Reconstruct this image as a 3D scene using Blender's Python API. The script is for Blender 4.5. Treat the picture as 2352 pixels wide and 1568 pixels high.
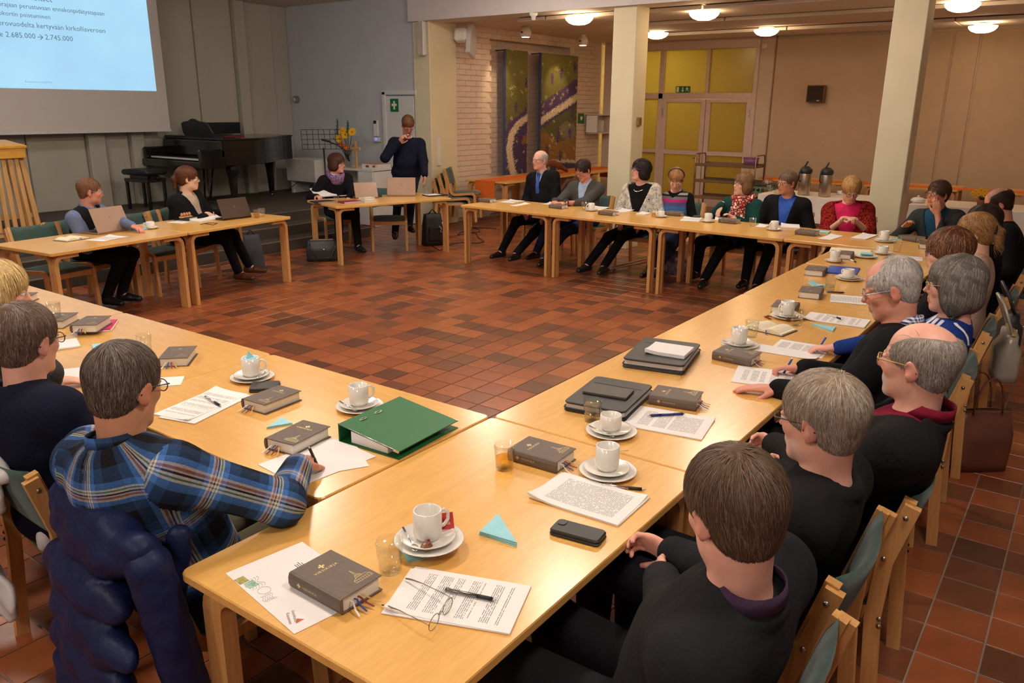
import bpy, bmesh, math, random
import numpy as np
from mathutils import Vector, Matrix
for _o in list(bpy.data.objects): bpy.data.objects.remove(_o)
scene = bpy.context.scene
COL = scene.collection
rnd = random.Random(7)
nrs = np.random.RandomState(11)
# ------------------------------------------------------------------ camera
F_PX, PITCH, ROLL, YAW = 1824.95, -0.2871, 0.0064, 0.6273
CAM = np.array([-0.9613, -1.753, 1.8773])
_cy, _sy, _cp, _sp = math.cos(YAW), math.sin(YAW), math.cos(PITCH), math.sin(PITCH)
_fw = np.array([_cy*_cp, _sy*_cp, _sp]); _rt = np.array([_sy, -_cy, 0.0]); _up = np.cross(_rt, _fw)
_c, _s = math.cos(ROLL), math.sin(ROLL)
RCAM = np.array([_rt*_c+_up*_s, -_rt*_s+_up*_c, _fw])
cam_data = bpy.data.cameras.new('camera'); cam = bpy.data.objects.new('camera', cam_data); COL.objects.link(cam)
cam_data.sensor_fit = 'HORIZONTAL'; cam_data.sensor_width = 36.0; cam_data.lens = F_PX/2352*36
cam_data.clip_start = 0.05; cam_data.clip_end = 100
_m = Matrix(((RCAM[0][0], RCAM[1][0], -RCAM[2][0], CAM[0]), (RCAM[0][1], RCAM[1][1], -RCAM[2][1], CAM[1]),
             (RCAM[0][2], RCAM[1][2], -RCAM[2][2], CAM[2]), (0, 0, 0, 1)))
cam.matrix_world = _m
scene.camera = cam
# ------------------------------------------------------------------ world and exposure
w = bpy.data.worlds.new('hall_world'); scene.world = w; w.use_nodes = True
w.node_tree.nodes['Background'].inputs[0].default_value = (0.9, 0.92, 1.0, 1)
w.node_tree.nodes['Background'].inputs[1].default_value = 0.02
scene.view_settings.view_transform = 'Standard'; scene.view_settings.look = 'None'
scene.view_settings.gamma = 1.0; scene.view_settings.use_curve_mapping = False
scene.view_settings.exposure = 0.50
HALL_LAMP = 48.0        # emission strength of the main hall ceiling lamps
SIDE_LAMP = 15.0        # emission strength of the lamps under the low ceiling
# ------------------------------------------------------------------ photo pixel -> place
def ray(u, v): return RCAM.T @ np.array([(u-1176)/F_PX, -(v-784)/F_PX, 1.0])
def PZ(u, v, z=0.0): r = ray(u, v); return CAM + r*((z-CAM[2])/r[2])
def PX(u, v, x): r = ray(u, v); return CAM + r*((x-CAM[0])/r[0])
def PY(u, v, y): r = ray(u, v); return CAM + r*((y-CAM[1])/r[1])
def proj(p): q = RCAM @ (np.asarray(p, float)-CAM); return 1176+F_PX*q[0]/q[2], 784-F_PX*q[1]/q[2], q[2]
TZ = 0.72
def T(u, v, dz=0.0): return PZ(u, v, TZ+dz)
# ------------------------------------------------------------------ materials
MATS = {}
def _nt(name):
    m = bpy.data.materials.new(name); m.use_nodes = True; MATS[name] = m
    return m, m.node_tree.nodes, m.node_tree.links, m.node_tree.nodes['Principled BSDF']
def srgb(r, g, b):
    f = lambda c: (c/255/12.92) if c/255 <= 0.04045 else ((c/255+0.055)/1.055)**2.4
    return (f(r), f(g), f(b))
def mix_rgb(N, L, fac, a, b, typ='MIX'):
    n = N.new('ShaderNodeMix'); n.data_type = 'RGBA'; n.blend_type = typ
    if hasattr(fac, 'is_output'): L.new(fac, n.inputs[0])
    else: n.inputs[0].default_value = fac
    for k, x in ((6, a), (7, b)):
        if hasattr(x, 'is_output'): L.new(x, n.inputs[k])
        else: n.inputs[k].default_value = (*x[:3], 1)
    return n.outputs[2]
def coords(N, L, kind='Object', scale=(1, 1, 1), rot=(0, 0, 0)):
    t = N.new('ShaderNodeTexCoord'); mp = N.new('ShaderNodeMapping')
    mp.inputs['Scale'].default_value = scale; mp.inputs['Rotation'].default_value = rot
    L.new(t.outputs[kind], mp.inputs[0]); return mp.outputs[0]
def noise_tex(N, L, vec, scale=5, detail=3, rough=.5):
    n = N.new('ShaderNodeTexNoise'); n.inputs['Scale'].default_value = scale
    n.inputs['Detail'].default_value = detail; n.inputs['Roughness'].default_value = rough
    if vec is not None: L.new(vec, n.inputs['Vector'])
    return n.outputs['Fac']
def ramp(N, L, fac, stops):
    r = N.new('ShaderNodeValToRGB'); e = r.color_ramp.elements
    while len(e) < len(stops): e.new(0.5)
    for i, (p, c) in enumerate(stops): e[i].position = p; e[i].color = (*c[:3], 1)
    L.new(fac, r.inputs[0]); return r.outputs[0]
def add_bump(N, L, b, h, strength=.2, dist=.01):
    n = N.new('ShaderNodeBump'); n.inputs['Strength'].default_value = strength; n.inputs['Distance'].default_value = dist
    L.new(h, n.inputs['Height']); L.new(n.outputs[0], b.inputs['Normal'])
def M(name, col, rough=.5, metal=0.0, spec=.5, var=.12, nscale=9, bump=0.0, bscale=60, bdist=.004, coat=0.0, sheen=0.0, stretch=(1, 1, 1)):
    if name in MATS: return MATS[name]
    m, N, L, b = _nt(name)
    v = coords(N, L, 'Object', stretch)
    n = noise_tex(N, L, v, nscale, 4)
    d = tuple(c*(1-var) for c in col); u = tuple(min(1, c*(1+var)) for c in col)
    L.new(ramp(N, L, n, ((.3, d), (.7, u))), b.inputs['Base Color'])
    b.inputs['Roughness'].default_value = rough; b.inputs['Metallic'].default_value = metal
    b.inputs['Specular IOR Level'].default_value = spec
    if coat: b.inputs['Coat Weight'].default_value = coat; b.inputs['Coat Roughness'].default_value = .12
    if sheen: b.inputs['Sheen Weight'].default_value = sheen
    if bump: add_bump(N, L, b, noise_tex(N, L, v, bscale, 3), bump, bdist)
    return m
def M_wood(name, col, dark, rough=.35, scale=(2.2, 26, 26), coat=0.25):
    if name in MATS: return MATS[name]
    m, N, L, b = _nt(name)
    v = coords(N, L, 'Object', scale); n = noise_tex(N, L, v, 1.6, 6, .62)
    n2 = noise_tex(N, L, coords(N, L, 'Object', (scale[0]*6, scale[1]*3, scale[2]*3)), 2.0, 3)
    c1 = ramp(N, L, n, ((.32, dark), (.68, col)))
    c2 = mix_rgb(N, L, .18, c1, ramp(N, L, n2, ((.4, tuple(x*.75 for x in dark)), (.6, col))))
    L.new(c2, b.inputs['Base Color']); b.inputs['Roughness'].default_value = rough
    b.inputs['Coat Weight'].default_value = coat; b.inputs['Coat Roughness'].default_value = .2
    return m
def M_glass(name, tint=(1, 1, 1), rough=0.0, ior=1.45):
    m, N, L, b = _nt(name)
    b.inputs['Base Color'].default_value = (*tint, 1); b.inputs['Roughness'].default_value = rough
    b.inputs['Transmission Weight'].default_value = 1.0; b.inputs['IOR'].default_value = ior
    return m
def M_clear(name, tint=(1, 1, 1), amount=.85, rough=.05):
    # thin clear pane: mostly see-through, a little gloss
    m, N, L, b = _nt(name); out = N['Material Output']
    tr = N.new('ShaderNodeBsdfTransparent'); tr.inputs[0].default_value = (*tint, 1)
    gl = N.new('ShaderNodeBsdfGlossy'); gl.inputs['Roughness'].default_value = rough
    lw = N.new('ShaderNodeLayerWeight'); lw.inputs[0].default_value = .5
    pw = N.new('ShaderNodeMath'); pw.operation = 'POWER'; pw.inputs[1].default_value = 4.0; L.new(lw.outputs['Facing'], pw.inputs[0])
    ad = N.new('ShaderNodeMath'); ad.operation = 'MULTIPLY_ADD'; ad.inputs[1].default_value = .55; ad.inputs[2].default_value = (1-amount)*.35
    L.new(pw.outputs[0], ad.inputs[0]); mx = N.new('ShaderNodeMixShader')
    L.new(ad.outputs[0], mx.inputs[0]); L.new(tr.outputs[0], mx.inputs[1]); L.new(gl.outputs[0], mx.inputs[2])
    L.new(mx.outputs[0], out.inputs[0]); return m
def M_emit(name, col, strength):
    m, N, L, b = _nt(name)
    b.inputs['Base Color'].default_value = (*col, 1); b.inputs['Emission Color'].default_value = (*col, 1)
    b.inputs['Emission Strength'].default_value = strength; return m
def M_attr(name, attr='tint', rough=.6, bump=0.0, bscale=200, sheen=0.0, var=.1, vscale=40, sss=0.0, spec=.4, bdist=.003):
    m, N, L, b = _nt(name)
    a = N.new('ShaderNodeAttribute'); a.attribute_name = attr
    v = coords(N, L, 'Object'); n = noise_tex(N, L, v, vscale, 3)
    k = ramp(N, L, n, ((.3, (1-var,)*3), (.7, (1+var*.5,)*3)))
    L.new(mix_rgb(N, L, 1.0, a.outputs['Color'], k, 'MULTIPLY'), b.inputs['Base Color'])
    b.inputs['Roughness'].default_value = rough; b.inputs['Specular IOR Level'].default_value = spec
    if sheen: b.inputs['Sheen Weight'].default_value = sheen
    if sss:
        b.inputs['Subsurface Weight'].default_value = sss; b.inputs['Subsurface Radius'].default_value = (.012, .005, .003)
        b.inputs['Subsurface Scale'].default_value = .5
    if bump: add_bump(N, L, b, noise_tex(N, L, v, bscale, 3), bump, bdist)
    return m
# ------------------------------------------------------------------ object helpers
def tag(o, label=None, cat=None, group=None, kind=None):
    if label: o['label'] = label
    if cat: o['category'] = cat
    if group: o['group'] = group
    if kind: o['kind'] = kind
    return o
def link(o, parent=None):
    COL.objects.link(o)
    if parent is not None: o.parent = parent
    return o
def empty(name, loc=(0, 0, 0), rz=0.0, label=None, cat=None, group=None):
    o = bpy.data.objects.new(name, None); o.empty_display_size = .05; link(o)
    o.location = tuple(float(x) for x in loc); o.rotation_euler = (0, 0, rz)
    return tag(o, label, cat, group)
def copy_tree(o, parent=None):
    c = o.copy(); COL.objects.link(c)
    if parent is not None: c.parent = parent
    for ch in list(o.children): copy_tree(ch, c)
    return c
def np_mesh(name, V, F, mats=(), smooth=True, attrs=None, mi=None):
    me = bpy.data.meshes.new(name); V = np.asarray(V, np.float32); F = np.asarray(F, np.int32)
    n = F.shape[1]
    me.vertices.add(len(V)); me.vertices.foreach_set('co', V.ravel())
    me.loops.add(F.size); me.loops.foreach_set('vertex_index', F.ravel())
    me.polygons.add(len(F)); me.polygons.foreach_set('loop_start', np.arange(0, F.size, n, dtype=np.int32))
    try: me.polygons.foreach_set('loop_total', np.full(len(F), n, np.int32))
    except Exception: pass
    me.polygons.foreach_set('use_smooth', np.full(len(F), smooth, bool))
    if mi is not None: me.polygons.foreach_set('material_index', np.asarray(mi, np.int32))
    me.update(calc_edges=True)
    for m in mats: me.materials.append(m)
    for k, a in (attrs or {}).items():
        a = np.asarray(a, np.float32)
        at = me.attributes.new(k, 'FLOAT_COLOR' if a.shape[1] == 4 else 'FLOAT_VECTOR', 'POINT')
        at.data.foreach_set('color' if a.shape[1] == 4 else 'vector', a.ravel())
    return me
def rot3(rx=0, ry=0, rz=0):
    return np.array(Matrix.Rotation(rz, 3, 'Z') @ Matrix.Rotation(ry, 3, 'Y') @ Matrix.Rotation(rx, 3, 'X'))
class MB:
    """collects shapes of one part; build() makes them ONE mesh object"""
    def __init__(s): s.v = []; s.f = []; s.m = []; s.sm = []; s.uv = {}
    def add(s, V, F, mi=0, smooth=False):
        o = len(s.v); s.v += [tuple(map(float, p)) for p in V]
        for f in F: s.f.append(tuple(i+o for i in f)); s.m.append(mi); s.sm.append(smooth)
        return s
    def box(s, c, d, R=None, ch=0.0, mi=0):
        x, y, z = d[0]/2, d[1]/2, d[2]/2; c = np.asarray(c, float)
        if ch <= 0:
            V = [(sx*x, sy*y, sz*z) for sz in (-1, 1) for sy in (-1, 1) for sx in (-1, 1)]
            Fc = [(0, 2, 3, 1), (4, 5, 7, 6), (0, 1, 5, 4), (2, 6, 7, 3), (0, 4, 6, 2), (1, 3, 7, 5)]
        else:
            ch = min(ch, x*.95, y*.95, z*.95); V = []; idx = {}
            for sx in (-1, 1):
                for sy in (-1, 1):
                    for sz in (-1, 1):
                        for a, p in enumerate(((x, y-ch, z-ch), (x-ch, y, z-ch), (x-ch, y-ch, z))):
                            idx[sx, sy, sz, a] = len(V); V.append((sx*p[0], sy*p[1], sz*p[2]))
            Fc = []
            for sg in (-1, 1):
                q = lambda L_: Fc.append(tuple(L_ if sg > 0 else L_[::-1]))
                q([idx[sg, -1, -1, 0], idx[sg, 1, -1, 0], idx[sg, 1, 1, 0], idx[sg, -1, 1, 0]])
                q([idx[-1, sg, -1, 1], idx[-1, sg, 1, 1], idx[1, sg, 1, 1], idx[1, sg, -1, 1]])
                q([idx[-1, -1, sg, 2], idx[1, -1, sg, 2], idx[1, 1, sg, 2], idx[-1, 1, sg, 2]])
            for sy in (-1, 1):
                for sz in (-1, 1):
                    L_ = [idx[-1, sy, sz, 1], idx[1, sy, sz, 1], idx[1, sy, sz, 2], idx[-1, sy, sz, 2]]; Fc.append(tuple(L_ if sy*sz > 0 else L_[::-1])[::-1] if sy*sz > 0 else tuple(L_))
                    L_ = [idx[sy, -1, sz, 0], idx[sy, 1, sz, 0], idx[sy, 1, sz, 2], idx[sy, -1, sz, 2]]; Fc.append(tuple(L_) if sy*sz > 0 else tuple(L_[::-1]))
                    L_ = [idx[sy, sz, -1, 0], idx[sy, sz, 1, 0], idx[sy, sz, 1, 1], idx[sy, sz, -1, 1]]; Fc.append(tuple(L_[::-1]) if sy*sz > 0 else tuple(L_))
            for sx in (-1, 1):
                for sy in (-1, 1):
                    for sz in (-1, 1):
                        L_ = [idx[sx, sy, sz, 0], idx[sx, sy, sz, 1], idx[sx, sy, sz, 2]]
                        Fc.append(tuple(L_ if sx*sy*sz > 0 else L_[::-1]))
        V = np.array(V)
        if R is not None: V = V @ np.asarray(R).T
        return s.add(V+c, Fc, mi)
    def prism(s, poly, z0, z1, mi=0, R=None, c=(0, 0, 0), bev=0.0, smooth=False):
        n = len(poly); P = np.array([(p[0], p[1]) for p in poly], float)
        if bev:
            ctr = P.mean(0); In = ctr+(P-ctr)*np.maximum(0, 1-bev/np.maximum(np.linalg.norm(P-ctr, axis=1), 1e-6))[:, None]
            rings = [(In, z0), (P, z0+bev), (P, z1-bev), (In, z1)]
        else: rings = [(P, z0), (P, z1)]
        V = np.concatenate([np.c_[q, np.full(n, z)] for q, z in rings]); Fc = [tuple(range(n))[::-1], tuple(range((len(rings)-1)*n, len(rings)*n))]
        for k in range(len(rings)-1):
            for i in range(n): j = (i+1) % n; Fc.append((k*n+i, k*n+j, (k+1)*n+j, (k+1)*n+i))
        if R is not None: V = V @ np.asarray(R).T
        return s.add(V+np.asarray(c), Fc, mi, smooth)
    def lathe(s, prof, c=(0, 0, 0), n=20, mi=0, R=None, smooth=True, sx=1.0, sy=1.0):
        V = []; Fc = []; k = len(prof)
        for i in range(n):
            a = 2*math.pi*i/n
            for r, z in prof: V.append((r*math.cos(a)*sx, r*math.sin(a)*sy, z))
        for i in range(n):
            j = (i+1) % n
            for q in range(k-1): Fc.append((i*k+q, j*k+q, j*k+q+1, i*k+q+1))
        V = np.array(V)
        if R is not None: V = V @ np.asarray(R).T
        return s.add(V+np.asarray(c), Fc, mi, smooth)
    def tube(s, pts, r, n=8, mi=0, close=False, smooth=True, cap=True, flat=1.0, upv=None):
        P = np.asarray(pts, float); k = len(P); rr = r if hasattr(r, '__len__') else [r]*k
        V = []; prev = None
        for i in range(k):
            if close: t = P[(i+1) % k]-P[i-1]
            else: t = P[min(i+1, k-1)]-P[max(i-1, 0)]
            t = t/max(np.linalg.norm(t), 1e-9)
            if prev is None: a = np.asarray(upv, float) if upv is not None else (np.array([0, 0, 1.0]) if abs(t[2]) < .9 else np.array([1.0, 0, 0]))
            else: a = prev
            a = a-t*(a@t); a = a/max(np.linalg.norm(a), 1e-9); b = np.cross(t, a); prev = a
            for q in range(n):
                an = 2*math.pi*q/n+math.pi/n; V.append(P[i]+rr[i]*(a*math.cos(an)*flat+b*math.sin(an)))
        Fc = []
        for i in range(k if close else k-1):
            j = (i+1) % k
            for q in range(n): p = (q+1) % n; Fc.append((i*n+q, i*n+p, j*n+p, j*n+q))
        if cap and not close: Fc.append(tuple(range(n))[::-1]); Fc.append(tuple(range((k-1)*n, k*n)))
        return s.add(V, Fc, mi, smooth)
    def strip(s, path, width, thick, axis, mi=0, smooth=False):
        """bent board: path in a plane, rectangular section; axis = width direction"""
        P = np.asarray(path, float); A = np.asarray(axis, float); A = A/np.linalg.norm(A); k = len(P); V = []
        for i in range(k):
            t0 = P[i]-P[max(i-1, 0)]; t1 = P[min(i+1, k-1)]-P[i]
            l0, l1 = np.linalg.norm(t0), np.linalg.norm(t1)
            t = (t0/l0 if l0 > 0 else 0)+(t1/l1 if l1 > 0 else 0); t = t/np.linalg.norm(t); nn = np.cross(A, t)
            for sa, sb in ((-1, -1), (1, -1), (1, 1), (-1, 1)): V.append(P[i]+A*(sa*width/2)+nn*(sb*thick/2))
        Fc = [(0, 1, 2, 3), tuple(range(4*k-1, 4*k-5, -1))]
        for i in range(k-1):
            for q in range(4): p = (q+1) % 4; Fc.append((i*4+q, (i+1)*4+q, (i+1)*4+p, i*4+p))
        return s.add(V, Fc, mi, smooth)
    def mesh(s, name, mats):
        me = bpy.data.meshes.new(name); me.from_pydata(s.v, [], s.f)
        for m in (mats if isinstance(mats, (list, tuple)) else [mats]): me.materials.append(m)
        me.polygons.foreach_set('material_index', s.m); me.polygons.foreach_set('use_smooth', s.sm)
        if len(s.f) < 4000:
            bm = bmesh.new(); bm.from_mesh(me); bmesh.ops.recalc_face_normals(bm, faces=bm.faces); bm.to_mesh(me); bm.free()
        me.update(); return me
    def build(s, name, mats, parent=None, loc=(0, 0, 0), rz=0.0, **kw):
        o = bpy.data.objects.new(name, s.mesh(name, mats)); link(o, parent)
        o.location = tuple(float(x) for x in loc); o.rotation_euler = (0, 0, rz)
        return tag(o, **kw)
def inst(name, me, parent=None, loc=(0, 0, 0), rot=(0, 0, 0), **kw):
    o = bpy.data.objects.new(name, me); link(o, parent); o.location = tuple(float(x) for x in loc); o.rotation_euler = rot
    return tag(o, **kw)
def arc(c, r, a0, a1, n=6):
    return [(c[0]+r*math.cos(math.radians(a0+(a1-a0)*i/n)), c[1]+r*math.sin(math.radians(a0+(a1-a0)*i/n))) for i in range(n+1)]
def round_rect(w, h, r, n=4):
    p = []
    for cx, cy, a in ((w/2-r, h/2-r, 0), (-w/2+r, h/2-r, 90), (-w/2+r, -h/2+r, 180), (w/2-r, -h/2+r, 270)): p += arc((cx, cy), r, a, a+90, n)
    return p
def text_mesh(body, size, ext=0.0, align='LEFT', mat=None, spacing=1.0, name='lettering'):
    cu = bpy.data.curves.new('txt', 'FONT'); cu.body = body; cu.size = size; cu.extrude = ext; cu.align_x = align
    cu.space_character = spacing; cu.resolution_u = 2
    o = bpy.data.objects.new('txt', cu); COL.objects.link(o)
    dg = bpy.context.evaluated_depsgraph_get(); me = bpy.data.meshes.new_from_object(o.evaluated_get(dg))
    bpy.data.objects.remove(o); bpy.data.curves.remove(cu); me.name = name; me.materials.clear()
    if mat: me.materials.append(mat)
    return me
def add_text(mb, body, size, origin, ux, uy, mi=0, align='LEFT', spacing=1.0):
    """lettering laid into a mesh builder: origin + x*ux + y*uy"""
    me = text_mesh(body, size, 0, align, None, spacing); o = np.asarray(origin, float); ux = np.asarray(ux, float); uy = np.asarray(uy, float)
    V = [o+ux*v.co.x+uy*v.co.y for v in me.vertices]; Fc = [tuple(p.vertices) for p in me.polygons]
    mb.add(V, Fc, mi); bpy.data.meshes.remove(me)
def quad_from(corners, z):
    """world corner points -> centre, yaw, length, width (first edge = length direction)"""
    P = np.array(corners)[:, :2]; c = P.mean(0); e = (P[1]-P[0]+P[2]-P[3])/2; g = (P[3]-P[0]+P[2]-P[1])/2
    return np.array([c[0], c[1], z]), math.atan2(e[1], e[0]), np.linalg.norm(e), np.linalg.norm(g)
# ================================================================== ROOM
XW, YW, XF, YB, XB, YR = 8.80, 6.95, 14.2, 10.3, -4.2, -5.6      # side wall, brick wall, far wall, stage back wall, wall behind, right wall
ZC, ZL, SZ = 3.52, 3.14, 0.40                                     # main ceiling, low ceiling, stage height
GROUT = M('grout', (.30, .21, .16), .8, bump=.3)
# ---- floor tiles (0.2 m)
def tile_mat(name, use_attr):
    m, N, L, b = _nt(name)
    if use_attr:
        a = N.new('ShaderNodeAttribute'); a.attribute_name = 'tint'; fac = a.outputs['Fac']
    else:
        a = N.new('ShaderNodeObjectInfo'); fac = a.outputs['Random']
    c = ramp(N, L, fac, ((0, srgb(96, 60, 42)), (.2, srgb(118, 70, 46)), (.42, srgb(140, 78, 46)), (.68, srgb(154, 84, 48)), (1, srgb(164, 94, 54))))
    n = noise_tex(N, L, coords(N, L, 'Object'), 9, 4)
    L.new(mix_rgb(N, L, 1.0, c, ramp(N, L, n, ((.3, (.82,)*3), (.7, (1.1,)*3))), 'MULTIPLY'), b.inputs['Base Color'])
    b.inputs['Roughness'].default_value = .3; b.inputs['Specular IOR Level'].default_value = .55
    add_bump(N, L, b, noise_tex(N, L, coords(N, L, 'Object'), 30, 3), .12, .003)
    return m
TILE_O, TILE_A = tile_mat('clay_tile', False), tile_mat('clay_tile_far', True)
fl = MB().box((5.0, 1.6, -.054), (18.6, 17.6, .1)).build('floor', GROUT, kind='structure', label='reddish brown clay tile floor with pale grout joints')
gx0, gy0, tw = .07, .095, .2
tme = MB().prism([(-.0965, -.0965), (.0965, -.0965), (.0965, .0965), (-.0965, .0965)], -.004, 0.0, bev=.0018).mesh('tile', TILE_O)
_tabs = []            # table rectangles for hiding tiles under tables (filled below, in photo measured corners)
ROWQ = [((422, 1312), (1862, 609)), ]
def _hidden(x, y):
    # is the floor point hidden by a row of table tops?
    d = np.array([x, y, 0])-CAM; t = (TZ-CAM[2])/d[2]; q = CAM+d*t
    if 0 <= q[0] <= 6.4 and -.86 <= q[1] <= 0: return True
    if .47 <= q[0] <= 1.33 and 0 <= q[1] <= 5.4: return True
    if 6.5 <= q[0] <= 7.4 and -.9 <= q[1] <= 4.5: return True
    return False
cand = []; rest = []
for i in range(-18, 70):
    for j in range(-28, 51):
        x, y = gx0+.1+tw*i, gy0+.1+tw*j
        if x > XF-.1 or y > YB-.1 or x < XB or y < YR: continue
        if y > YW and x > XW: continue
        if y > 7.0 and x < 7.42: continue
        u, v, d = proj((x, y, 0))
        if d < .3 or u < -60 or u > 2412 or v < 200 or v > 1640: rest.append((x, y)); continue
        if _hidden(x, y): rest.append((x, y)); continue
        # occluded by the row of people at right / left: keep only clear floor first
        clear = (1.35 < x < 6.4 and .1 < y < 5.1) or (y < -1.35)
        cand.append(((1.0 if clear else .2)/d**3, x, y))
cand.sort(reverse=True)
for s_, x, y in cand[:300]: inst('tile', tme, fl, (x, y, 0))
rest += [(x, y) for s_, x, y in cand[300:]]
R_ = np.array(rest); k_ = len(R_); b_ = .0018
ring = lambda q, z: np.c_[R_[:, 0:1]+np.array([[-q, q, q, -q]])[:, :1]*0, np.zeros((k_, 0))]
V_ = np.zeros((k_, 8, 3), np.float32)
for a_, (sx, sy) in enumerate(((-1, -1), (1, -1), (1, 1), (-1, 1))):
    V_[:, a_, 0] = R_[:, 0]+sx*.0965; V_[:, a_, 1] = R_[:, 1]+sy*.0965; V_[:, a_, 2] = -.003
    V_[:, 4+a_, 0] = R_[:, 0]+sx*.0945; V_[:, 4+a_, 1] = R_[:, 1]+sy*.0945; V_[:, 4+a_, 2] = 0
Fq = np.array([(4, 5, 6, 7), (0, 1, 5, 4), (1, 2, 6, 5), (2, 3, 7, 6), (3, 0, 4, 7)])
F_ = (Fq[None]+8*np.arange(k_)[:, None, None]).reshape(-1, 4)
rv = np.repeat(nrs.rand(k_), 8); me = np_mesh('tile_field', V_.reshape(-1, 3), F_, [TILE_A], False, {'tint': np.c_[rv, rv, rv, np.ones_like(rv)]})
inst('tile_field', me, fl, kind='stuff')
# ---- walls
WHITE = M('white_paint', srgb(192, 196, 202), .75, var=.03, nscale=3, bump=.05, bscale=120)
CREAM = M('cream_paint', srgb(222, 212, 178), .7, var=.03, nscale=3, bump=.05, bscale=120)
BEIGE = M('beige_fabric_panel', srgb(196, 172, 146), .85, var=.04, nscale=4, bump=.12, bscale=300)
PINKB = M('painted_brick', srgb(222, 202, 188), .75, var=.03, nscale=14, bump=.12, bscale=60)
GREYC = M('stage_curtain_grey', srgb(178, 174, 160), .8, var=.05, nscale=4, bump=.1, bscale=200, stretch=(1, 1, .05))
CEILM = M('ceiling_paint', srgb(214, 200, 188), .8, var=.03, nscale=3)
BOARD = M('ceiling_board', srgb(222, 214, 206), .8, var=.03, nscale=3)
def S(o, label): return tag(o, label, kind='structure')
def slab(name, x0, x1, y0, y1, z0, z1, mat, label):
    return S(MB().box(((x0+x1)/2, (y0+y1)/2, (z0+z1)/2), (x1-x0, y1-y0, z1-z0)).build(name, mat), label)
slab('wall_stage', XB, XW+.2, YB, YB+.15, 0, ZC, WHITE, 'grey white wall behind the stage')
slab('wall_left', XW, XW+.15, YW+.26, YB, 0, ZC, WHITE, 'white wall with a door beside the stage')
slab('wall_near', XB-.15, XB, YR, YB, 0, ZC, WHITE, 'white wall behind the camera')
slab('wall_right', XB, XF, YR-.15, YR, 0, ZC, WHITE, 'white wall on the right of the hall')
wf = slab('wall_far', XF, XF+.15, YR, 3.70, 0, ZL, M('wall_warm', srgb(206, 186, 164), .8, var=.03), 'beige far wall with large fabric panels')
slab('ceiling', XB, XW, YR, YB, ZC, ZC+.1, CEILM, 'plain pale ceiling of the main hall')
cl = slab('ceiling_low', XW-.05, XF, YR, YW+.3, ZL, ZL+.1, CEILM, 'low pale ceiling beyond the pillars')
slab('trim_1', XW-.12, XW+.26, YR, YW+.3, ZL-.02, ZC, M('beam_paint', srgb(214, 208, 206), .75, var=.03), 'white ceiling beam over the row of pillars')
# ceiling boards of the low ceiling, each its own piece
for k, (x0, x1, ya, yb) in enumerate(((9.25, 10.25, -4.5, 5.6), (10.75, 11.75, -4.2, 4.6), (12.6, 13.5, -4.5, 5.6))):
    yy = ya
    while yy < yb-.3:
        y2 = min(yy+2.4, yb); MB().box(((x0+x1)/2, (yy+y2)/2, ZL-.035), (x1-x0, y2-yy-.02, .05), ch=.006).build('ceiling_board', BOARD, cl); yy = y2
# fabric panels on the far wall
for y0, y1, z0 in ((.53, 3.36, .0), (.15, .50, .0), (-2.9, .12, .0), (-5.5, -2.93, .0)):
    MB().box((XF-.015, (y0+y1)/2, (z0+ZL-.06)/2), (.03, y1-y0, ZL-.06-z0), ch=.006).build('fabric_panel', BEIGE, wf)
MB().box((XF-.02, 3.375, ZL/2), (.04, .025, ZL)).build('joint_strip', M('joint_brown', srgb(150, 122, 96), .6), wf)
MB().lathe([(0, .03), (.05, .03), (.06, .015), (.06, 0)], (XF-.0, 3.59, 2.97), 16, R=rot3(0, -math.pi/2, 0)).build('wall_vent', M('vent_white', srgb(225, 212, 200), .5), wf)
# pillars
for k, (y0, lab) in enumerate(((YW-.06, 'cream pillar beside the white stage wall'), (3.36, 'cream square pillar left of the glass doors'), (-.02, 'cream square pillar on the right before the beige wall'))):
    x1 = 9.1 if k else 9.40
    o = MB().box(((8.756+x1)/2, y0+.17, 1.57), (x1-8.756, .34, 3.14), ch=.008).build('trim_pillar', CREAM); S(o, lab)
# ---- brick wall with a niche
wb = empty('wall_brick', (0, 0, 0)); S(wb, 'painted brick wall with a shallow niche behind two tapestries')
NX0, NX1, NZ = 10.39, 12.95, 2.985
MB().box(((9.1+XF)/2, YW+.28, ZL/2), (XF-9.1, .1, ZL)).build('wall_core', PINKB, wb)
MB().box(((9.1+NX0)/2, YW+.13, ZL/2), (NX0-9.1, .2, ZL)).box(((NX1+XF)/2, YW+.13, ZL/2), (XF-NX1, .2, ZL)).box(((NX0+NX1)/2, YW+.13, (NZ+ZL)/2), (NX1-NX0, .2, ZL-NZ)).build('wall_backing', PINKB, wb)
BH, BL_ = .086, .285
bme = MB().box((0, 0, 0), (BL_-.005, .03, BH-.005), ch=.0025).mesh('brick', PINKB); bme2 = MB().box((0, 0, 0), (BL_/2-.008, .03, BH-.008), ch=.004).mesh('brick_half', PINKB)
bl = []
for r in range(36):
    z = .05+BH*(r+.5)
    if z > ZL-.03: break
    x = 9.42+(BL_/2 if r % 2 else 0)
    while x < XF-.16:
        niche = NX0-.05 < x < NX1+.05 and z < NZ
        if niche and (x-BL_/2 < NX0 or x+BL_/2 > NX1): x += BL_; continue
        y = YW+.235 if niche else YW+.028
        vis = (not niche and (x < NX0 or x > 13.1)) 
        bl.append((0 if vis else 1, z < .6, x, y, z)); x += BL_
bl.sort()
sm = MB()
for i, (a, b2, x, y, z) in enumerate(bl):
    j = nrs.uniform(-.002, .002)
    if i < 300: inst('brick', bme, wb, (x, y+j, z))
    else: sm.box((x, y+j, z), (BL_-.005, .03, BH-.005), ch=.0025)
sm.build('brick_field', PINKB, wb, kind='stuff')
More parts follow.
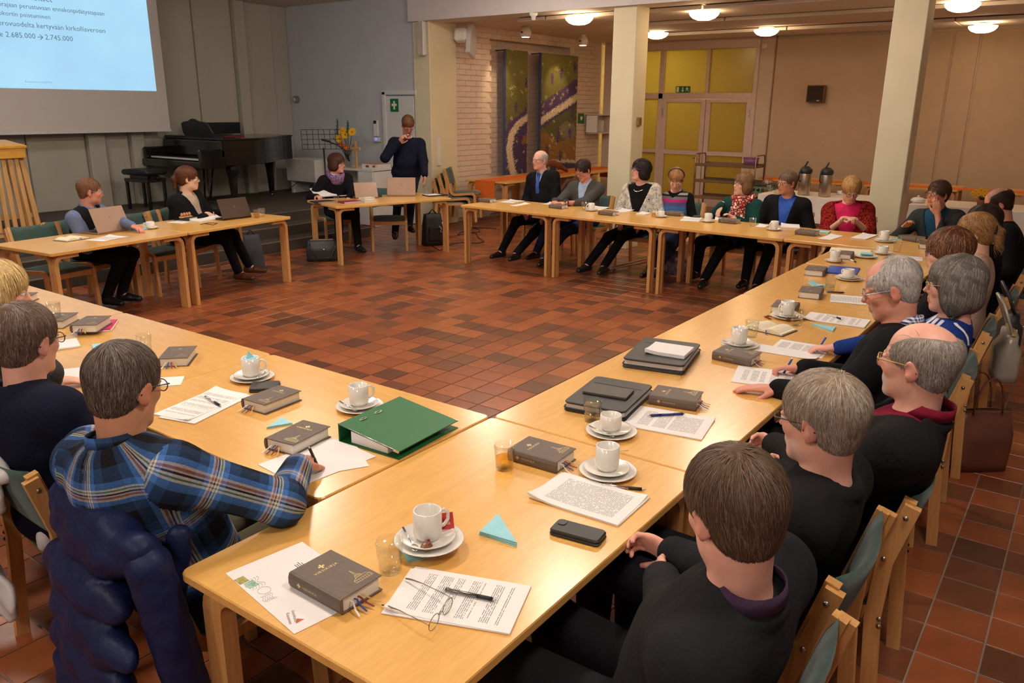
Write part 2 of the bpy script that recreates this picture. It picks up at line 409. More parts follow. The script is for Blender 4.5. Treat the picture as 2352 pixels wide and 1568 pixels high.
# ---- stage with steps
CARPET = M('stage_carpet', srgb(72, 64, 56), .95, var=.15, nscale=120, bump=.3, bscale=400)
NOSE = M('step_nosing', srgb(120, 100, 78), .6)
st = empty('stage', (0, 0, 0)); S(st, 'dark carpeted stage with three wide steps')
for k in range(3):
    y0 = 6.92+.35*k; z1 = SZ*(k+1)/3; x1 = 7.42
    MB().box(((XB+x1)/2, (y0+YB)/2, z1/2), (x1-XB, YB-y0, z1)).build('step', CARPET, st)
    MB().box(((XB+x1)/2, y0+.02, z1+.002), (x1-XB, .045, .008)).build('step_nosing', NOSE, st)
# stage back panels (folding grey panels with standing strips)
bp = empty('wall_stage_panels', (0, 0, 0)); S(bp, 'grey folding panels along the stage back wall')
us = [(-1.0, 'f'), (3.0, 'f'), (5.00, 's'), (5.42, 'f'), (5.72, 's'), (6.0, 'f'), (6.55, 'n'), (6.95, 'f'), (7.62, 's'), (7.9, 'f'), (8.3, 's'), (8.60, 'f')]
edges = [XB, -2.4, -.6, 1.2, 3.0, 4.2, 5.0, 5.25, 5.65, 5.85, 6.35, 6.95, 7.65, 7.85, 8.45, XW]
for k in range(len(edges)-1):
    x0, x1 = edges[k], edges[k+1]; nar = x1-x0 < .26; d = .16 if nar else (.06 if k % 2 else .03)
    MB().box(((x0+x1)/2, YB-d/2-.001, (SZ+ZC)/2), (x1-x0-.006, d, ZC-SZ), ch=.01).build('folding_panel', GREYC, bp)
# ---- white door beside the stage, with first aid sign
DW = M('door_white', srgb(214, 214, 212), .5, var=.02)
d1 = empty('door_1', (XW, 0, 0)); S(d1, 'white door with a green first aid sign')
MB().box((-.02, 7.56, 1.02), (.04, .62, 2.02), ch=.004).build('door_leaf', DW, d1)
MB().box((-.03, 7.90, 1.04), (.06, .07, 2.12), ch=.006).box((-.03, 7.56, 2.085), (.06, .75, .07), ch=.006).build('door_frame', DW, d1)
GREEN = M('sign_green', srgb(20, 110, 60), .5, var=.02); SIGNW = M('sign_white', srgb(225, 225, 190), .5, var=.02)
sg = MB().box((-.045, 7.67, 1.89), (.008, .175, .20)).build('first_aid_sign', GREEN, d1)
MB().box((-.051, 7.67, 1.89), (.004, .035, .13)).box((-.0515, 7.67, 1.895), (.004, .11, .035)).build('cross', SIGNW, sg)
# ---- glass door set in the far wall
d2 = empty('door_2', (XF, 0, 0)); S(d2, 'double glass door with side light and fanlights in a pinkish white frame')
FR = M('door_frame_pink', srgb(212, 190, 180), .55, var=.03)
def frosted():
    m, N, L, b = _nt('frosted_yellow_glass'); out = N['Material Output']
    tl = N.new('ShaderNodeBsdfTranslucent'); tl.inputs[0].default_value = (*srgb(218, 206, 140), 1)
    df = N.new('ShaderNodeBsdfDiffuse'); df.inputs[0].default_value = (*srgb(190, 165, 90), 1)
    gl = N.new('ShaderNodeBsdfGlossy'); gl.inputs['Roughness'].default_value = .25; gl.inputs[0].default_value = (.8, .8, .7, 1)
    a = N.new('ShaderNodeMixShader'); a.inputs[0].default_value = .25; L.new(tl.outputs[0], a.inputs[1]); L.new(df.outputs[0], a.inputs[2])
    c = N.new('ShaderNodeMixShader'); c.inputs[0].default_value = .06; L.new(a.outputs[0], c.inputs[1]); L.new(gl.outputs[0], c.inputs[2])
    L.new(c.outputs[0], out.inputs[0]); return m
FG = frosted()
ys = [(5.53, 6.38), (4.655, 5.56), (3.74, 4.62)]
def bar(y0, y1, z0, z1, nm='frame_bar', d=.09, par=None): return MB().box((0, (y0+y1)/2, (z0+z1)/2), (d, y1-y0, z1-z0), ch=.006).build(nm, FR, par or d2)
def pane(y0, y1, z0, z1, par=None): return MB().box((0.01, (y0+y1)/2, (z0+z1)/2), (.012, y1-y0, z1-z0)).build('pane', FG, par or d2)
bar(3.66, 6.9, 2.95, ZL); bar(3.66, 3.735, 0, 2.95); bar(4.61, 4.665, 2.15, 2.95); bar(5.545, 5.645, 0, 2.95); bar(6.38, 6.9, 0, 2.95)
bar(3.735, 6.38, 2.045, 2.155)
pane(3.735, 4.61, 2.155, 2.95); pane(4.665, 5.545, 2.155, 2.95); pane(5.645, 6.38, 2.155, 2.95)
bar(5.645, 6.38, 1.0, 1.07); bar(5.645, 6.38, 0, .15); pane(5.645, 6.38, 1.07, 2.045); pane(5.645, 6.38, .15, 1.0)
for y0, y1 in ((3.735, 4.625), (4.64, 5.545)):
    lf = MB().box((-.01, y0+.045, 1.02), (.06, .09, 2.04), ch=.004).box((-.01, y1-.045, 1.02), (.06, .09, 2.04), ch=.004).box((-.01, (y0+y1)/2, 2.01), (.06, y1-y0-.18, .06)).box((-.01, (y0+y1)/2, 1.03), (.06, y1-y0-.18, .08)).box((-.01, (y0+y1)/2, .08), (.06, y1-y0-.18, .16)).build('door_leaf', FR, d2)
    pane(y0+.09, y1-.09, 1.07, 1.98, lf); pane(y0+.09, y1-.09, .16, .99, lf)
    if y0 > 4.6:
        hb = MB().box((-.05, y0+.04, .93), (.02, .035, .2), ch=.004).tube([(-.05, y0+.04, .93), (-.09, y0+.04, .93), (-.09, y0+.16, .93)], .01).build('door_handle', M('brass', (.7, .5, .2), .3, 1.0), lf)
    MB().box((-.05, (y0+.03 if y0 < 4.6 else y1-.02), 1.79), (.03, .02, .14)).build('hinge', M('hinge_metal', (.6, .58, .55), .35, 1.0), lf)
ex = MB().box((-.03, 5.13, 2.222), (.02, .30, .122), ch=.003).build('exit_sign', GREEN, d2)
e = MB().box((-.041, 5.235, 2.222), (.003, .05, .095))
e.box((-.041, 5.13, 2.235), (.003, .016, .06)).add([(-.042, 5.10, 2.21), (-.042, 5.16, 2.21), (-.042, 5.13, 2.175)], [(0, 1, 2)])
e.lathe([(0, 0), (.011, 0)], (-.042, 5.04, 2.26), 10, R=rot3(0, -math.pi/2, 0)).add([(-.042, 5.05, 2.25), (-.042, 5.02, 2.245), (-.042, 5.028, 2.21), (-.042, 5.055, 2.215)], [(0, 1, 2, 3)])
for a, b2 in (((5.05, 2.245), (5.075, 2.225)), ((5.025, 2.24), (5.002, 2.232)), ((5.045, 2.215), (5.065, 2.185)), ((5.035, 2.213), (5.012, 2.198)), ((5.012, 2.198), (5.0, 2.18))): e.tube([(-.042, *a), (-.042, *b2)], .006, 4)
e.build('running_man_symbol', SIGNW, ex)
# corridor behind the glass
cor = MB()
for c, d in (((XF+2.0, 5.0, 1.57), (.1, 4.6, 3.14)), ((XF+1.05, 7.2, 1.57), (2.0, .1, 3.14)), ((XF+1.05, 2.8, 1.57), (2.0, .1, 3.14)), ((XF+1.05, 5, 3.2), (2.0, 4.6, .1)), ((XF+1.05, 5, -.05), (2.0, 4.6, .1))): cor.box(c, d)
S(cor.build('wall_corridor', M('corridor_yellow', srgb(225, 205, 140), .8), None), 'yellowish corridor seen through the frosted glass doors')
def lathe_lamp(name, mat_e, parent, r=.2): ...
LAMP_W = M_emit('lamp_glow_warm', (1.0, .70, .38), SIDE_LAMP); LAMP_H = M_emit('lamp_glow_hall', (1.0, .91, .80), HALL_LAMP); LAMP_C = M_emit('lamp_glow_corridor', (1.0, .88, .55), 34.0)
LBASE = M('lamp_base_white', srgb(235, 228, 220), .4, var=.02)
def lamp_thing(loc, mat, label, group, r=.19):
    o = empty('ceiling_lamp', loc, 0, label, 'lamp', group)
    MB().lathe([(0, 0), (r*.62, 0), (r*.62, -.03), (0, -.03)], n=24).build('base', LBASE, o)
    MB().lathe([(r*1.0, -.035), (r*1.0, -.045), (r*.93, -.07), (r*.75, -.1), (r*.45, -.122), (0, -.13)], n=24).lathe([(r*.55, -.028), (r*1.0, -.035)], n=24).build('glass_bowl', mat, o)
    return o
for (u, v), zz, lab in (((1330, 48), 3.02, 'glowing dome ceiling lamp left of the middle pillar'), ((1617, 37), 3.02, 'glowing dome ceiling lamp right of the middle pillar, nearer row'), ((1508, 82), 3.02, 'glowing dome ceiling lamp half hidden behind the middle pillar'),
                        ((1760, 75), 3.02, 'glowing dome ceiling lamp above the beige wall left of the right pillar'), ((2210, 17), 3.02, 'large glowing dome ceiling lamp right of the right pillar'), ((2257, 67), 2.99, 'glowing dome ceiling lamp at far right near the wall')):
    p = PZ(u, v, zz); lamp_thing((p[0], p[1], zz+.075), LAMP_W, lab, 'dome lamps under the low ceiling')
    # short stem to the ceiling board
for x, y in ((11.5, -3.2), (13.0, -3.2)): lamp_thing((x, y, ZL-.06), LAMP_W, 'dome ceiling lamp over the right end of the low part of the hall', 'dome lamps out of the frame')
for x, y in ((-2.4, -1.6), (-2.4, 1.4), (.9, -1.9), (.8, 1.2), (.8, 4.4), (3.9, 1.2), (3.9, 4.4), (7.0, 1.2), (7.0, 4.4), (2.2, 7.4)):  # all out of view; the last, near the stage, is added to brighten its wall
    lamp_thing((x, y, ZC), LAMP_H, 'unseen round dome lamp on the main hall ceiling', 'main hall ceiling lamps', .24)
lamp_thing((XF+1.2, 5.6, 3.12), LAMP_C, 'corridor lamp behind the frosted glass', 'corridor lamps', .22)
# ---- wall things
def thing(name, label, cat, loc=(0, 0, 0), rz=0.0, group=None): return empty(name, loc, rz, label, cat, group)
LG = M('light_grey_metal', srgb(205, 205, 208), .45, var=.02); DK = M('dark_plastic', srgb(34, 34, 36), .5, var=.05); WP = M('white_plastic', srgb(228, 226, 222), .4, var=.02)
t = thing('column_speaker', 'slim white column loudspeaker on the pillar by the speaker', 'loudspeaker', (8.70, 6.985, 2.87))
MB().box((0, 0, 0), (.09, .13, .50), ch=.02).build('cabinet', LG, t); MB().box((-.047, 0, .0), (.006, .10, .46)).build('grille', M('grille_beige', srgb(190, 178, 165), .7, bump=.4, bscale=500), t); MB().tube([(.02, 0, .15), (.06, 0, .15)], .02).build('bracket', WP, t)
t = thing('wall_speaker', 'white slab loudspeaker tilted on a wall bracket', 'loudspeaker', (9.50, 6.66, 2.87), .35)
MB().box((0, 0, 0), (.30, .07, .46), R=rot3(.0, .30, 0), ch=.008).build('cabinet', LG, t)
MB().box((-.12, .13, .08), (.16, .2, .2), R=rot3(0, .3, 0), ch=.03).build('bracket', WP, t)
t = thing('wall_clock', 'small round grey device high on the white stage wall', 'wall device', (8.77, 10.1, 1.98)); MB().lathe([(0, .04), (.05, .04), (.06, .02), (.06, -.03)], (0, 0, 0), 18, R=rot3(0, -math.pi/2, 0)).build('case', M('grey_device', srgb(120, 115, 110), .5), t); MB().lathe([(0, .043), (.035, .043)], (0, 0, 0), 14, R=rot3(0, -math.pi/2, 0)).build('face', LG, t)
t = thing('control_panel', 'white wall control panel with blue display beside the door', 'control panel', (8.78, 8.13, 1.5))
MB().box((0, 0, .02), (.03, .11, .26), ch=.004).build('notice_sheet', WP, t); MB().box((-.018, .01, .12), (.006, .06, .05)).build('dark_label', DK, t); MB().box((-.01, -.02, -.16), (.05, .13, .07), ch=.006).build('case', WP, t); MB().box((-.037, -.02, -.155), (.004, .05, .03)).build('display', M_emit('blue_display', (.1, .15, 1.0), 1.2), t)
t = thing('cable_channel', 'narrow white strip on the pillar behind the stacked chairs', 'strip', (8.92, 6.88, 1.18)); MB().box((0, 0, 0), (.07, .02, .44), ch=.004).build('channel', WP, t)
t = thing('brown_speaker', 'square brown wooden loudspeaker on the beige wall', 'loudspeaker', (XF-.1, 2.555, 2.13)); MB().box((0, 0, 0), (.14, .30, .29), ch=.006).build('cabinet', M_wood('speaker_wood', srgb(120, 78, 48), srgb(84, 50, 30)), t); MB().box((-.072, 0, 0), (.006, .27, .26)).build('grille', M('grille_brown', srgb(58, 44, 34), .9, bump=.4, bscale=500), t); MB().box((-.077, -.06, -.115), (.003, .05, .014)).build('badge', LG, t)
t = thing('defibrillator_sign', 'small green heart sign on the brick wall', 'sign', (13.37, YW-.005, 1.66)); MB().box((0, 0, 0), (.21, .012, .19)).build('plate', GREEN, t)
h = MB().add([(.0, -.008, -.05), (.045, -.008, .0), (.045, -.008, .03), (.022, -.008, .045), (0, -.008, .028), (-.022, -.008, .045), (-.045, -.008, .03), (-.045, -.008, 0)], [(0, 1, 2, 3, 4, 5, 6, 7)]).build('heart', SIGNW, t)
t = thing('wall_cabinet', 'open white wall cabinet on the brick wall beside the pillar', 'cabinet', (13.85, 6.78, 1.55))
MB().box((0, .13, 0), (.7, .02, .38)).box((0, 0, -.18), (.7, .27, .02)).box((0, 0, .18), (.7, .27, .02)).box((-.34, 0, 0), (.02, .27, .36)).box((.34, 0, 0), (.02, .27, .36)).build('carcass', WP, t); MB().box((0, -.02, -.04), (.05, .12, .22)).build('divider', WP, t)
t = thing('pillar_intercom', 'small brass coloured box on the side of the middle pillar', 'wall device', (8.93, 3.345, 1.70)); MB().box((0, 0, 0), (.10, .03, .11), ch=.006).build('case', M('brass_box', srgb(170, 140, 90), .4, .3), t); MB().box((.0, -.018, .0), (.05, .006, .07)).build('cover', M('brass_dark', srgb(120, 96, 60), .5), t)
t = thing('wall_socket_strip', 'white bracket low on the right pillar', 'strip', (8.92, -.03, 1.1)); MB().box((0, 0, 0), (.05, .02, .22), ch=.006).build('strip', WP, t)
for (u, v), lab in (((1207, 75), 'white ball spotlight above the left tapestry'), ((1339, 95), 'white ball spotlight above the right tapestry')):
    p = PY(u, v, 6.25); t = thing('ball_spotlight', lab, 'spotlight', p, 0, 'ball spotlights on the low ceiling')
    MB().lathe([(.001, .095)]+[(.095*math.sin(math.radians(a)), .095*math.cos(math.radians(a))) for a in range(15, 141, 12)], n=20).build('shade', WP, t)
    MB().tube([(0, 0, .09), (0, 0, ZL-.02-p[2])], .02).lathe([(0, 0), (.05, 0), (.05, -.02), (0, -.02)], (0, 0, ZL-.005-p[2])).build('stem', WP, t)
    MB().lathe([(0, -.072), (.055, -.072)], n=16).build('bulb', M_emit('spot_bulb'+lab[-4], (1.0, .62, .3), 60.0), t)
    for s_ in (-1, 1): MB().tube([(s_*.115, 0, 0), (s_*.09, 0, 0)], .014).build('pivot_knob', DK, t)
    L_ = bpy.data.lights.new('tapestry_spot', 'SPOT'); L_.energy = 18; L_.color = (1, .72, .4); L_.spot_size = 1.0; L_.spot_blend = .7; L_.shadow_soft_size = .04
    lo = bpy.data.objects.new('spot_beam', L_); link(lo, t); lo.location = (0, 0, -.10); d = Vector((0.15, .62, -.75)); lo.rotation_euler = d.to_track_quat('-Z', 'Y').to_euler()
p = PZ(1210, 22, 3.1); t = thing('smoke_detector', 'small white detector under the ceiling beam', 'detector', (8.74, 4.95, ZL-.02)); MB().lathe([(0, 0), (.06, 0), (.055, -.03), (.03, -.05), (.03, -.09), (0, -.1)], n=16).build('case', WP, t)
for (u, v), lab in (((1521, 42), 'flat round ceiling detector behind the middle pillar'), ((1628, 66), 'flat round ceiling detector between two dome lamps')):
    p = PZ(u, v, ZL-.02); t = thing('ceiling_detector', lab, 'detector', (p[0], p[1], ZL), 0); MB().lathe([(0, 0), (.09, 0), (.09, -.02), (.05, -.035), (0, -.035)], n=18).build('case', WP, t)
# ---- tapestries (woven picture: winding white path, purple flower bands, green and ochre meadow)
TAPM = M_attr('tapestry_wool', 'tint', .95, .8, 260, .2, .25, 60, bdist=.006)
def seg_d(px, py, pts):
    d = np.full(px.shape, 1e9); sgn = np.zeros(px.shape)
    for (ax, ay), (bx, by) in zip(pts[:-1], pts[1:]):
        vx, vy = bx-ax, by-ay; tt = np.clip(((px-ax)*vx+(py-ay)*vy)/(vx*vx+vy*vy), 0, 1)
        dd = np.hypot(px-ax-tt*vx, py-ay-tt*vy); s2 = np.sign(vx*(py-ay)-vy*(px-ax)); m = dd < d; d[m] = dd[m]; sgn[m] = s2[m]
    return d*sgn
def tapestry(label, x0, x1, z0, z1, nx, nz):
    t = thing('tapestry', label, 'tapestry', (x0, YW-.03, z0), 0, 'tapestries on the brick wall')
    X_, Z_ = np.meshgrid(np.linspace(x0, x1, nx), np.linspace(z0, z1, nz), indexing='ij')
    U = np.empty_like(X_); Vv = np.empty_like(X_)
    P3 = np.stack([X_, np.full_like(X_, YW-.03), Z_], -1).reshape(-1, 3); q = (P3-CAM) @ RCAM.T
    U = (1176+F_PX*q[:, 0]/q[:, 2]).reshape(X_.shape); Vv = (784-F_PX*q[:, 1]/q[:, 2]).reshape(X_.shape)
    U = U+nrs.normal(0, 1.3, U.shape); Vv = Vv+nrs.normal(0, 1.6, U.shape)
    G1, G2, OC, PU, WH, NV, ST = [np.array(srgb(*c)) for c in ((92, 90, 34), (132, 126, 52), (150, 108, 36), (84, 52, 112), (232, 214, 186), (58, 46, 92), (150, 140, 120))]
    f = np.clip((Vv-130)/260+nrs.normal(0, .12, U.shape), 0, 1)[..., None]; C_ = G2*(1-f)+G1*f
    path = [(1186, 420), (1176, 390), (1166, 345), (1172, 310), (1190, 280), (1215, 265), (1246, 276), (1280, 252), (1305, 235), (1335, 214)]
    path1 = [(1186, 420), (1176, 390), (1168, 345), (1174, 310), (1190, 284), (1216, 266)]; path2 = [(1240, 280), (1280, 252), (1305, 236), (1335, 214)]
    pp = path1 if x0 < 11.5 else path2
    d = seg_d(U, Vv, pp)
    up = -d
    oc = ((Vv > 303) & (U > 1240)) | ((U > 1196) & (Vv > 300) & (U < 1222) & (Vv < 350))
    C_[oc] = OC*(1+nrs.normal(0, .1, (oc.sum(), 1)))
    band = (up > 7) & (up < (34 if x0 > 11.5 else 16)); C_[band] = PU*(1+nrs.normal(0, .18, (band.sum(), 1)))
    band = (up < -7) & (up > (-14 if x0 > 11.5 else -26)); C_[band] = (PU*.8)
    if x0 < 11.5: b2 = (Vv > 330) & (up < -7) & (U > 1178); C_[b2] = PU*.7
    st = np.hypot((U-1303)/19, (Vv-300)/20) < 1; C_[st & (nrs.rand(*U.shape) < .75)] = ST*.8
    gr = (np.hypot((U-1290)/44, (Vv-275)/48) < 1) & (up < -14) & ~st; C_[gr] = G1
    bot = (Vv > 372+.0*U) & (U > 1240); C_[bot] = NV
    bb = (np.abs(Vv-370) < 3) & (U > 1240); C_[bb] = WH*.9
    C_[np.abs(d) < 7] = WH*(1+nrs.normal(0, .06, ((np.abs(d) < 7).sum(), 1)))
    for k in range(46 if x0 > 11.5 else 26):
        cu, cv = nrs.uniform(U.min(), U.max()), nrs.uniform(Vv.min(), Vv.max()); w_ = (np.abs(U-cu) < 1.5) & (np.abs(Vv-cv) < 3.2) & (np.abs(d) > 8); C_[w_] = np.array(srgb(210, 190, 120))
    for k in range(9 if x0 > 11.5 else 6):
        cu, cv = nrs.uniform(U.min(), U.max()), nrs.uniform(150, 360); w_ = (np.hypot((U-cu)/3.2, (Vv-cv)/13) < 1) & (np.abs(d) > 8); C_[w_] = PU
    V3 = P3-np.array([x0, YW-.03, z0]); V3[:, 1] -= nrs.uniform(0, .018, len(V3))
    I = np.arange(nx*nz).reshape(nx, nz); Fq = np.stack([I[:-1, :-1], I[1:, :-1], I[1:, 1:], I[:-1, 1:]], -1).reshape(-1, 4)
    me = np_mesh('woven_picture', V3, Fq, [TAPM], True, {'tint': np.c_[C_.reshape(-1, 3), np.ones(nx*nz)]}); inst('woven_picture', me, t)
    MB().box(((x1-x0)/2, .012, (z1-z0)/2), (x1-x0, .02, z1-z0)).build('backing', M('tapestry_backing_blue', srgb(70, 82, 120), .9), t)
    MB().tube([(-.02, .02, z1-z0-.01), (x1-x0+.02, .02, z1-z0-.01)], .012, 8).build('hanging_rod', DK, t)
    for xx in (.06, x1-x0-.06): MB().tube([(xx, .02, z1-z0-.01), (xx, .27, z1-z0-.01)], .01, 6).build('wall_peg', DK, t)
    MB().box((-.005, .0, (z1-z0)/2), (.012, .05, z1-z0)).build('side_edge', M('tapestry_backing_blue', srgb(70, 82, 120), .9), t)
tapestry('narrow ochre and green tapestry with a white winding path', 10.74, 11.42, .62, 2.83, 60, 190)
tapestry('wide green tapestry with a white path and a purple band', 11.84, 13.14, .55, 2.83, 110, 190)
# ================================================================== FURNITURE
MB_stage = MB().box(((7.42+XW)/2, (8.3+YB)/2, SZ/2), (XW-7.42, YB-8.3, SZ)).build('step', CARPET, st)
BIRCH = M_wood('birch_top', srgb(236, 184, 102), srgb(226, 170, 88), .3, (1.2, 16, 16), .35)
BIRCHL = M_wood('birch_leg', srgb(220, 168, 104), srgb(200, 142, 82), .4, (20, 20, 1.5), .15)
GREENF = M('green_upholstery', srgb(58, 84, 78), .95, var=.16, nscale=40, bump=.5, bscale=300, sheen=.2)
SCREW = M('screw_metal', (.35, .3, .25), .35, 1.0)
TL, TW, TT = 1.333, .86, .028
_tcache = {}
def leg_mesh(key, along):
    # bent L leg: foot at origin, bracket runs along +x under the top
    if 'leg' not in _tcache:
        zt = TZ-TT; r = .065; th = .034
        path = [(0, 0, 0), (0, 0, zt-th/2-r)]+[(r-r*math.cos(math.radians(a)), 0, zt-th/2-r+r*math.sin(math.radians(a))) for a in (18, 36, 54, 72, 90)]+[(.20, 0, zt-th/2)]
        _tcache['leg'] = MB().strip(path, .046, th, (0, 1, 0)).mesh('leg', BIRCHL)
        _tcache['shoe'] = MB().box((0, 0, .004), (.042, .056, .008)).mesh('foot_pad', DK)
    return _tcache['leg']
def make_table(name, L_, W_, label, cat='table', group=None):
    t = empty(name, (0, 0, 0), 0, label, cat, group)
    top = MB().prism(round_rect(L_, W_, .022, 3), TZ-TT, TZ, bev=.004).build('tabletop', BIRCH, t)
    lm = leg_mesh(0, 0)
    for sx in (-1, 1):
        for sy in (-1, 1):
            # long L leg, bracket along the long edge
            o = inst('leg', lm, t, (sx*(L_/2-.052), sy*(W_/2-.055), 0), (0, 0, 0 if sx < 0 else math.pi))
            # short L leg, bracket along the short edge
            inst('leg', lm, t, (sx*(L_/2-.055), sy*(W_/2-.098), 0), (0, 0, math.pi/2 if sy < 0 else -math.pi/2))
    return t
def put(t, x, y, rz=0.0): t.location = (float(x), float(y), 0); t.rotation_euler = (0, 0, rz); return t
TABLES = []
proto = make_table('meeting_table', TL, TW, '', 'table', 'tables pushed together in a square')
_first = [True]
def table(x, y, rz, label, L_=None):
    if L_: t = make_table('meeting_table', L_, TW, label, 'table', 'tables pushed together in a square')
    elif _first[0]: t = proto; _first[0] = False
    else: t = copy_tree(proto)
    put(t, x, y, rz); t['label'] = label; TABLES.append((x, y, rz)); return t
rl = ['nearest birch table at the front corner with an envelope and a hymn book', 'birch table second from the camera in the right row, with a zipped black portfolio', 'birch table third from the camera in the right row', 'birch table fourth from the camera in the right row']
for k, x0 in enumerate((-.006, 1.334, 2.674, 4.014)): table(x0+TL/2, -TW/2, 0, rl[k])
table(5.36+.5, -TW/2, 0, 'short birch table at the far end of the right row', 1.0)
ll = ['birch table in the left row under the green binder', 'birch table second in the left row, by the man in the dark sweater', 'birch table third in the left row at the left picture edge', 'birch table last in the left row, almost out of the picture']
for k in range(4): table(TL-TW/2, .012+TL/2+k*(TL+.004), math.pi/2, ll[k])
fa = math.radians(2.2); fo = np.array([6.60, 4.53]); fd = np.array([math.sin(-fa)*1.0, -math.cos(fa)]); fn = np.array([math.cos(fa), math.sin(-fa)])
frl = ['birch table at the left end of the far row, before the bald man', 'second birch table of the far row, before the white jacket', 'third birch table of the far row, before the green cardigan', 'fourth birch table of the far row, before the red shawl']
for k in range(4):
    c = fo+fd*(TL/2+k*(TL+.004))+fn*(TW/2); table(c[0], c[1], math.pi/2-fa, frl[k])
ha = math.radians(6.6); hd = np.array([math.cos(ha), math.sin(ha)]); hn = np.array([-math.sin(ha), math.cos(ha)]); h0 = np.array([1.975, 5.0])
for k, lab in enumerate(('birch head table with the large silver laptop', 'birch head table with the dark laptop before the ponytailed woman')):
    c = h0+hd*(TL/2+k*(TL+.01))+hn*(.4); table(c[0], c[1], ha, lab)
ga = math.radians(-16.2); gd = np.array([math.cos(ga), math.sin(ga)]); gn = np.array([-math.sin(ga), math.cos(ga)]); g0 = np.array([5.535, 5.565])
c = g0+gd*.825+gn*.42; H2 = c; table(c[0], c[1], ga, 'birch head table in front of the standing man', 1.65)
# ---- chairs
def make_chair():
    t = empty('stacking_chair', (0, 0, 0)); fr_path = lambda s: None
    for s in (-1, 1):
        y = s*.225
        P = [(.235, y, 0), (.215, y, .36)]+[(.215-.05+.05*math.cos(math.radians(a)), y, .375+.05*math.sin(math.radians(a))) for a in (0, 30, 60, 90)]
        P += [(-.10, y, .405)]+[(-.10-.07*math.sin(math.radians(a)), y, .475-.07*math.cos(math.radians(a))) for a in (20, 40, 60, 75)]+[(-.215, y, .62), (-.265, y, .80)]
        MB().strip(P, .03, .036, (0, 1, 0)).build('side_frame', BIRCHL, t)
        MB().strip([(-.245, y+s*.018, 0), (-.215, y+s*.018, .40), (-.225, y+s*.018, .60), (-.275, y+s*.018, .79)], .026, .045, (0, 1, 0)).build('rear_leg', BIRCHL, t)
    MB().box((.205, 0, .375), (.025, .42, .055), ch=.004).build('front_rail', BIRCHL, t)
    MB().box((-.17, 0, .385), (.025, .42, .05), ch=.004).build('rear_rail', BIRCHL, t)
    # seat pad
    V = []; F = []; n = 9
    for layer, zz in ((0, .415), (1, .0)):
        for i in range(n):
            for j in range(n):
                a, b2 = -1+2*i/(n-1), -1+2*j/(n-1); x = .025+.225*a; y = .205*b2
                if layer == 0: z = .41
                else: z = .425+.03*(1-abs(a)**4)*(1-abs(b2)**4)-.012*max(0, a)**2-.008*(1-b2*b2)
                V.append((x, y, z))
    for i in range(n-1):
        for j in range(n-1):
            q = i*n+j; F.append((q, q+1, q+n+1, q+n)); q += n*n; F.append((q, q+n, q+n+1, q+1))
    B = [i*n for i in range(n)]+[(n-1)*n+j for j in range(1, n)]+[i*n+n-1 for i in range(n-2, -1, -1)]+[j for j in range(n-2, 0, -1)]
    for k in range(len(B)): a, b2 = B[k], B[(k+1) % len(B)]; F.append((a, b2, b2+n*n, a+n*n))
    MB().add(V, F, 0, True).build('seat', GREENF, t)
    V = []; F = []
    for sgn in (1, -1):
        for i in range(n):
            for j in range(7):
                a, b2 = -1+2*i/(n-1), j/6; y = .21*a; z = .535+.27*b2-.02*(1-a*a)*(1 if b2 > .5 else -1)*abs(2*b2-1)
                x = -.195-.07*b2-.035*(1-a*a)+sgn*.016*(1-abs(2*b2-1)**5); V.append((x, y, z))
    m = n*7
    for i in range(n-1):
        for j in range(6): q = i*7+j; F.append((q, q+7, q+8, q+1)); F.append((q+m, q+m+1, q+m+8, q+m+7))
    B = [i*7 for i in range(n)]+[(n-1)*7+j for j in range(1, 7)]+[i*7+6 for i in range(n-2, -1, -1)]+[j for j in range(5, 0, -1)]
    for k in range(len(B)): a, b2 = B[k], B[(k+1) % len(B)]; F.append((a, b2, b2+m, a+m))
    MB().add(V, F, 0, True).build('backrest', GREENF, t)
    sc = MB()
    for s in (-1, 1):
        for x, z in ((-.262, .755), (-.222, .61), (-.235, .41), (-.237, .385)): sc.lathe([(0, .006), (.007, .004), (.008, 0)], (x, s*.257, z), 8, R=rot3(-s*math.pi/2, 0, 0))
    sc.build('bolt', SCREW, t, kind='stuff')
    return t
chair0 = make_chair(); _cf = [True]
def chair(x, y, yaw, label, group='green upholstered bentwood chairs', z=0.0, tilt=0.0):
    if _cf[0]: c = chair0; _cf[0] = False
    else: c = copy_tree(chair0)
    c.location = (float(x), float(y), z); c.rotation_euler = (0, 0, math.radians(yaw)); c['label'] = label; c['category'] = 'chair'; c['group'] = group
    return c
# empty chairs
chair(2.42, 5.93, -83, 'empty green chair at the left end of the head tables')
chair(3.52, 6.05, -83, 'empty green chair between the waistcoat man and the ponytailed woman')
chair(6.83, 5.98, 226, 'empty green chair facing the camera under the table of the standing man')
for k in range(3): chair(8.98-.11*k, 6.42+.02*k, -62, ('front topmost green chair of the leaning stack by the brick wall', 'middle green chair of the leaning stack by the brick wall', 'rearmost lowest green chair of the stack by the pillar')[k], 'stacked chairs by the pillar', z=.14-.07*k)
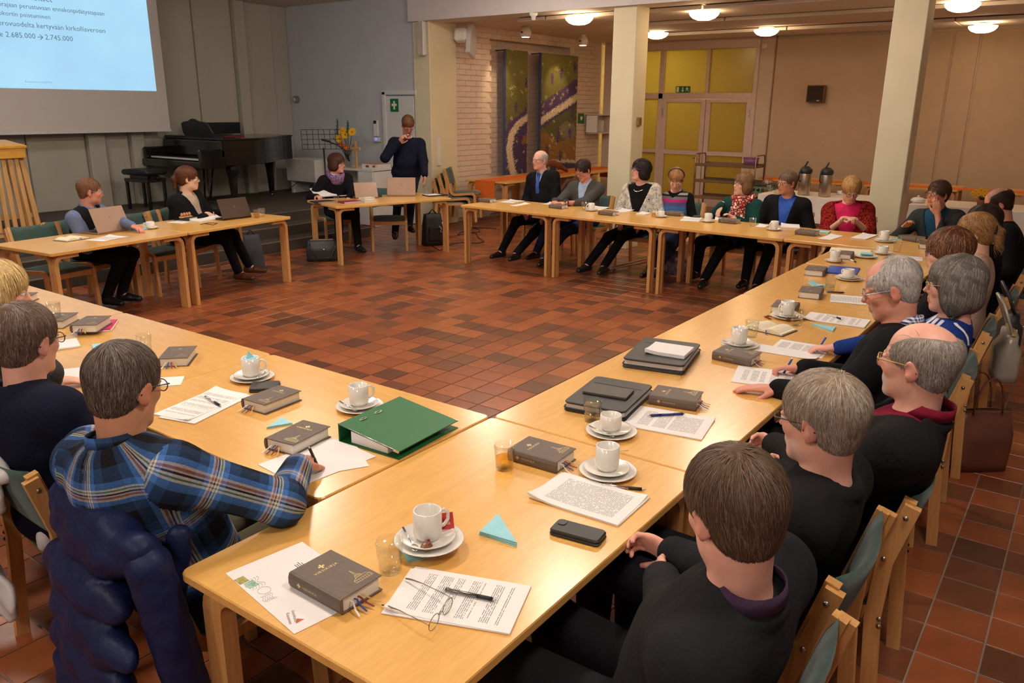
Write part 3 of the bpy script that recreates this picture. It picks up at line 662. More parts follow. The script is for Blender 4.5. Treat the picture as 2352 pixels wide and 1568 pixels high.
# ---- side table with orange runner along the brick wall
ORANGE = M('orange_cloth', srgb(226, 110, 30), .85, var=.08, nscale=50, bump=.3, bscale=400)
for k, (x, lab) in enumerate(((10.05, 'birch side table along the brick wall under the orange runner, near end'), (11.40, 'birch side table along the brick wall below the wide tapestry'), (12.75, 'birch side table along the brick wall, behind the middle pillar'))):
    t = copy_tree(proto); put(t, x, 6.30, 0); t['label'] = lab; t['group'] = 'side tables along the brick wall'
ru = MB().box((11.5, 6.12, TZ+.003), (3.9, .36, .004)).box((9.383+.17, 6.12, TZ-.0), (.01, .01, .005))
ru = MB().box((11.4, 6.30, TZ+.003), (4.08, .40, .004)).box((9.365, 6.30, TZ-.14), (.006, .40, .29)).box((13.437, 6.30, TZ-.1), (.006, .4, .2)).build('table_runner', ORANGE, label='long orange runner lying over the side tables at the brick wall', cat='table runner')
DRIFT = M_wood('driftwood', srgb(150, 96, 58), srgb(96, 56, 34), .7, (3, 14, 14), 0)
t = thing('driftwood_sculpture', 'brown driftwood branch on the orange runner behind the bald man', 'sculpture', (11.2, 6.2, TZ+.005))
MB().tube([(-.45, 0, .12), (-.2, -.02, .2), (.05, 0, .19), (.3, .02, .12), (.5, 0, .03)], [.05, .06, .055, .05, .03], 10).build('branch', DRIFT, t)
MB().tube([(-.1, 0, .18), (-.05, .02, .3), (.02, .0, .42)], [.035, .025, .012], 8).tube([(-.45, 0, .12), (-.4, 0, .03)], [.04, .05], 8).build('twig', DRIFT, t)
MB().lathe([(0, 0), (.05, .0), (.055, .02), (.02, .03), (.012, .10), (.03, .13), (.03, .15)], (-.3, -.12, 0), 14).build('candle_holder', M('pewter', (.5, .5, .52), .35, 1.0), t)
# ---- buffet tables with white cloth
CLOTH = M('white_tablecloth', srgb(226, 214, 204), .85, var=.03, nscale=6, bump=.15, bscale=40, bdist=.02)
def draped(x0, x1, y0, y1, zb, label):
    n = 60; V = []; F = []; per = []
    for k in range(n):
        s = k/n*4; side = int(s); f = s-side
        p = [(x0+(x1-x0)*f, y0), (x1, y0+(y1-y0)*f), (x1-(x1-x0)*f, y1), (x0, y1-(y1-y0)*f)][side]; per.append((p, side))
    for z, am in ((.752, 0), (.745, .004), (.6, .012), (zb, .022)):
        for k, ((x, y), sd) in enumerate(per):
            off = am*(1+math.sin(k*1.9)+.5*math.sin(k*3.1)); nx, ny = ((0, -1), (1, 0), (0, 1), (-1, 0))[sd]; V.append((x+nx*off, y+ny*off, z))
    for r in range(3):
        for k in range(n): j = (k+1) % n; F.append((r*n+k, r*n+j, (r+1)*n+j, (r+1)*n+k))
    F.append(tuple(range(n)))
    o = MB().add(V, F, 0, False).build('tablecloth', CLOTH, label=label, cat='tablecloth'); return o
for y0, y1, lab, lt in ((.35, 2.0, 'white cloth on the buffet table with the coffee pots', 'buffet table under a white cloth left of the right pillar'), (-2.6, .1, 'white cloth on the buffet table right of the right pillar', 'buffet table under a white cloth right of the right pillar')):
    draped(9.95, 10.75, y0, y1, .42, lab)
    t = thing('buffet_table', lt, 'table', (10.35, (y0+y1)/2, 0)); MB().box((0, 0, .735), (.76, y1-y0-.04, .025)).build('tabletop', BIRCH, t)
    for sx in (-1, 1):
        for sy in (-1, 1): MB().box((sx*.33, sy*((y1-y0)/2-.08), .36), (.05, .05, .72)).build('leg', BIRCHL, t)
for y, lab in ((2.12, 'birch table with an orange runner behind the coffee pots'), (.6, 'birch table with an orange runner behind the right pillar'), (-1.3, 'birch table with an orange runner at the far right wall')):
    t = copy_tree(proto); put(t, 13.15, y, math.pi/2); t['label'] = lab; t['group'] = 'tables along the far wall'
MB().box((12.95, .4, TZ+.003), (.36, 5.2, .004)).build('table_runner', ORANGE, label='orange runner along the tables before the beige wall', cat='table runner')
STEEL = M('brushed_steel', (.55, .45, .34), .3, 1.0, var=.1, stretch=(1, 1, .1))
for (u, v), lab in (((1845, 447), 'tall steel coffee pump pot, left of the two'), ((1893, 451), 'steel coffee pump pot, right of the two')):
    p = PZ(u, v, .755); t = thing('pump_pot', lab, 'coffee pot', (p[0], p[1], .755), math.radians(-30), 'coffee pump pots on the buffet')
    MB().lathe([(0, 0), (.075, 0), (.078, .01), (.078, .27), (.075, .285)], n=24).build('body', STEEL, t)
    MB().lathe([(.077, .283), (.08, .3), (.08, .33), (.06, .36), (.045, .375), (0, .378)], n=24).build('lid', DK, t)
    MB().tube([(-.03, 0, .37), (.0, 0, .41), (.02, 0, .44)], .012, 8).build('pump_lever', DK, t); MB().tube([(.05, 0, .34), (.1, 0, .33), (.105, 0, .30)], .014, 8).build('spout', DK, t); MB().tube([(-.078, 0, .33), (-.11, 0, .3), (-.11, 0, .2), (-.08, 0, .18)], .008, 6).build('handle', DK, t)
CLEAR = M_clear('clear_plastic', (.93, .9, .86), .7)
for k, (u, v, r, lab) in enumerate(((1762, 439, .08, 'clear plastic jar on the buffet, left'), (1791, 444, .075, 'clear plastic jar on the buffet, right'))):
    p = PZ(u, v, .755); t = thing('clear_jar', lab, 'jar', (p[0], p[1], .755), 0); MB().lathe([(0, 0), (r, 0), (r, .13), (r*.7, .17), (0, .18)], n=16).build('jar', CLEAR, t); MB().lathe([(r*.98, .125), (r*1.05, .13), (r*1.05, .145), (r*.98, .147)], n=16).build('lid_rim', CLEAR, t)
p = PZ(1933, 447, .755); t = thing('sugar_bowl', 'small white bowl on the buffet beside the pump pot', 'bowl', (p[0], p[1], .755)); MB().lathe([(0, 0), (.05, 0), (.065, .05), (.06, .05), (.045, .01), (0, .01)], n=16).build('bowl', WP, t); MB().lathe([(0, .05), (.03, .045), (.05, .03)], n=10).build('sugar_cubes', WP, t)
p = PZ(2108, 465, .755); t = thing('cream_dish', 'white covered dish on the right buffet cloth', 'dish', (p[0], p[1], .755)); MB().lathe([(0, 0), (.07, 0), (.09, .03), (.06, .06), (0, .07)], n=16).build('dish', WP, t); MB().lathe([(0, .09), (.015, .085), (.012, .065)], n=10).build('knob', WP, t)
# yellow flowers at right
YEL = M('petal_yellow', srgb(240, 190, 20), .6); LEAF = M('leaf_green', srgb(60, 96, 40), .6); ORF = M('petal_orange', srgb(230, 90, 30), .6)
def flower(mb, c, r, nrm, n=12, mi=0):
    nrm = np.asarray(nrm, float); nrm /= np.linalg.norm(nrm); a = np.cross(nrm, (0, 0, 1.0)); a = a/np.linalg.norm(a); b2 = np.cross(nrm, a); c = np.asarray(c, float)
    for k in range(n):
        t0 = 2*math.pi*k/n; d = a*math.cos(t0)+b2*math.sin(t0); s = -a*math.sin(t0)+b2*math.cos(t0)
        mb.add([c+d*r*.15, c+d*r*.6+s*r*.2+nrm*r*.12, c+d*r+nrm*r*.02, c+d*r*.6-s*r*.2+nrm*r*.12], [(0, 1, 2, 3)], mi)
    mb.lathe([(0, r*.14), (r*.18, r*.1), (r*.22, 0)], c, 8, mi+1 if mi == 0 else mi, R=np.stack([a, b2, nrm], 1))
p = PX(2258, 440, 11.6); t = thing('flower_pot', 'yellow flowers in a pot behind the balding man at right', 'flowers', (10.35, -.63, .755))
MB().lathe([(0, 0), (.04, 0), (.055, .07), (.048, .07), (0, .06)], n=14).build('pot', M('terracotta', srgb(150, 80, 50), .8), t)
fb = MB(); lb = MB()
for k in range(14):
    a = k*2.4; r = .05+.07*rnd.random(); c = (r*math.cos(a), r*math.sin(a), .12+.06*rnd.random()); flower(fb, c, .035, (-1, -.6, .6)); lb.tube([(0, 0, .06), c], .004, 4)
fb.build('blossom', [YEL, ORF], t, kind='stuff'); lb.build('stem', LEAF, t)
# ---- trolley
BRN = M('trolley_brown', srgb(120, 92, 62), .5); t = thing('serving_trolley', 'brown serving trolley with three shelves before the glass doors', 'trolley', (12.5, 3.42, 0), math.pi/2)
for z in (.93, .66, .38): MB().box((0, 0, z), (1.05, .5, .025), ch=.004).box((0, .24, z+.02), (1.05, .015, .04)).box((0, -.24, z+.02), (1.05, .015, .04)).build('shelf', BRN, t)
for sx in (-1, 1):
    MB().tube([(sx*.53, -.22, .06), (sx*.53, -.22, 1.05), (sx*.53, -.18, 1.12), (sx*.53, .18, 1.12), (sx*.53, .22, 1.05), (sx*.53, .22, .06)], .012, 8).build('side_frame', M('trolley_tube', (.35, .27, .2), .3, .8), t)
    for sy in (-1, 1): MB().lathe([(0, -.015), (.04, -.015), (.04, .015), (0, .015)], (sx*.53, sy*.22, .042), 14, R=rot3(math.pi/2, 0, 0)).build('wheel', M('castor_orange', srgb(190, 70, 30), .6), t)
t = thing('purple_bowl', 'purple plastic bowl on the top shelf of the trolley', 'bowl', (12.5, 3.05, .945)); MB().lathe([(0, .004), (.11, .004), (.13, .13), (.12, .13), (.1, .015), (0, .015)], n=20).build('bowl', M('purple_plastic', srgb(140, 90, 140), .4), t); MB().lathe([(.13, .126), (.137, .13), (.13, .136)], n=20).build('rim', M('purple_plastic', srgb(140, 90, 140), .4), t)
p = PX(1668, 470, 11.6); t = thing('laundry_basket', 'green plastic basket with a dark lid beside the trolley', 'basket', (11.6, 2.55, 0)); gb = M('basket_green', srgb(90, 128, 104), .6)
bb = MB().box((0, 0, .02), (.36, .5, .04)); 
for s in (-1, 1):
    for j in range(7): bb.box((s*.185, -.225+.075*j, .36), (.012, .028, .68)); 
    for j in range(6): bb.box((-.15+.06*j, s*.255, .36), (.024, .012, .68))
    for z in (.06, .2, .34, .48, .62, .7): bb.box((s*.185, 0, z), (.014, .5, .03)).box((0, s*.255, z), (.36, .014, .03))
bb.build('basket_body', gb, t); MB().box((0, 0, .73), (.4, .54, .04), ch=.015).build('lid', DK, t)
# ---- projection screen
SCRW = M('screen_white', srgb(206, 200, 196), .9, var=.01)
t = thing('projection_screen', 'large white projection screen hanging over the stage', 'projection screen', (0, 9.95, 0))
p1 = PY(391, 298, 9.95); p0 = PY(0, 313, 9.95); zb = (p1[2]+p0[2])/2; xr = p1[0]; xl = xr-4.2
MB().box(((xl+xr)/2, 0, (zb+ZC-.05)/2), (xr-xl, .012, ZC-.05-zb)).build('screen_cloth', SCRW, t)
MB().box(((xl+xr)/2, 0, zb+.012), (xr-xl+.02, .03, .03)).build('bottom_bar', LG, t); MB().tube([(xl-.05, .0, ZC-.06), (xr+.05, .0, ZC-.06)], .055, 12).build('roller_case', LG, t)
q1 = PY(358.5, 208, 9.95); q0 = PY(0, 203, 9.95); zi = (q1[2]+q0[2])/2; xi = q1[0]
def slide_mat():
    m, N, L, b = _nt('slide_light'); v = coords(N, L, 'Object'); n = noise_tex(N, L, v, .8, 2)
    c = ramp(N, L, n, ((.3, srgb(160, 205, 238)), (.7, srgb(172, 222, 246)))); b.inputs['Base Color'].default_value = (.02, .02, .02, 1)
    L.new(c, b.inputs['Emission Color']); b.inputs['Emission Strength'].default_value = .74; b.inputs['Roughness'].default_value = .9; return m
sl = MB().box((xi-1.85, -.010, (zi+ZC-.15)/2), (3.7, .004, ZC-.15-zi)).build('projected_slide', slide_mat(), t)
INK = M_emit('slide_ink', srgb(84, 108, 128), .62); INKP = M_emit('slide_ink_pale', srgb(120, 140, 205), .66)
tb = MB(); tp = MB()
def slide_line(mb, s, u_end, v_end, hpx, ustart=None, mat=None):
    mb = MB()
    a = PY(u_end, v_end, 9.94); sz = hpx*(np.linalg.norm(a-CAM))/F_PX
    me = text_mesh(s, 1.0); xs = [v.co.x for v in me.vertices]; wd = max(xs)-min(xs); bpy.data.meshes.remove(me)
    if ustart is not None: b0 = PY(ustart, v_end, 9.94); sz = (a[0]-b0[0])/wd
    add_text(mb, s, sz, (a[0]-wd*sz, -.014, a[2]), (1, 0, 0), (0, 0, 1)); mb.build('slide_text', mat or INK, sl, kind='stuff')
slide_line(tb, 'utokset', 119, 5, 22, 60)
slide_line(tb, 'orajaan perustuvaan ennakonpidätystapaan', 239, 36, 12, -2)
slide_line(tb, 'okortin poistuminen', 115, 44, 12, -2)
slide_line(tb, 'erovuodelta kertyvään kirkollisveroon', 241, 76, 14, -1)
slide_line(tb, 'e 2.685.000', 81, 89, 14, 0); slide_line(tb, '2.745.000', 167, 95, 14, 104)
a0, a1 = PY(86, 85, 9.94), PY(98, 86, 9.94); tb.add([(a0[0], -.014, a0[2]+.004), (a0[0], -.014, a0[2]-.004), (a1[0], -.014, a0[2]-.004), (a1[0], -.014, a0[2]+.004)], [(0, 1, 2, 3)])
for s_ in (-1, 1): tb.add([(a1[0]+.006, -.014, a0[2]), (a1[0]-.03, -.014, a0[2]+s_*.034), (a1[0]-.04, -.014, a0[2]+s_*.028), (a1[0]-.006, -.014, a0[2])], [(0, 1, 2, 3)])
tb.build('slide_arrow', INK, sl); slide_line(tp, 'Kuusamon seurakunta', 119, 191, 5, 58, INKP)
# ---- grand piano
PB = M('piano_black', (.008, .008, .009), .18, var=.05, coat=.4); t = thing('grand_piano', 'black grand piano on the stage with its music desk raised', 'piano', (5.76, 8.62, SZ))
PLX, PWY = 2.2, 1.5
def outline(g=0.0):
    p = [(.42+g, g), (.95, g)]
    for k in range(1, 11):
        f = k/10; p.append((.95+(PLX-.95-g-.02)*f, g+(.66)*(3*f*f-2*f**3)))
    p += [(PLX-g, .80), (PLX-g, PWY-.2), (PLX-.12-g, PWY-g), (.42+g, PWY-g)]; return p
MB().prism(outline(), .62, .98, bev=.006).build('case', PB, t)
MB().box((.22, PWY/2, .64), (.44, PWY, .10), ch=.01).box((.23, .035, .76), (.42, .07, .2), ch=.02).box((.23, PWY-.035, .76), (.42, .07, .2), ch=.02).box((.40, PWY/2, .86), (.05, PWY, .22), ch=.008).build('key_bed', PB, t)
kb = MB(); kk = MB(); 
for k in range(52): kb.box((.17, .10+(PWY-.2)*(k+.5)/52, .715), (.15, (PWY-.2)/52-.0015, .02))
for k in range(51):
    if k % 7 not in (2, 6): kk.box((.20, .10+(PWY-.2)*(k+1)/52, .732), (.09, .011, .016))
kb.build('white_keys', M('ivory', srgb(225, 222, 214), .3, var=.02), t); kk.build('black_keys', PB, t)
MB().prism([(x, y) for x, y in outline(-.012) if True], .98, 1.005, bev=.003).build('lid_rear', PB, t)
MB().prism([(.42, -.01), (.62, -.01), (.62, PWY+.01), (.42, PWY+.01)], 1.005, 1.025).build('lid_front_fold', PB, t)
MB().box((1.25, 1.40, 1.115), (.95, .03, .18), R=rot3(.1, 0, 0), ch=.006).build('folded_lid', PB, t)
pd = [(-.36, 0), (.36, 0), (.38, .06), (.33, .20), (.27, .225), (.12, .24), (.05, .27), (0, .275), (-.05, .27), (-.12, .24), (-.27, .225), (-.33, .20), (-.38, .06)]
MB().prism(pd, -.01, .01, R=np.array(Matrix(((0, 0, 1), (1, 0, 0), (0, 1, 0)))) if False else np.array([[0, -.35, .94], [1, 0, 0], [0, .94, .35]]) @ np.array([[1, 0, 0], [0, -1, 0], [0, 0, 1]]) @ np.diag([1, -1, 1]), c=(.47, PWY/2-.1, 1.02)).build('music_desk', M('piano_satin', (.02, .02, .022), .45), t)
MB().box((1.0, .55, 1.012), (.16, .3, .015), ch=.003).build('red_cloth', M('red_cloth', srgb(130, 24, 34), .8), t)
def pleg(x, y): 
    MB().lathe([(.0, .62), (.085, .62), (.095, .55), (.075, .46), (.068, .40), (.045, .08), (.055, .06), (.055, .045), (0, .045)], (x, y, 0), 8, smooth=False).build('leg', PB, t); MB().lathe([(0, -.02), (.024, -.02), (.024, .02), (0, .02)], (x, y, .024), 12, R=rot3(math.pi/2, 0, .4)).build('castor', M('brass_castor', (.75, .55, .2), .3, 1.0), t)
pleg(.62, .14); pleg(.62, PWY-.14); pleg(PLX-.22, 1.02)
MB().tube([(.62, .6, .62), (.55, .65, .1)], .014, 6).tube([(.62, .85, .62), (.55, .8, .1)], .014, 6).box((.53, .73, .09), (.12, .26, .05)).build('pedal_lyre', PB, t)
# piano stool
t = thing('piano_stool', 'black padded piano stool left of the grand piano', 'stool', (5.42, 9.50, SZ), math.radians(8))
MB().prism(round_rect(.36, .56, .03, 3), .50, .575, bev=.022, smooth=True).build('cushion', M('black_leather', (.015, .015, .016), .4), t)
MB().box((0, 0, .465), (.2, .36, .05)).box((0, 0, .425), (.32, .5, .05), ch=.004).build('seat_frame', PB, t)
for sx in (-1, 1):
    for sy in (-1, 1): MB().box((sx*.135, sy*.225, .2), (.04, .04, .4), ch=.004).build('leg', PB, t)
for s in (-1, 1): MB().lathe([(0, 0), (.025, 0), (.025, .03), (0, .03)], (0, s*.27, .46), 12, R=rot3(-s*math.pi/2, 0, 0)).build('height_knob', PB, t)
# lectern at the left edge
t = thing('lectern', 'pale slatted wooden lectern at the left picture edge', 'lectern', (3.0, 8.46, SZ), math.radians(4)); LECT = M_wood('lectern_pine', srgb(222, 178, 118), srgb(200, 148, 88), .45, (20, 20, 1.2), .1); LTOP = M_wood('lectern_top', srgb(226, 170, 70), srgb(206, 146, 52), .4, (2, 14, 14), .2)
MB().box((0, 0, 1.03), (.66, .46, .03), R=rot3(.12, 0, 0), ch=.004).build('reading_board', LTOP, t); MB().box((0, -.20, .955), (.62, .03, .15), ch=.004).box((-.3, 0, .955), (.03, .4, .13)).box((.3, 0, .955), (.03, .4, .13)).build('front_panel', LTOP, t); MB().box((.27, -.02, .9), (.05, .3, .1)).build('side_block', LECT, t)
for k in range(7):
    xt = -.21+.07*k; MB().strip([(xt*1.25, -.17, .06), (xt, -.17, .88)], .02, .045, (0, 1, 0)).build('slat', LECT, t)
for s in (-1, 1): MB().strip([(s*.36, -.14, 0), (s*.275, -.14, .9)], .06, .055, (0, 1, 0)).build('leg', LECT, t); MB().strip([(s*.36, .14, 0), (s*.275, .14, .9)], .06, .055, (0, 1, 0)).build('leg', LECT, t)
MB().box((0, -.13, .22), (.66, .03, .05)).build('cross_rail', LECT, t); MB().box((0, 0, .02), (.8, .4, .03)).build('foot_board', LECT, t)
# music stand, flower table, boxes by the white wall
t = thing('music_stand', 'black wire music stand with a microphone boom', 'music stand', (7.55, 8.02, 0)); BM = M('black_metal', (.02, .02, .022), .4, .3)
cs = MB(); w3 = rot3(-.25, 0, -.6)
for k in range(8): a = w3 @ np.array([-.30+.0857*k, 0, 1.2-1.35]); b2 = w3 @ np.array([-.30+.0857*k, 0, .45-.3]); cs.tube([a+(-.05, 0, 1.38), b2+(-.05, 0, 1.38)], .004, 5)
for k in range(5): a = w3 @ np.array([-.30, 0, -.15+.075*k]); b2 = w3 @ np.array([.30, 0, -.15+.075*k]); cs.tube([a+(-.05, 0, 1.38), b2+(-.05, 0, 1.38)], .004, 5)
cs.build('wire_desk', BM, t); MB().tube([(0, 0, .05), (-.02, 0, 1.25)], .014, 8).build('pole', BM, t)
for k in range(3): a = k*2.09+.4; MB().tube([(0, 0, .2), (.28*math.cos(a), .28*math.sin(a), .012)], .012, 6).build('leg', BM, t)
MB().tube([(.02, -.0, 1.36), (.12, -.14, 1.30), (.2, -.28, 1.2), (.22, -.3, 1.05)], .01, 6).tube([(-.02, .04, 1.375), (.06, -.06, 1.345)], .017, 8).build('microphone_boom', BM, t)
t = thing('white_shelf_unit', 'white shelf unit carrying flowers against the white wall', 'shelf', (8.42, 8.08, 0), 0)
MB().box((0, 0, .885), (.55, .95, .03)).box((0, .46, .44), (.5, .03, .88)).box((0, -.46, .44), (.5, .03, .88)).box((0, -.12, .44), (.5, .03, .88)).box((.24, 0, .44), (.02, .92, .88)).box((0, 0, .3), (.5, .9, .02)).build('carcass', WP, t); MB().box((-.26, -.3, .44), (.02, .32, .86), ch=.004).build('door', WP, t)
t = thing('flower_vase', 'glass vase of yellow gerberas and green spikes behind the scarf woman', 'flowers', (8.30, 8.32, .9))
MB().lathe([(0, 0), (.05, 0), (.06, .2), (.075, .28), (.07, .28), (.055, .2), (.045, .01), (0, .01)], n=18).build('vase', CLEAR, t)
fb = MB(); lb = MB(); sp = MB(); of = MB()
def at83(u, v): q = PX(u, v, 8.22); return q-np.array([8.30, 8.32, .9])
for (u, v, r) in ((787, 301, .075), (793, 309, .08), (780, 318, .08), (809, 303, .075), (766, 317, .06)): c = at83(u, v); fb = MB(); flower(fb, c, r, (-1, -.5 if r > .065 else .9, .45), 16); fb.build('gerbera', [YEL, ORF], t); lb.tube([(0, 0, .1), (c[0]*.4, c[1]*.4, c[2]*.6), c], .006, 5)
for (u, v) in ((795, 339), (783, 331)): flower(of, at83(u, v), .055, (-1, -.4, .3), 12)
for (u, v, v2) in ((775, 275, 310), (799, 279, 306)):
    a, b2 = at83(u, v), at83(u, v2); sp.tube([(0, 0, .1), b2, a], .007, 5)
    for k in range(18): q = b2+(a-b2)*k/17; an = k*2.4; sp.lathe([(0, .0), (.022*(1-k/25), .012), (0, .03)], q+np.array([.012*math.cos(an), .012*math.sin(an), 0]), 5)
for k in range(10): a = k*.7; lb.tube([(0, 0, .15), (.1*math.cos(a), .12*math.sin(a), .36), (.2*math.cos(a), .24*math.sin(a), .42)], [.004, .003, .001], 4)
of.build('orange_flower', [ORF, YEL], t); sp.build('green_spike', LEAF, t); lb.build('stem', LEAF, t)
t = thing('wooden_cross', 'small pale wooden cross standing beside the vase', 'cross', (8.25, 8.08, .9)); MB().box((0, 0, .012), (.09, .13, .024), ch=.004).box((0, 0, .22), (.025, .045, .42), ch=.006).box((0, 0, .31), (.024, .22, .045), ch=.008).build('cross_body', LECT, t)
t = thing('cardboard_box', 'flat white box with red print on the shelf unit', 'box', (8.42, 7.80, .9)); MB().box((0, 0, .04), (.3, .36, .08), ch=.003).build('box_body', WP, t); MB().box((-.152, .05, .04), (.003, .07, .035)).box((-.152, -.1, .045), (.003, .05, .03)).build('red_print', M('print_red', srgb(170, 50, 50), .6), t); MB().box((0, 0, .083), (.31, .37, .006)).build('lid', M('box_brown', srgb(190, 150, 110), .7), t)
t = thing('white_heater_box', 'white box unit on the stage beside the piano', 'heater', (8.45, 9.45, SZ)); MB().box((0, 0, .40), (.45, .75, .38), ch=.006).build('casing', WP, t); MB().box((0, -.3, .1), (.36, .05, .2)).build('foot', WP, t); MB().box((0, .3, .1), (.36, .05, .2)).build('foot', WP, t); MB().tube([(-.2, .1, .2), (-.3, .2, .1), (-.32, .3, .01)], .006, 5).build('cable', DK, t)
# ================================================================== THINGS ON TABLES AND FLOOR
BOOKG = M('hymnal_grey', srgb(104, 90, 80), .6, var=.06, nscale=60, bump=.15, bscale=600); PAGES = M('page_block', srgb(232, 226, 214), .8, var=.05, nscale=4, stretch=(1, 1, 300)); GOLD = M('gold_foil', srgb(226, 206, 140), .35, .6, var=.02)
CHINA = M('white_china', srgb(236, 232, 224), .12, var=.02, coat=.4); SILV = M('cutlery', (.7, .68, .64), .2, 1.0); GLASS = M_clear('tumbler_glass', (.97, .98, .97), .86, .03); JUICE = M_clear('apple_juice', (.98, .74, .22), .86, .05); WATER = M_clear('still_water', (.96, .98, .99), .9, .03)
PAPER = M('white_paper', srgb(238, 234, 232), .8, var=.015); BLUEN = M('blue_napkin', srgb(158, 216, 226), .9, var=.05, nscale=20, bump=.2, bscale=200); BLK = M('black_leather_case', (.022, .021, .02), .42, var=.2, bump=.3, bscale=250); YELP = M('cream_page', srgb(236, 226, 196), .85, var=.03)
RIBB = [M('ribbon_'+n, c, .7) for n, c in (('white', srgb(230, 226, 215)), ('blue', srgb(40, 66, 150)), ('red', srgb(130, 24, 36)), ('gold', srgb(200, 160, 80)))]
def printed(name, seed):
    m, N, L, b = _nt(name); t = N.new('ShaderNodeTexCoord'); sp = N.new('ShaderNodeSeparateXYZ'); L.new(t.outputs['Object'], sp.inputs[0])
    def mt(op, a, c=None, d=None):
        n = N.new('ShaderNodeMath'); n.operation = op
        for i, x in enumerate((a, c, d)):
            if x is None: continue
            if hasattr(x, 'is_output'): L.new(x, n.inputs[i])
            else: n.inputs[i].default_value = x
        return n.outputs[0]
    x, y = sp.outputs[0], sp.outputs[1]
    fr = mt('FRACT', mt('MULTIPLY', y, 1/.0050)); ln = mt('LESS_THAN', fr, .40)
    row = mt('FLOOR', mt('MULTIPLY', y, 1/.0050))
    cb = N.new('ShaderNodeCombineXYZ'); L.new(mt('MULTIPLY', x, 190.0), cb.inputs[0]); L.new(mt('MULTIPLY', row, 7.31), cb.inputs[1]); cb.inputs[2].default_value = seed
    wd = mt('GREATER_THAN', noise_tex(N, L, cb.outputs[0], 1.0, 1), .40)
    c2 = N.new('ShaderNodeCombineXYZ'); L.new(mt('MULTIPLY', row, .23), c2.inputs[0]); c2.inputs[1].default_value = seed*3.1
    para = mt('GREATER_THAN', noise_tex(N, L, c2.outputs[0], 1.0, 0), .36)
    inx = mt('LESS_THAN', mt('ABSOLUTE', x), .078); iny = mt('LESS_THAN', mt('ABSOLUTE', mt('ADD', y, .008)), .115)
    k = mt('MULTIPLY', mt('MULTIPLY', mt('MULTIPLY', ln, wd), para), mt('MULTIPLY', inx, iny))
    L.new(mix_rgb(N, L, k, srgb(240, 236, 233), srgb(138, 134, 134)), b.inputs['Base Color']); b.inputs['Roughness'].default_value = .8; return m
PRINT = [printed('printed_page_%d' % k, 3.7*k+1) for k in range(3)]
def yawpx(a, b2, dz=0.0): p, q = T(*a, dz), T(*b2, dz); return math.atan2(q[1]-p[1], q[0]-p[0])
# ---- hymn book prototype : +Y is up on the cover, spine on -X
BW, BLn, BT = .128, .192, .042
def make_book():
    t = empty('hymn_book', (0, 0, 0))
    c = MB().box((.002, 0, BT-.0015), (BW, BLn, .003), ch=.0008).box((.002, 0, .0015), (BW, BLn, .003), ch=.0008)
    c.prism([(-BW/2-.006+.0, z) for z in ()] or [(-BW/2+.004, 0), (-BW/2-.003, .002), (-BW/2-.007, BT*.3), (-BW/2-.007, BT*.7), (-BW/2-.003, BT-.002), (-BW/2+.004, BT)], -BLn/2, BLn/2, R=np.array([[1, 0, 0], [0, 0, 1], [0, 1, 0]]))
    c.build('cover', BOOKG, t)
    MB().box((-.001, 0, BT/2), (BW-.012, BLn-.010, BT-.006)).build('page_block', PAGES, t)
    z = BT+.0003; p = MB()
    def poly(pts): p.add([(x, y, z) for x, y in pts], [tuple(range(len(pts)))])
    for a in range(4):
        ca, sa = math.cos(a*math.pi/2), math.sin(a*math.pi/2); q = lambda x, y: (-.002+x*ca-y*sa, .052+x*sa+y*ca)
        poly([q(.0008, .0), q(.0035, .008), q(0, .0095), q(-.0035, .008), q(-.0008, 0)])
    add_text(p, 'VIRSIKIRJA', .0125, (-.002, .030, z), (1, 0, 0), (0, 1, 0), 0, 'CENTER', 1.25)
    # line drawing of a spired wooden church
    def ln(a, b2, w=.0011):
        a, b2 = np.array(a), np.array(b2); d = b2-a; n = np.array([-d[1], d[0]])/np.linalg.norm(d)*w/2; poly([tuple(a+n), tuple(a-n), tuple(b2-n), tuple(b2+n)])
    ox, oy = .030, -.074
    L_ = [((-.026, 0), (.026, 0)), ((-.026, 0), (-.026, .010)), ((.026, 0), (.026, .012)), ((-.026, .010), (-.014, .018)), ((-.014, .018), (.018, .020)), ((.018, .020), (.026, .012)), ((-.026, .010), (.026, .012)), ((-.014, .018), (-.010, .028)), ((-.010, .028), (.004, .029)), ((.004, .029), (.008, .020)), ((-.006, .029), (-.003, .056)), ((0, .029), (-.003, .056))]
    L_ += [((-.020+.007*k, .001), (-.020+.007*k, .009)) for k in range(7)]+[((-.008+.004*k, .020), (-.007+.004*k, .027)) for k in range(4)]
    for a, b2 in L_: ln((ox+a[0], oy+a[1]), (ox+b2[0], oy+b2[1]))
    p.build('cover_print', GOLD, t, kind='stuff')
    s = MB(); xs = -BW/2-.0075
    for a in range(4):
        ca, sa = math.cos(a*math.pi/2), math.sin(a*math.pi/2); q = lambda u, v: (xs, .055+u*sa+v*ca, BT/2+u*ca-v*sa)
        s.add([q(.0007, 0), q(.0026, .006), q(-.0026, .006), q(-.0007, 0)], [(0, 1, 2, 3)])
    add_text(s, 'VIRSIKIRJA', .0088, (xs, .040, BT/2-.003), (0, -1, 0), (0, 0, 1), 0, 'LEFT', 1.3); s.build('spine_print', GOLD, t, kind='stuff')
    for k in range(4):
        x = -.035+.012*k; MB().strip([(x, -BLn/2+.02, BT*.5), (x+.002, -BLn/2-.004, BT*.48), (x+.006*(k-1), -BLn/2-.020, .010), (x+.011*(k-1), -BLn/2-.040, .0035+.001*k)], .005, .0008, (1, 0, 0)).build('ribbon_marker', RIBB[k], t)
    return t
book0 = make_book(); _bf = [True]
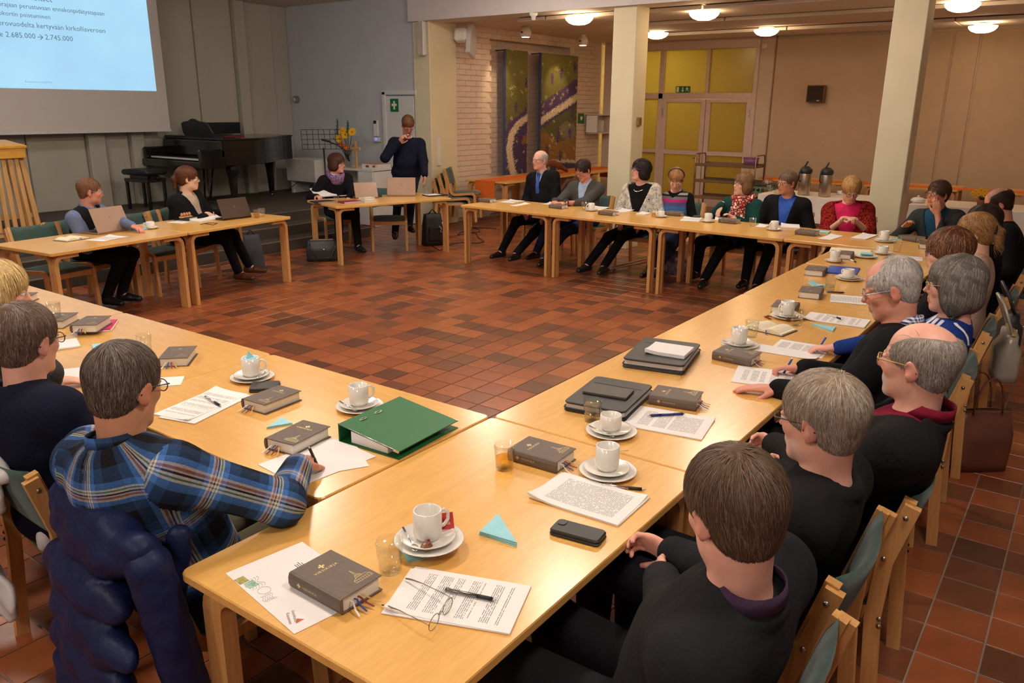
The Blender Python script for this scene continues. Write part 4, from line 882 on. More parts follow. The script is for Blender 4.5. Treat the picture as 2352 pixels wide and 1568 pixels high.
def book(label, pos, yaw, flip=False, z=TZ):
    """yaw = direction of the cover's up axis"""
    global book0
    if _bf[0]: c = book0; _bf[0] = False
    else: c = copy_tree(book0)
    c.location = (float(pos[0]), float(pos[1]), z+.0005); c.rotation_euler = (0, 0, yaw-math.pi/2); tag(c, label, 'book', 'grey hymn books on the tables'); return c
def book_px(label, sb, stp, fb, z=TZ):
    """pixels of spine/bottom, spine/top and fore-edge/bottom corners of the cover"""
    a, b2, c = T(*sb, BT), T(*stp, BT), T(*fb, BT); yaw = math.atan2(b2[1]-a[1], b2[0]-a[0]); mid = (b2+c)/2
    return book(label, mid, yaw, z=z)
def book_c(label, u, v, yawdeg, dz=0.0): return book(label, T(u, v, BT/2+dz), math.radians(yawdeg), z=TZ+dz)
book_px('grey hymn book lying on the stamped white envelope', (796.3, 1378.5), (669, 1309), (874.6, 1327.5), TZ+.002)
book_px('grey hymn book behind the glass of yellow juice', (1279, 1060), (1168, 1029), (1323.6, 1030.6))
book_px('grey hymn book right of the black portfolio carrying a slim notebook', (1604, 922), (1489, 904), (1619, 901))
book_px('grey hymn book beside the black portfolio with a paper stack', (1737, 825), (1638, 805), (1750, 810))
book_c('grey hymn book behind the cup and the red wrapper', 1803, 706, 188)
book_c('grey hymn book before a propped blue napkin on the right row', 1862, 672, 190)
book_c('grey hymn book with a ribbon loop beside the blue folder', 1873, 622, 188)
book_c('grey hymn book behind the cup with a biscuit', 1938, 585, 188)
book_c('grey hymn book at the far right corner, spine to the camera', 2130, 563, 190)
book_c('grey hymn book before the man with hand on chin', 2095, 547, 60)
book_c('grey hymn book before the red shawl woman', 1855, 534, 85)
book_c('grey hymn book before the green cardigan woman', 1676, 507, 85)
book_c('grey hymn book at the young woman with a striped vest', 1549, 490, 95)
book_c('grey hymn book before the white patterned jacket', 1398, 489, 85)
book_c('grey hymn book before the man in the grey blazer', 1283, 474, 85)
book_c('grey hymn book at the left end of the far row', 1120, 460, 85)
book_px('grey hymn book on a black wallet in the left row', (557, 909), (654, 874), (592, 941))
book_px('grey hymn book under the writing hand of the plaid man', (611, 1005), (712, 957), (655, 1030))
book_c('grey hymn book alone in the left row behind the plaid man', 410, 818, 45)
bk = book_c('grey hymn book lying on a pink booklet', 211, 744, 40, .016)
book_c('grey hymn book with a glass stood on it, left row', 135, 736, 40)
book_c('grey hymn book beside the blond head at left edge', 45, 687, 40)
p = T(213, 752, 0); MB().box((0, 0, .004), (.165, .215, .008), ch=.003).box((.0, 0, .0115), (.16, .21, .006), ch=.002, mi=1).build('pink_booklet', [PAPER, M('pink_cover', srgb(214, 50, 100), .45)], loc=(p[0]+.02, p[1]-.02, TZ), rz=math.radians(-38), label='pink booklet under a hymn book in the left row', cat='booklet')
# ---- paper
def sheet_mesh(w, h, th, curl, nx=7, ny=9):
    V = []; F = []
    for lay in (0, 1):
        for i in range(nx):
            for j in range(ny):
                a, b2 = i/(nx-1), j/(ny-1); x, y = (a-.5)*w, (b2-.5)*h
                z = th+sum(c*max(0, 1-math.hypot((a-ca)*w, (b2-cb)*h)/r)**2 for ca, cb, c, r in curl)
                V.append((x, y, z if lay else max(0, z-th-.0004)))
    m = nx*ny
    for i in range(nx-1):
        for j in range(ny-1): q = i*ny+j; F.append((q+m, q+ny+m, q+ny+1+m, q+1+m)); F.append((q, q+1, q+ny+1, q+ny))
    B = [i*ny for i in range(nx)]+[(nx-1)*ny+j for j in range(1, ny)]+[i*ny+ny-1 for i in range(nx-2, -1, -1)]+[j for j in range(ny-2, 0, -1)]
    for k in range(len(B)): a, b2 = B[k], B[(k+1) % len(B)]; F.append((a, b2, b2+m, a+m))
    return V, F
_pk = [0]
def paper(label, corners=None, c=None, yaw=0.0, size=(.21, .297), th=.002, mat=None, curl=(), name='paper_sheet', z=TZ, cat='paper', group='papers on the tables', offs=()):
    """corners: pixels TL, TR, BR, BL"""
    if corners is not None:
        P4 = [T(*q, z-TZ) for q in corners]; ctr, ya, w_, h_ = quad_from(P4, z); up = (P4[0]+P4[1]-P4[2]-P4[3]); rt = (P4[1]+P4[2]-P4[0]-P4[3]); yaw = math.atan2(rt[1], rt[0]); size = (min(max(w_, .1), .25), min(max(h_, .12), .33))
    else: ctr = T(*c, z-TZ); yaw = math.radians(yaw)
    V, F = sheet_mesh(size[0], size[1], th, curl); _pk[0] += 1
    mb = MB().add(V, F, 0, False)
    for dx, dy, dr in offs:
        R = rot3(0, 0, dr); W2 = (np.array([(-size[0]/2, -size[1]/2, .0005), (size[0]/2, -size[1]/2, .0005), (size[0]/2, size[1]/2, .0005), (-size[0]/2, size[1]/2, .0005)]) @ R.T)+(dx, dy, 0); mb.add(list(W2)+list(W2+(0, 0, th*.6)), [(0, 3, 2, 1), (4, 5, 6, 7), (0, 1, 5, 4), (1, 2, 6, 5), (2, 3, 7, 6), (3, 0, 4, 7)])
    return mb.build(name, mat or PRINT[_pk[0] % 3], loc=(ctr[0], ctr[1], z+.0006+.00012*(_pk[0] % 12)), rz=yaw, label=label, cat=cat, group=group)
paper('printed page stack under the wire spectacles, front corner', ((885, 1395), (955, 1310), (1218, 1344), (1170, 1472)), th=.005, curl=((0, 1, .012, .10),), offs=((-.004, .006, .03),))
paper('printed page stack before the brown haired man, beside the phone', ((1216, 1138), (1289, 1091), (1488, 1140), (1414, 1218)), th=.006, curl=((0, 1, .016, .12), (1, 0, .006, .08)), offs=((.004, -.004, -.02),))
paper('printed pages under the navy pen', ((1424, 978), (1472, 937), (1641, 960), (1616, 1012)), th=.004, curl=((1, 0, .006, .08),))
paper('small printed sheet under the hands of the checked shirt man', ((1683, 878), (1690, 843), (1850, 852), (1830, 900)), th=.001)
paper('white folded sheet before the bob haired woman', ((1722, 800), (1738, 786), (1884, 818), (1868, 832)), th=.003, mat=PAPER, curl=((0, 0, .01, .1),))
paper('printed sheet partly under the writing hand with the blue pen', ((1768, 800), (1800, 778), (1905, 800), (1885, 828)), th=.001)
paper('printed page stack with a white pen, right row', ((1849, 731), (1872, 714), (1990, 742), (1980, 758)), th=.006, curl=((0, 1, .012, .1),))
paper('printed sheets left of the white haired man', ((1905, 697), (1912, 678), (1985, 682), (1990, 698)), th=.003)
paper('open cream notebook near the far end of the right row', ((1905, 580), (1912, 566), (2000, 576), (1996, 590)), th=.006, mat=YELP, name='open_notebook', cat='notebook')
paper('white sheet at the bespectacled short haired woman', c=(2095, 594), yaw=-80, size=(.15, .21), th=.001)
for lab, u, v, y_, th_, sz in (('white sheets at the left end of the far row', 1175, 463, 5, .003, (.3, .21)), ('long white sheet before the bald man', 1196, 470, 2, .002, (.32, .09)), ('white sheet under the hands of the grey blazer man', 1270, 468, 5, .001, (.21, .2)),
                         ('white papers behind the cup of the grey blazer man', 1372, 478, 10, .002, (.3, .2)), ('white papers before the white patterned jacket', 1432, 484, 5, .002, (.3, .15)), ('white note block before the white patterned jacket', 1478, 492, 0, .012, (.16, .11)),
                         ('loose white papers right of the young woman', 1588, 504, 15, .003, (.3, .2)), ('small sheet with blue print before the green cardigan', 1655, 503, 20, .001, (.2, .12)), ('white note sheet beside the tumbler of the blue shirt man', 1750, 519, 5, .001, (.2, .1)),
                         ('folded white paper before the blue shirt man', 1815, 521, 18, .012, (.26, .18)), ('white printed sheets before the red shawl woman', 1908, 545, -5, .002, (.34, .12)), ('open white booklet before the red shawl woman', 1985, 544, -5, .006, (.34, .14)),
                         ('white sheets at the left end of the head table', 245, 548, 20, .002, (.3, .2)), ('white papers under a small book at the head table', 425, 508, 15, .003, (.3, .2))):
    paper(lab, c=(u, v), yaw=y_, size=sz, th=th_, mat=PAPER if sz[1] < .16 or th_ > .01 else None, curl=((1, 1, .01, .1),))
paper('printed page stack with a silver pen in the left row', ((480, 892), (560, 905), (442, 973), (370, 955)), th=.005, curl=((0, 1, .01, .1), (1, 0, .008, .08)), offs=((.03, -.01, .06),))
paper('printed sheet under the arm of the plaid man', ((810, 1003), (838, 1066), (688, 1105), (650, 1040)), th=.001)
paper('loose sheet under the green binder and the writing hand', ((768, 1008), (862, 1046), (690, 1122), (590, 1064)), th=.001, mat=PAPER)
paper('white sheet beside the hand of the dark sweater man', c=(195, 858), yaw=-30, size=(.21, .2), th=.002, mat=PAPER)
paper('small white card behind the plaid man', c=(392, 876), yaw=-40, size=(.1, .12), th=.001, mat=PAPER)
paper('folded white paper beside the glasses of the dark sweater man', c=(150, 793), yaw=-20, size=(.12, .16), th=.008, mat=PAPER)
# envelope with stamps and print
P4 = [T(*q) for q in ((517, 1319), (694, 1244), (862, 1366), (677, 1455))]; ctr, ya, w_, h_ = quad_from(P4, TZ)
en = thing('envelope', 'large white stamped envelope under the nearest hymn book', 'envelope', (ctr[0], ctr[1], TZ+.0006), ya)
MB().box((0, 0, .0006), (w_, h_, .0012)).build('envelope_body', PAPER, en)
def en_loc(u, v): q = T(u, v)-ctr; ca, sa = math.cos(-ya), math.sin(-ya); return np.array([q[0]*ca-q[1]*sa, q[0]*sa+q[1]*ca, .0016])
for (u, v), m_ in (((555, 1334), M('stamp_olive', srgb(170, 160, 90), .7, var=.35, nscale=120)), ((577, 1343), M('stamp_teal', srgb(150, 190, 170), .7, var=.4, nscale=90))):
    q = en_loc(u, v); MB().box(q, (.026, .03, .0005), R=rot3(0, 0, .08)).build('stamp', m_, en)
pm = MB(); q = en_loc(607, 1357)
pm.tube([q+(.016*math.cos(a), .016*math.sin(a), 0) for a in np.linspace(0, 6.28, 22)], .0004, 4, close=True)
for k in range(5): pm.tube([q+(-.02+.01*k*.2+.006*math.sin(x*9), .02+.05*x+.000*k, 0)+np.array([.006*k, 0, 0]) for x in np.linspace(0, 1, 12)], .0004, 4); pm.tube([q+(.006*k-.02, -.02-.03*x, 0)+np.array([.004*math.sin(x*8), 0, 0]) for x in np.linspace(0, 1, 8)], .0004, 4)
pm.build('postmark', M('postmark_ink', srgb(150, 140, 145), .8), en)
lg = MB(); q = en_loc(660, 1412); add_text(lg, 'Kuusamon', .011, q+(0, 0.006, 0), (-.35, -.94, 0), (.94, -.35, 0)); add_text(lg, 'Seurakunta', .011, q+(.014, .006, 0), (-.35, -.94, 0), (.94, -.35, 0)); lg.build('sender_print', M('print_grey', srgb(110, 105, 105), .8), en)
q = en_loc(688, 1427); MB().add([q+(-.012, -.004, 0), q+(.012, -.002, 0), q+(.0, .012, 0)], [(0, 1, 2)]).build('sender_emblem', M('print_rust', srgb(190, 100, 70), .8), en)
ad = MB(); q = en_loc(676, 1298); [ad.box(q+(.006*k, -.012-.003*(k % 2), 0), (.002, .02+.006*(k % 3), .0005)) for k in range(4)]; ad.build('address_print', M('print_grey', srgb(110, 105, 105), .8), en)
# ---- cups, saucers, plates, spoons
def cup_mesh(r, h):
    m = MB().lathe([(0, .004), (r*.72, .004), (r*.8, .0), (r*.96, .012), (r, .02), (r, h), (r-.003, h+.001), (r-.005, h), (r-.005, .02), (r*.8, .011), (0, .010)], n=28)
    m.tube([(r-.002, 0, h*.80), (r+.012, 0, h*.84), (r+.024, 0, h*.70), (r+.024, 0, h*.45), (r+.012, 0, h*.28), (r-.002, 0, h*.26)], .0052, 8, flat=1.0); return m.mesh('cup_body', CHINA)
MUG, CUP = cup_mesh(.039, .083), cup_mesh(.040, .058)
SAUC = MB().lathe([(0, .004), (.03, .004), (.042, .0), (.05, .003), (.075, .015), (.076, .017), (.073, .017), (.045, .008), (.03, .0075), (0, .0075)], n=32).mesh('saucer_body', CHINA)
PLAT = MB().lathe([(0, .003), (.05, .003), (.06, .0), (.072, .004), (.094, .014), (.095, .016), (.092, .016), (.066, .008), (0, .006)], n=36).mesh('plate_body', CHINA)
SPN = MB().tube([(-.06, 0, .002), (-.02, 0, .003), (.03, 0, .0025)], [.0035, .0022, .002], 6, flat=.5).lathe([(0, -.002), (.006, -.0015), (.0105, .001), (.0105, .002), (.006, 0), (0, -.001)], (.045, 0, .004), 14, sx=1.5).mesh('spoon_body', SILV)
_sc = {}
def single(name, me, label, cat, pos, rz=0.0, rot=None, group=None):
    return inst(name, me, None, pos, rot or (0, 0, rz), label=label, cat=cat, group=group)
def setting(place, u, v, mug=True, plate=False, spoon=None, handle=0.0, z=TZ):
    """u,v: foot of the cup"""
    p = T(u, v, .012+z-TZ); zz = z+.0005
    if plate: single('side_plate', PLAT, 'white side plate under the saucer '+place, 'plate', (p[0], p[1]-.004, zz), group='white plates'); zz += .0085
    single('saucer', SAUC, 'white saucer under the cup '+place, 'saucer', (p[0], p[1], zz), group='white saucers')
    single('coffee_cup', MUG if mug else CUP, ('tall white coffee cup ' if mug else 'low white coffee cup ')+place, 'cup', (p[0], p[1], zz+.0076), math.radians(handle), group='white coffee cups')
    if spoon is not None: a = math.radians(spoon); single('teaspoon', SPN, 'steel teaspoon on the saucer '+place, 'spoon', (p[0]+.052*math.cos(a), p[1]+.052*math.sin(a), zz+.012), 0, (0, .08, a+1.57), group='teaspoons')
    return p, zz
p, zz = setting('at the front corner with red sugar packet', 983, 1237, True, True, 150, -20, TZ+.0185)
setting('beside the juice glass and the wooden stirrer', 1394, 1079, True, True, None, 60)
setting('between the water glass and the navy pen', 1402, 988, False, True, 170, 60)
setting('before the open cream book in the right row', 1697, 790, True, True, 170, 60)
setting('with a brown sweet left of the white pen papers', 1807, 725, True, True, 200, 150)
setting('beside the blue folder in the right row', 1948, 638, False, True, None, 60)
setting('with a biscuit near the far end of the right row', 1917, 598, True, False, None, -10)
setting('beside the open notebook at the far corner', 2028, 580, False, False, None, 60)
setting('before the red shawl woman at the corner', 2031, 552, True, True, None, 60)
setting('before the blue shirt man', 1778, 526, True, False, None, 150)
setting('before the green cardigan woman', 1626, 507, True, False, None, -20)
setting('before the young woman in the striped vest', 1518, 496, False, False, None, 150)
setting('between the grey blazer and the white jacket', 1358, 482, True, False, None, 150)
NC, _z = setting('holding a blue napkin in the left row', 578, 864, True, True, -60, -40)
setting('behind the green binder', 825, 931, True, True, 170, -20)
setting('half hidden behind the plaid man', 273, 806, False, False, None, 100)
setting('beside the silver laptop of the waistcoat man', 346, 522, False, False, None, 150)
# small items with the settings
q = p+np.array([.05, .02, 0]); t = thing('sugar_packet', 'torn red sugar packet leaning in the nearest saucer', 'sugar packet', (p[0]+.058, p[1]-.01, zz+.018), math.radians(-40))
MB().box((0, 0, .016), (.05, .003, .045), R=rot3(-.6, 0, 0)).build('packet', M('packet_red', srgb(196, 48, 48), .5), t); kk = MB(); add_text(kk, 'KEISAR', .011, (-.02, -.014, .012), (1, 0, 0), (0, .56, .83)); kk.build('packet_print', SIGNW, t)
t = thing('sweet_wrapper', 'brown crumpled sweet wrapper in the nearest saucer', 'sweet', (p[0]-.045, p[1]-.035, zz+.012)); MB().lathe([(0, -.008), (.012, -.005), (.016, .003), (.009, .012), (0, .015)], n=7, sx=1.2, smooth=False).build('wrapper', M('wrapper_brown', srgb(140, 96, 70), .35, .2), t); MB().lathe([(0, 0), (.006, .001), (.003, .012)], (.016, .006, 0), 6, smooth=False).build('wrapper_twist', M('wrapper_red', srgb(170, 60, 60), .4), t)
q = T(1917, 598, .02); t = thing('biscuit', 'brown biscuit leaning on a cup in the right row', 'biscuit', (q[0]-.03, q[1]-.05, TZ+.022), .5); MB().box((0, 0, .014), (.035, .014, .03), R=rot3(-.3, 0, 0), ch=.004).build('biscuit_body', M('biscuit', srgb(190, 140, 80), .8, var=.2, nscale=120), t); MB().box((0, -.008, .012), (.03, .004, .025), R=rot3(-.3, 0, 0)).build('coating', M('chocolate', srgb(90, 50, 30), .5), t)
q = T(1798, 729, .018); t = thing('brown_sweet', 'brown sweet on a saucer left of the white haired man', 'sweet', (q[0]-.02, q[1]-.035, TZ+.022)); MB().lathe([(0, -.006), (.012, -.004), (.014, .003), (0, .01)], n=8).build('sweet_body', M('chocolate', srgb(90, 50, 30), .5), t)
q = T(1765, 731); t = thing('red_wrapper', 'crumpled red and green sweet wrapper on the right row', 'wrapper', (q[0], q[1], TZ+.001), .4); MB().box((0, 0, .003), (.06, .02, .003), R=rot3(.3, .1, .3)).box((.03, .01, .004), (.04, .018, .003), R=rot3(-.3, .2, -.4)).build('foil', M('wrapper_red', srgb(170, 60, 60), .4), t); MB().box((.05, -.008, .003), (.03, .014, .002), R=rot3(.2, 0, .5)).build('green_foil', M('wrapper_green', srgb(70, 130, 60), .4), t)
q1, q2 = T(1421, 1047), T(1443, 1044); MB().tube([q1+(0, 0, .02), q2+(0, 0, .018)], .0022, 6).build('wooden_stirrer', M('stirrer_wood', srgb(230, 214, 160), .7), label='pale wooden stirrer sticking out behind the tall cup', cat='stirrer')
# plate with napkin, far end
q = T(1988, 588, .01); single('side_plate', PLAT, 'white plate carrying a folded blue napkin at the far end', 'plate', (q[0], q[1], TZ+.0005), group='white plates')
# ---- napkins
def napkin(label, pts=None, c=None, yaw=0, s=.10, z=TZ, tri=True, layers=2, tilt=0.0):
    if pts is not None: P3 = [T(*a, z-TZ) for a in pts]; c = sum(P3)/3; loc = [tuple((a-c)[:2]) for a in P3]
    else:
        c = T(*c, z-TZ); ca, sa = math.cos(math.radians(yaw)), math.sin(math.radians(yaw)); base = [(-s/2, -s/3), (s/2, -s/3), (0, s*.6)] if tri else [(-s/2, -s/2), (s/2, -s/2), (s/2, s/2), (-s/2, s/2)]; loc = [(x*ca-y*sa, x*sa+y*ca) for x, y in base]
    m = MB()
    for k in range(layers):
        f = 1-.02*k; R = rot3(tilt*(k == layers-1), 0, .02*k); m.prism([(x*f, y*f) for x, y in loc], .0045*k, .0045*k+.003, R=R)
    return m.build('napkin', BLUEN, loc=(c[0], c[1], z+.0006+abs(tilt)*s*.5), label=label, cat='napkin', group='light blue paper napkins')
napkin('blue napkin folded to a triangle, alone on the nearest table', ((1147, 1186), (1100, 1228), (1187, 1257)), layers=3)
napkin('folded blue napkin stack under the nearest saucer', c=(966, 1262), yaw=60, s=.10, tri=False, layers=4, z=TZ)
napkin('blue napkin triangle beside the white pen papers', ((1862, 745), (1920, 753), (1912, 763)), layers=2)
napkin('blue napkin propped behind a hymn book in the right row', c=(1872, 661), yaw=-30, s=.12, tilt=.35)
napkin('blue napkin on the white plate at the far end', c=(1990, 583), yaw=10, s=.09, z=TZ+.018, tri=False)
napkin('blue napkin before the red shawl woman', c=(1888, 533), yaw=5, s=.14, tri=False)
napkin('blue napkin at the corner beside the pillar', c=(2060, 549), yaw=15, s=.12)
napkin('blue napkin sticking out beside the hymn book of the plaid man', ((612, 985), (648, 962), (672, 975)), layers=2)
napkin('crumpled blue napkin half hidden behind the plaid man', c=(238, 806), yaw=-20, s=.09, tilt=.25, tri=False)
napkin('blue napkins beside the cup of the waistcoat man', c=(322, 528), yaw=30, s=.12, tri=False, layers=3)
t = thing('napkin', 'crumpled blue napkin stuffed into a tall cup', 'napkin', (NC[0], NC[1], TZ+.063)); 
MB().prism([(-.026, -.02), (.024, -.02), (.028, .012), (0, .022), (-.025, .01)], 0, .035, smooth=False).add([(-.022, -.012, .03), (.022, -.008, .03), (.012, .015, .03), (-.006, .002, .068), (-.014, .012, .03)], [(0, 1, 3), (1, 2, 3), (2, 4, 3), (4, 0, 3)]).build('napkin_fold', BLUEN, t)
# ---- tumblers
def tumbler(label, u, v, fill=None, liq=None, z=TZ, s=1.0):
    p = T(u, v, z-TZ); t = thing('tumbler', label, 'glass', (p[0], p[1], z+.0006), 0, 'drinking glasses')
    k = s; m = MB(); prof = [(0, 0), (.028, 0), (.030, .003), (.0312, .045), (.0335, .047), (.036, .088), (.0345, .089), (.032, .048), (.0295, .046), (.028, .008), (0, .008)]
    m.lathe([(r*k, zz*k) for r, zz in prof], n=20).build('glass_body', GLASS, t)
    if fill: m = MB().lathe([(0, .0085), (.0274, .0085), (.0288, .044), (.031, .047)][:3]*1+[(.0288, min(fill, .044)), (0, min(fill, .044))] if fill <= .044 else [(0, .0085), (.0274, .0085), (.0288, .044), (.0312, .0475), (.0312+.0025*(fill-.0475)/.04, fill), (0, fill)], n=20).build('drink', liq, t)
    return t
tumbler('empty ribbed tumbler beside the nearest hymn book', 897, 1311)
tumbler('tumbler half full of yellow juice on the right row', 1159, 1076, .044, JUICE)
tumbler('tumbler of water before the black portfolio', 1360, 966, .04, WATER)
tumbler('empty tumbler behind the cup by the open book', 1725, 773)
tumbler('empty tumbler beside the cup with the brown sweet', 1829, 747)
tumbler('tumbler between the blue napkin and the blue folder', 1905, 669, .03, WATER)
tumbler('clear tumbler at the far corner of the right row', 2060, 578)
tumbler('empty tumbler before the blue shirt man', 1728, 520)
tumbler('tumbler of juice before the white patterned jacket', 1502, 498, .04, JUICE)
tumbler('empty tumbler beside the cup of the grey blazer man', 1342, 482)
tumbler('empty tumbler half hidden behind the plaid man', 334, 808)
tumbler('tumbler standing on a hymn book in the left row', 127, 731, z=TZ+BT)
tumbler('tumbler with juice at the right end of the head table', 590, 500, .03, JUICE)
tumbler('tumbler with a napkin at the right end of the head table', 602, 497)
tumbler('tumbler holding dark straws before the scarf woman', 773, 466)
tumbler('tumbler under the hand of the standing man', 980, 450)
# ---- pens
def pen(label, a, b2, body, grip=None, z=.006, name='pen'):
    A, B = T(*a, z) if len(a) == 2 else np.array(a), T(*b2, z) if len(b2) == 2 else np.array(b2); t = thing(name, label, 'pen', A, 0, 'pens'); d = B-A; P_ = lambda f: d*f
    MB().tube([P_(.04), P_(.1), P_(.62)], .0048, 8).build('barrel', body, t); MB().tube([P_(.62), P_(.9)], .0052, 8).build('grip', grip or body, t)
    MB().tube([P_(.9), P_(.985), P_(1.0)], [.0046, .0018, .0006], 8).tube([P_(0), P_(.05)], .0035, 8).build('tip_and_button', SILV, t)
    MB().tube([P_(.06)+(0, 0, .005), P_(.3)+(0, 0, .006)], .0013, 5).build('clip', SILV, t); return t
SLV = M('pen_silver', (.75, .75, .75), .25, 1.0); GUN = M('pen_gunmetal', (.22, .2, .19), .3, 1.0); NAV = M('pen_navy', srgb(28, 38, 100), .3); BLUP = M('pen_blue', srgb(30, 90, 200), .3)
pen('gunmetal pen on the nearest printed pages', (1019, 1352), (1143, 1378), GUN, DK, .0125)
pen('silver pen with black grip beside the nearer saucer', (1381, 1113), (1484, 1124), SLV, DK)
pen('navy pen lying on printed pages', (1572, 950), (1487, 954), NAV, None, .011)
pen('white pen with black grip on the curled pages', (1902, 722), (1935, 733), WP, DK, .013)
pen('silver pen on the pages of the left row', (471, 910), (508, 932), SLV, DK, .012)
pen('dark pencil behind a hymn book in the right row', (1898, 670), (1942, 672), GUN, DK)
pen('pen behind the hymn book at the far end', (1952, 596), (1968, 602), SLV, DK)
# ---- spectacles on the table
WIRE = M('wire_frame', (.3, .26, .2), .3, .9); LENS = M_clear('lens_clear', (.97, .98, .97), .82)
A, B = T(997, 1428, .025), T(1028, 1392, .025); t = thing('spectacles', 'wire spectacles lying on the nearest printed pages', 'spectacles', (A+B)/2, 0); c0 = (A+B)/2; ax = (B-A)/np.linalg.norm(B-A); upv = np.array([0, 0, 1.0]); nz = np.cross(ax, upv)
fr_ = MB(); ln_ = MB()
for s in (-1, 1):
    cc = ax*s*.033+upv*.0; ring = [cc+ax*.024*math.cos(a)+upv*.017*math.sin(a) for a in np.linspace(0, 2*math.pi, 20, endpoint=False)]; fr_.tube(ring, .0011, 5, close=True); ln_.add(ring, [tuple(range(20))])
fr_.tube([-ax*.009+upv*.003, upv*.007, ax*.009+upv*.003], .0011, 5); fr_.build('rims', WIRE, t); ln_.build('lens', LENS, t)
for s, e in ((-1, (878, 1389)), (1, (932, 1328))):
    E_ = T(*e, .006 if s < 0 else .012)-c0; h = ax*s*.057+upv*.008; MB().tube([ax*s*.057*.98, h, h+(E_-h)*.6+upv*.006, h+(E_-h)*.85+upv*.004, E_], [.001, .0012, .0012, .0022, .0022], 6).build('temple', WIRE, t)
# ---- phone case, wallets, portfolios, binder
P4 = [T(*q, .02) for q in ((1261, 1214), (1284, 1186), (1396, 1221), (1373, 1244))]; ctr, ya, w_, h_ = quad_from(P4, TZ); t = thing('phone_case', 'black leather phone wallet at the table edge', 'phone case', (ctr[0], ctr[1], TZ+.0005), ya)
MB().prism(round_rect(w_, h_, .012, 3), 0, .009, bev=.003).prism(round_rect(w_*.99, h_*.99, .012, 3), .009, .02, bev=.004).build('case', BLK, t); MB().prism(round_rect(.03, .024, .009, 3), .0195, .022, c=(.015, h_*.36, 0)).build('closing_tab', BLK, t)
q = T(600, 890, .008); t = thing('wallet', 'black wallet under a hymn book in the left row', 'wallet', (q[0]+.015, q[1]-.005, TZ+.0005), math.radians(-45)); MB().prism(round_rect(.12, .1, .01, 3), 0, .009, bev=.003).prism(round_rect(.118, .098, .01, 3), .009, .018, bev=.003).build('wallet_body', BLK, t)
q = T(1600, 498); t = thing('phone', 'black phone before the green cardigan woman', 'phone', (q[0], q[1], TZ+.0005), .3); MB().prism(round_rect(.15, .075, .01, 3), 0, .01, bev=.002).build('phone_body', DK, t); MB().prism(round_rect(.14, .066, .008, 3), .0101, .0106).build('screen', BLK, t)
def portfolio(label, corners, th, place):
    P4 = [T(*q, th) for q in corners]; ctr, ya, w_, h_ = quad_from(P4, TZ); t = thing('portfolio', label, 'portfolio', (ctr[0], ctr[1], TZ+.0005), ya, 'black zipped portfolios')
    MB().prism(round_rect(w_, h_, .02, 3), 0, .009, bev=.003).build('lower_cover', BLK, t); MB().box((0, 0, th/2), (w_*.93, h_*.93, th-.014)).build('paper_filling', PAPER, t)
    MB().prism(round_rect(w_*.985, h_*.985, .02, 3), th-.008, th+.001, bev=.003).build('upper_cover', BLK, t); MB().tube([(x*.995, y*.995, th*.38) for x, y in round_rect(w_, h_, .02, 3)], .0035, 6, close=True).build('zip', DK, t)
    MB().box((w_*.25, 0, th+.0015), (.004, h_*.8, .001)).build('seam', DK, t); MB().tube([(-w_/2, -h_/2+.02, .012), (-w_/2-.02, -h_/2+.01, .006), (-w_/2-.035, -h_/2+.012, .003)], .002, 5).build('zip_pull', SILV, t); return ctr, ya
portfolio('black zipped portfolio with a slim notebook on top', ((1289, 919), (1375, 863), (1497, 884), (1440, 950)), .04, '')
portfolio('black portfolio stuffed with papers and a white paper wad on top', ((1434, 816), (1489, 770), (1602, 793), (1567, 848)), .045, '')
P4 = [T(*q, .052) for q in ((1340, 895), (1366, 875), (1450, 899), (1436, 917))]; ctr, ya, w_, h_ = quad_from(P4, TZ); t = thing('slim_notebook', 'slim grey notebook lying on the nearer black portfolio', 'notebook', (ctr[0], ctr[1], TZ+.0425), ya); MB().prism(round_rect(w_, h_, .006, 2), 0, .010, bev=.002).build('cover', M('notebook_taupe', srgb(84, 78, 70), .6, bump=.2, bscale=400), t); MB().box((w_/2-.001, 0, .005), (.004, h_*.96, .006)).build('page_edge', PAPER, t)
P4 = [T(*q, .06) for q in ((1486, 800), (1511, 785), (1589, 799), (1567, 824))]; ctr, ya, w_, h_ = quad_from(P4, TZ); V, F = sheet_mesh(w_, h_, .016, ((0, 1, .008, .08), (.6, .4, .004, .08))); MB().add(V, F).build('folded_paper_wad', PAPER, loc=(ctr[0], ctr[1], TZ+.0475), rz=ya, label='thick folded white papers on the farther black portfolio', cat='paper', group='papers on the tables')
# green lever arch binder
A, B = [T(*q, .07) for q in ((776, 972), (920, 909))]; C_, D_ = [T(*q, .03) for q in ((1050, 966), (916, 1038))]; ctr, ya, w_, h_ = quad_from((A, B, C_, D_), TZ); t = thing('ring_binder', 'green lever arch binder lying in the left row', 'binder', (ctr[0], ctr[1], TZ+.0005), ya); GRN = M('binder_green', srgb(28, 104, 54), .5, var=.04, nscale=200, bump=.15, bscale=500)
hw, hh = w_/2, h_/2; bf = [(0, 3, 2, 1), (4, 5, 6, 7), (0, 1, 5, 4), (1, 2, 6, 5), (2, 3, 7, 6), (3, 0, 4, 7)]
def board(z_f, z_s, th): return [(-hw, -hh, z_f-th), (hw, -hh, z_f-th), (hw, hh, z_s-th), (-hw, hh, z_s-th), (-hw, -hh, z_f), (hw, -hh, z_f), (hw, hh, z_s), (-hw, hh, z_s)]
MB().add(board(.003, .003, .003), bf).build('lower_board', GRN, t); MB().add(board(.030, .068, .003), bf).build('upper_board', GRN, t); MB().box((0, hh, .034), (w_, .005, .068), ch=.002).build('spine_board', GRN, t)
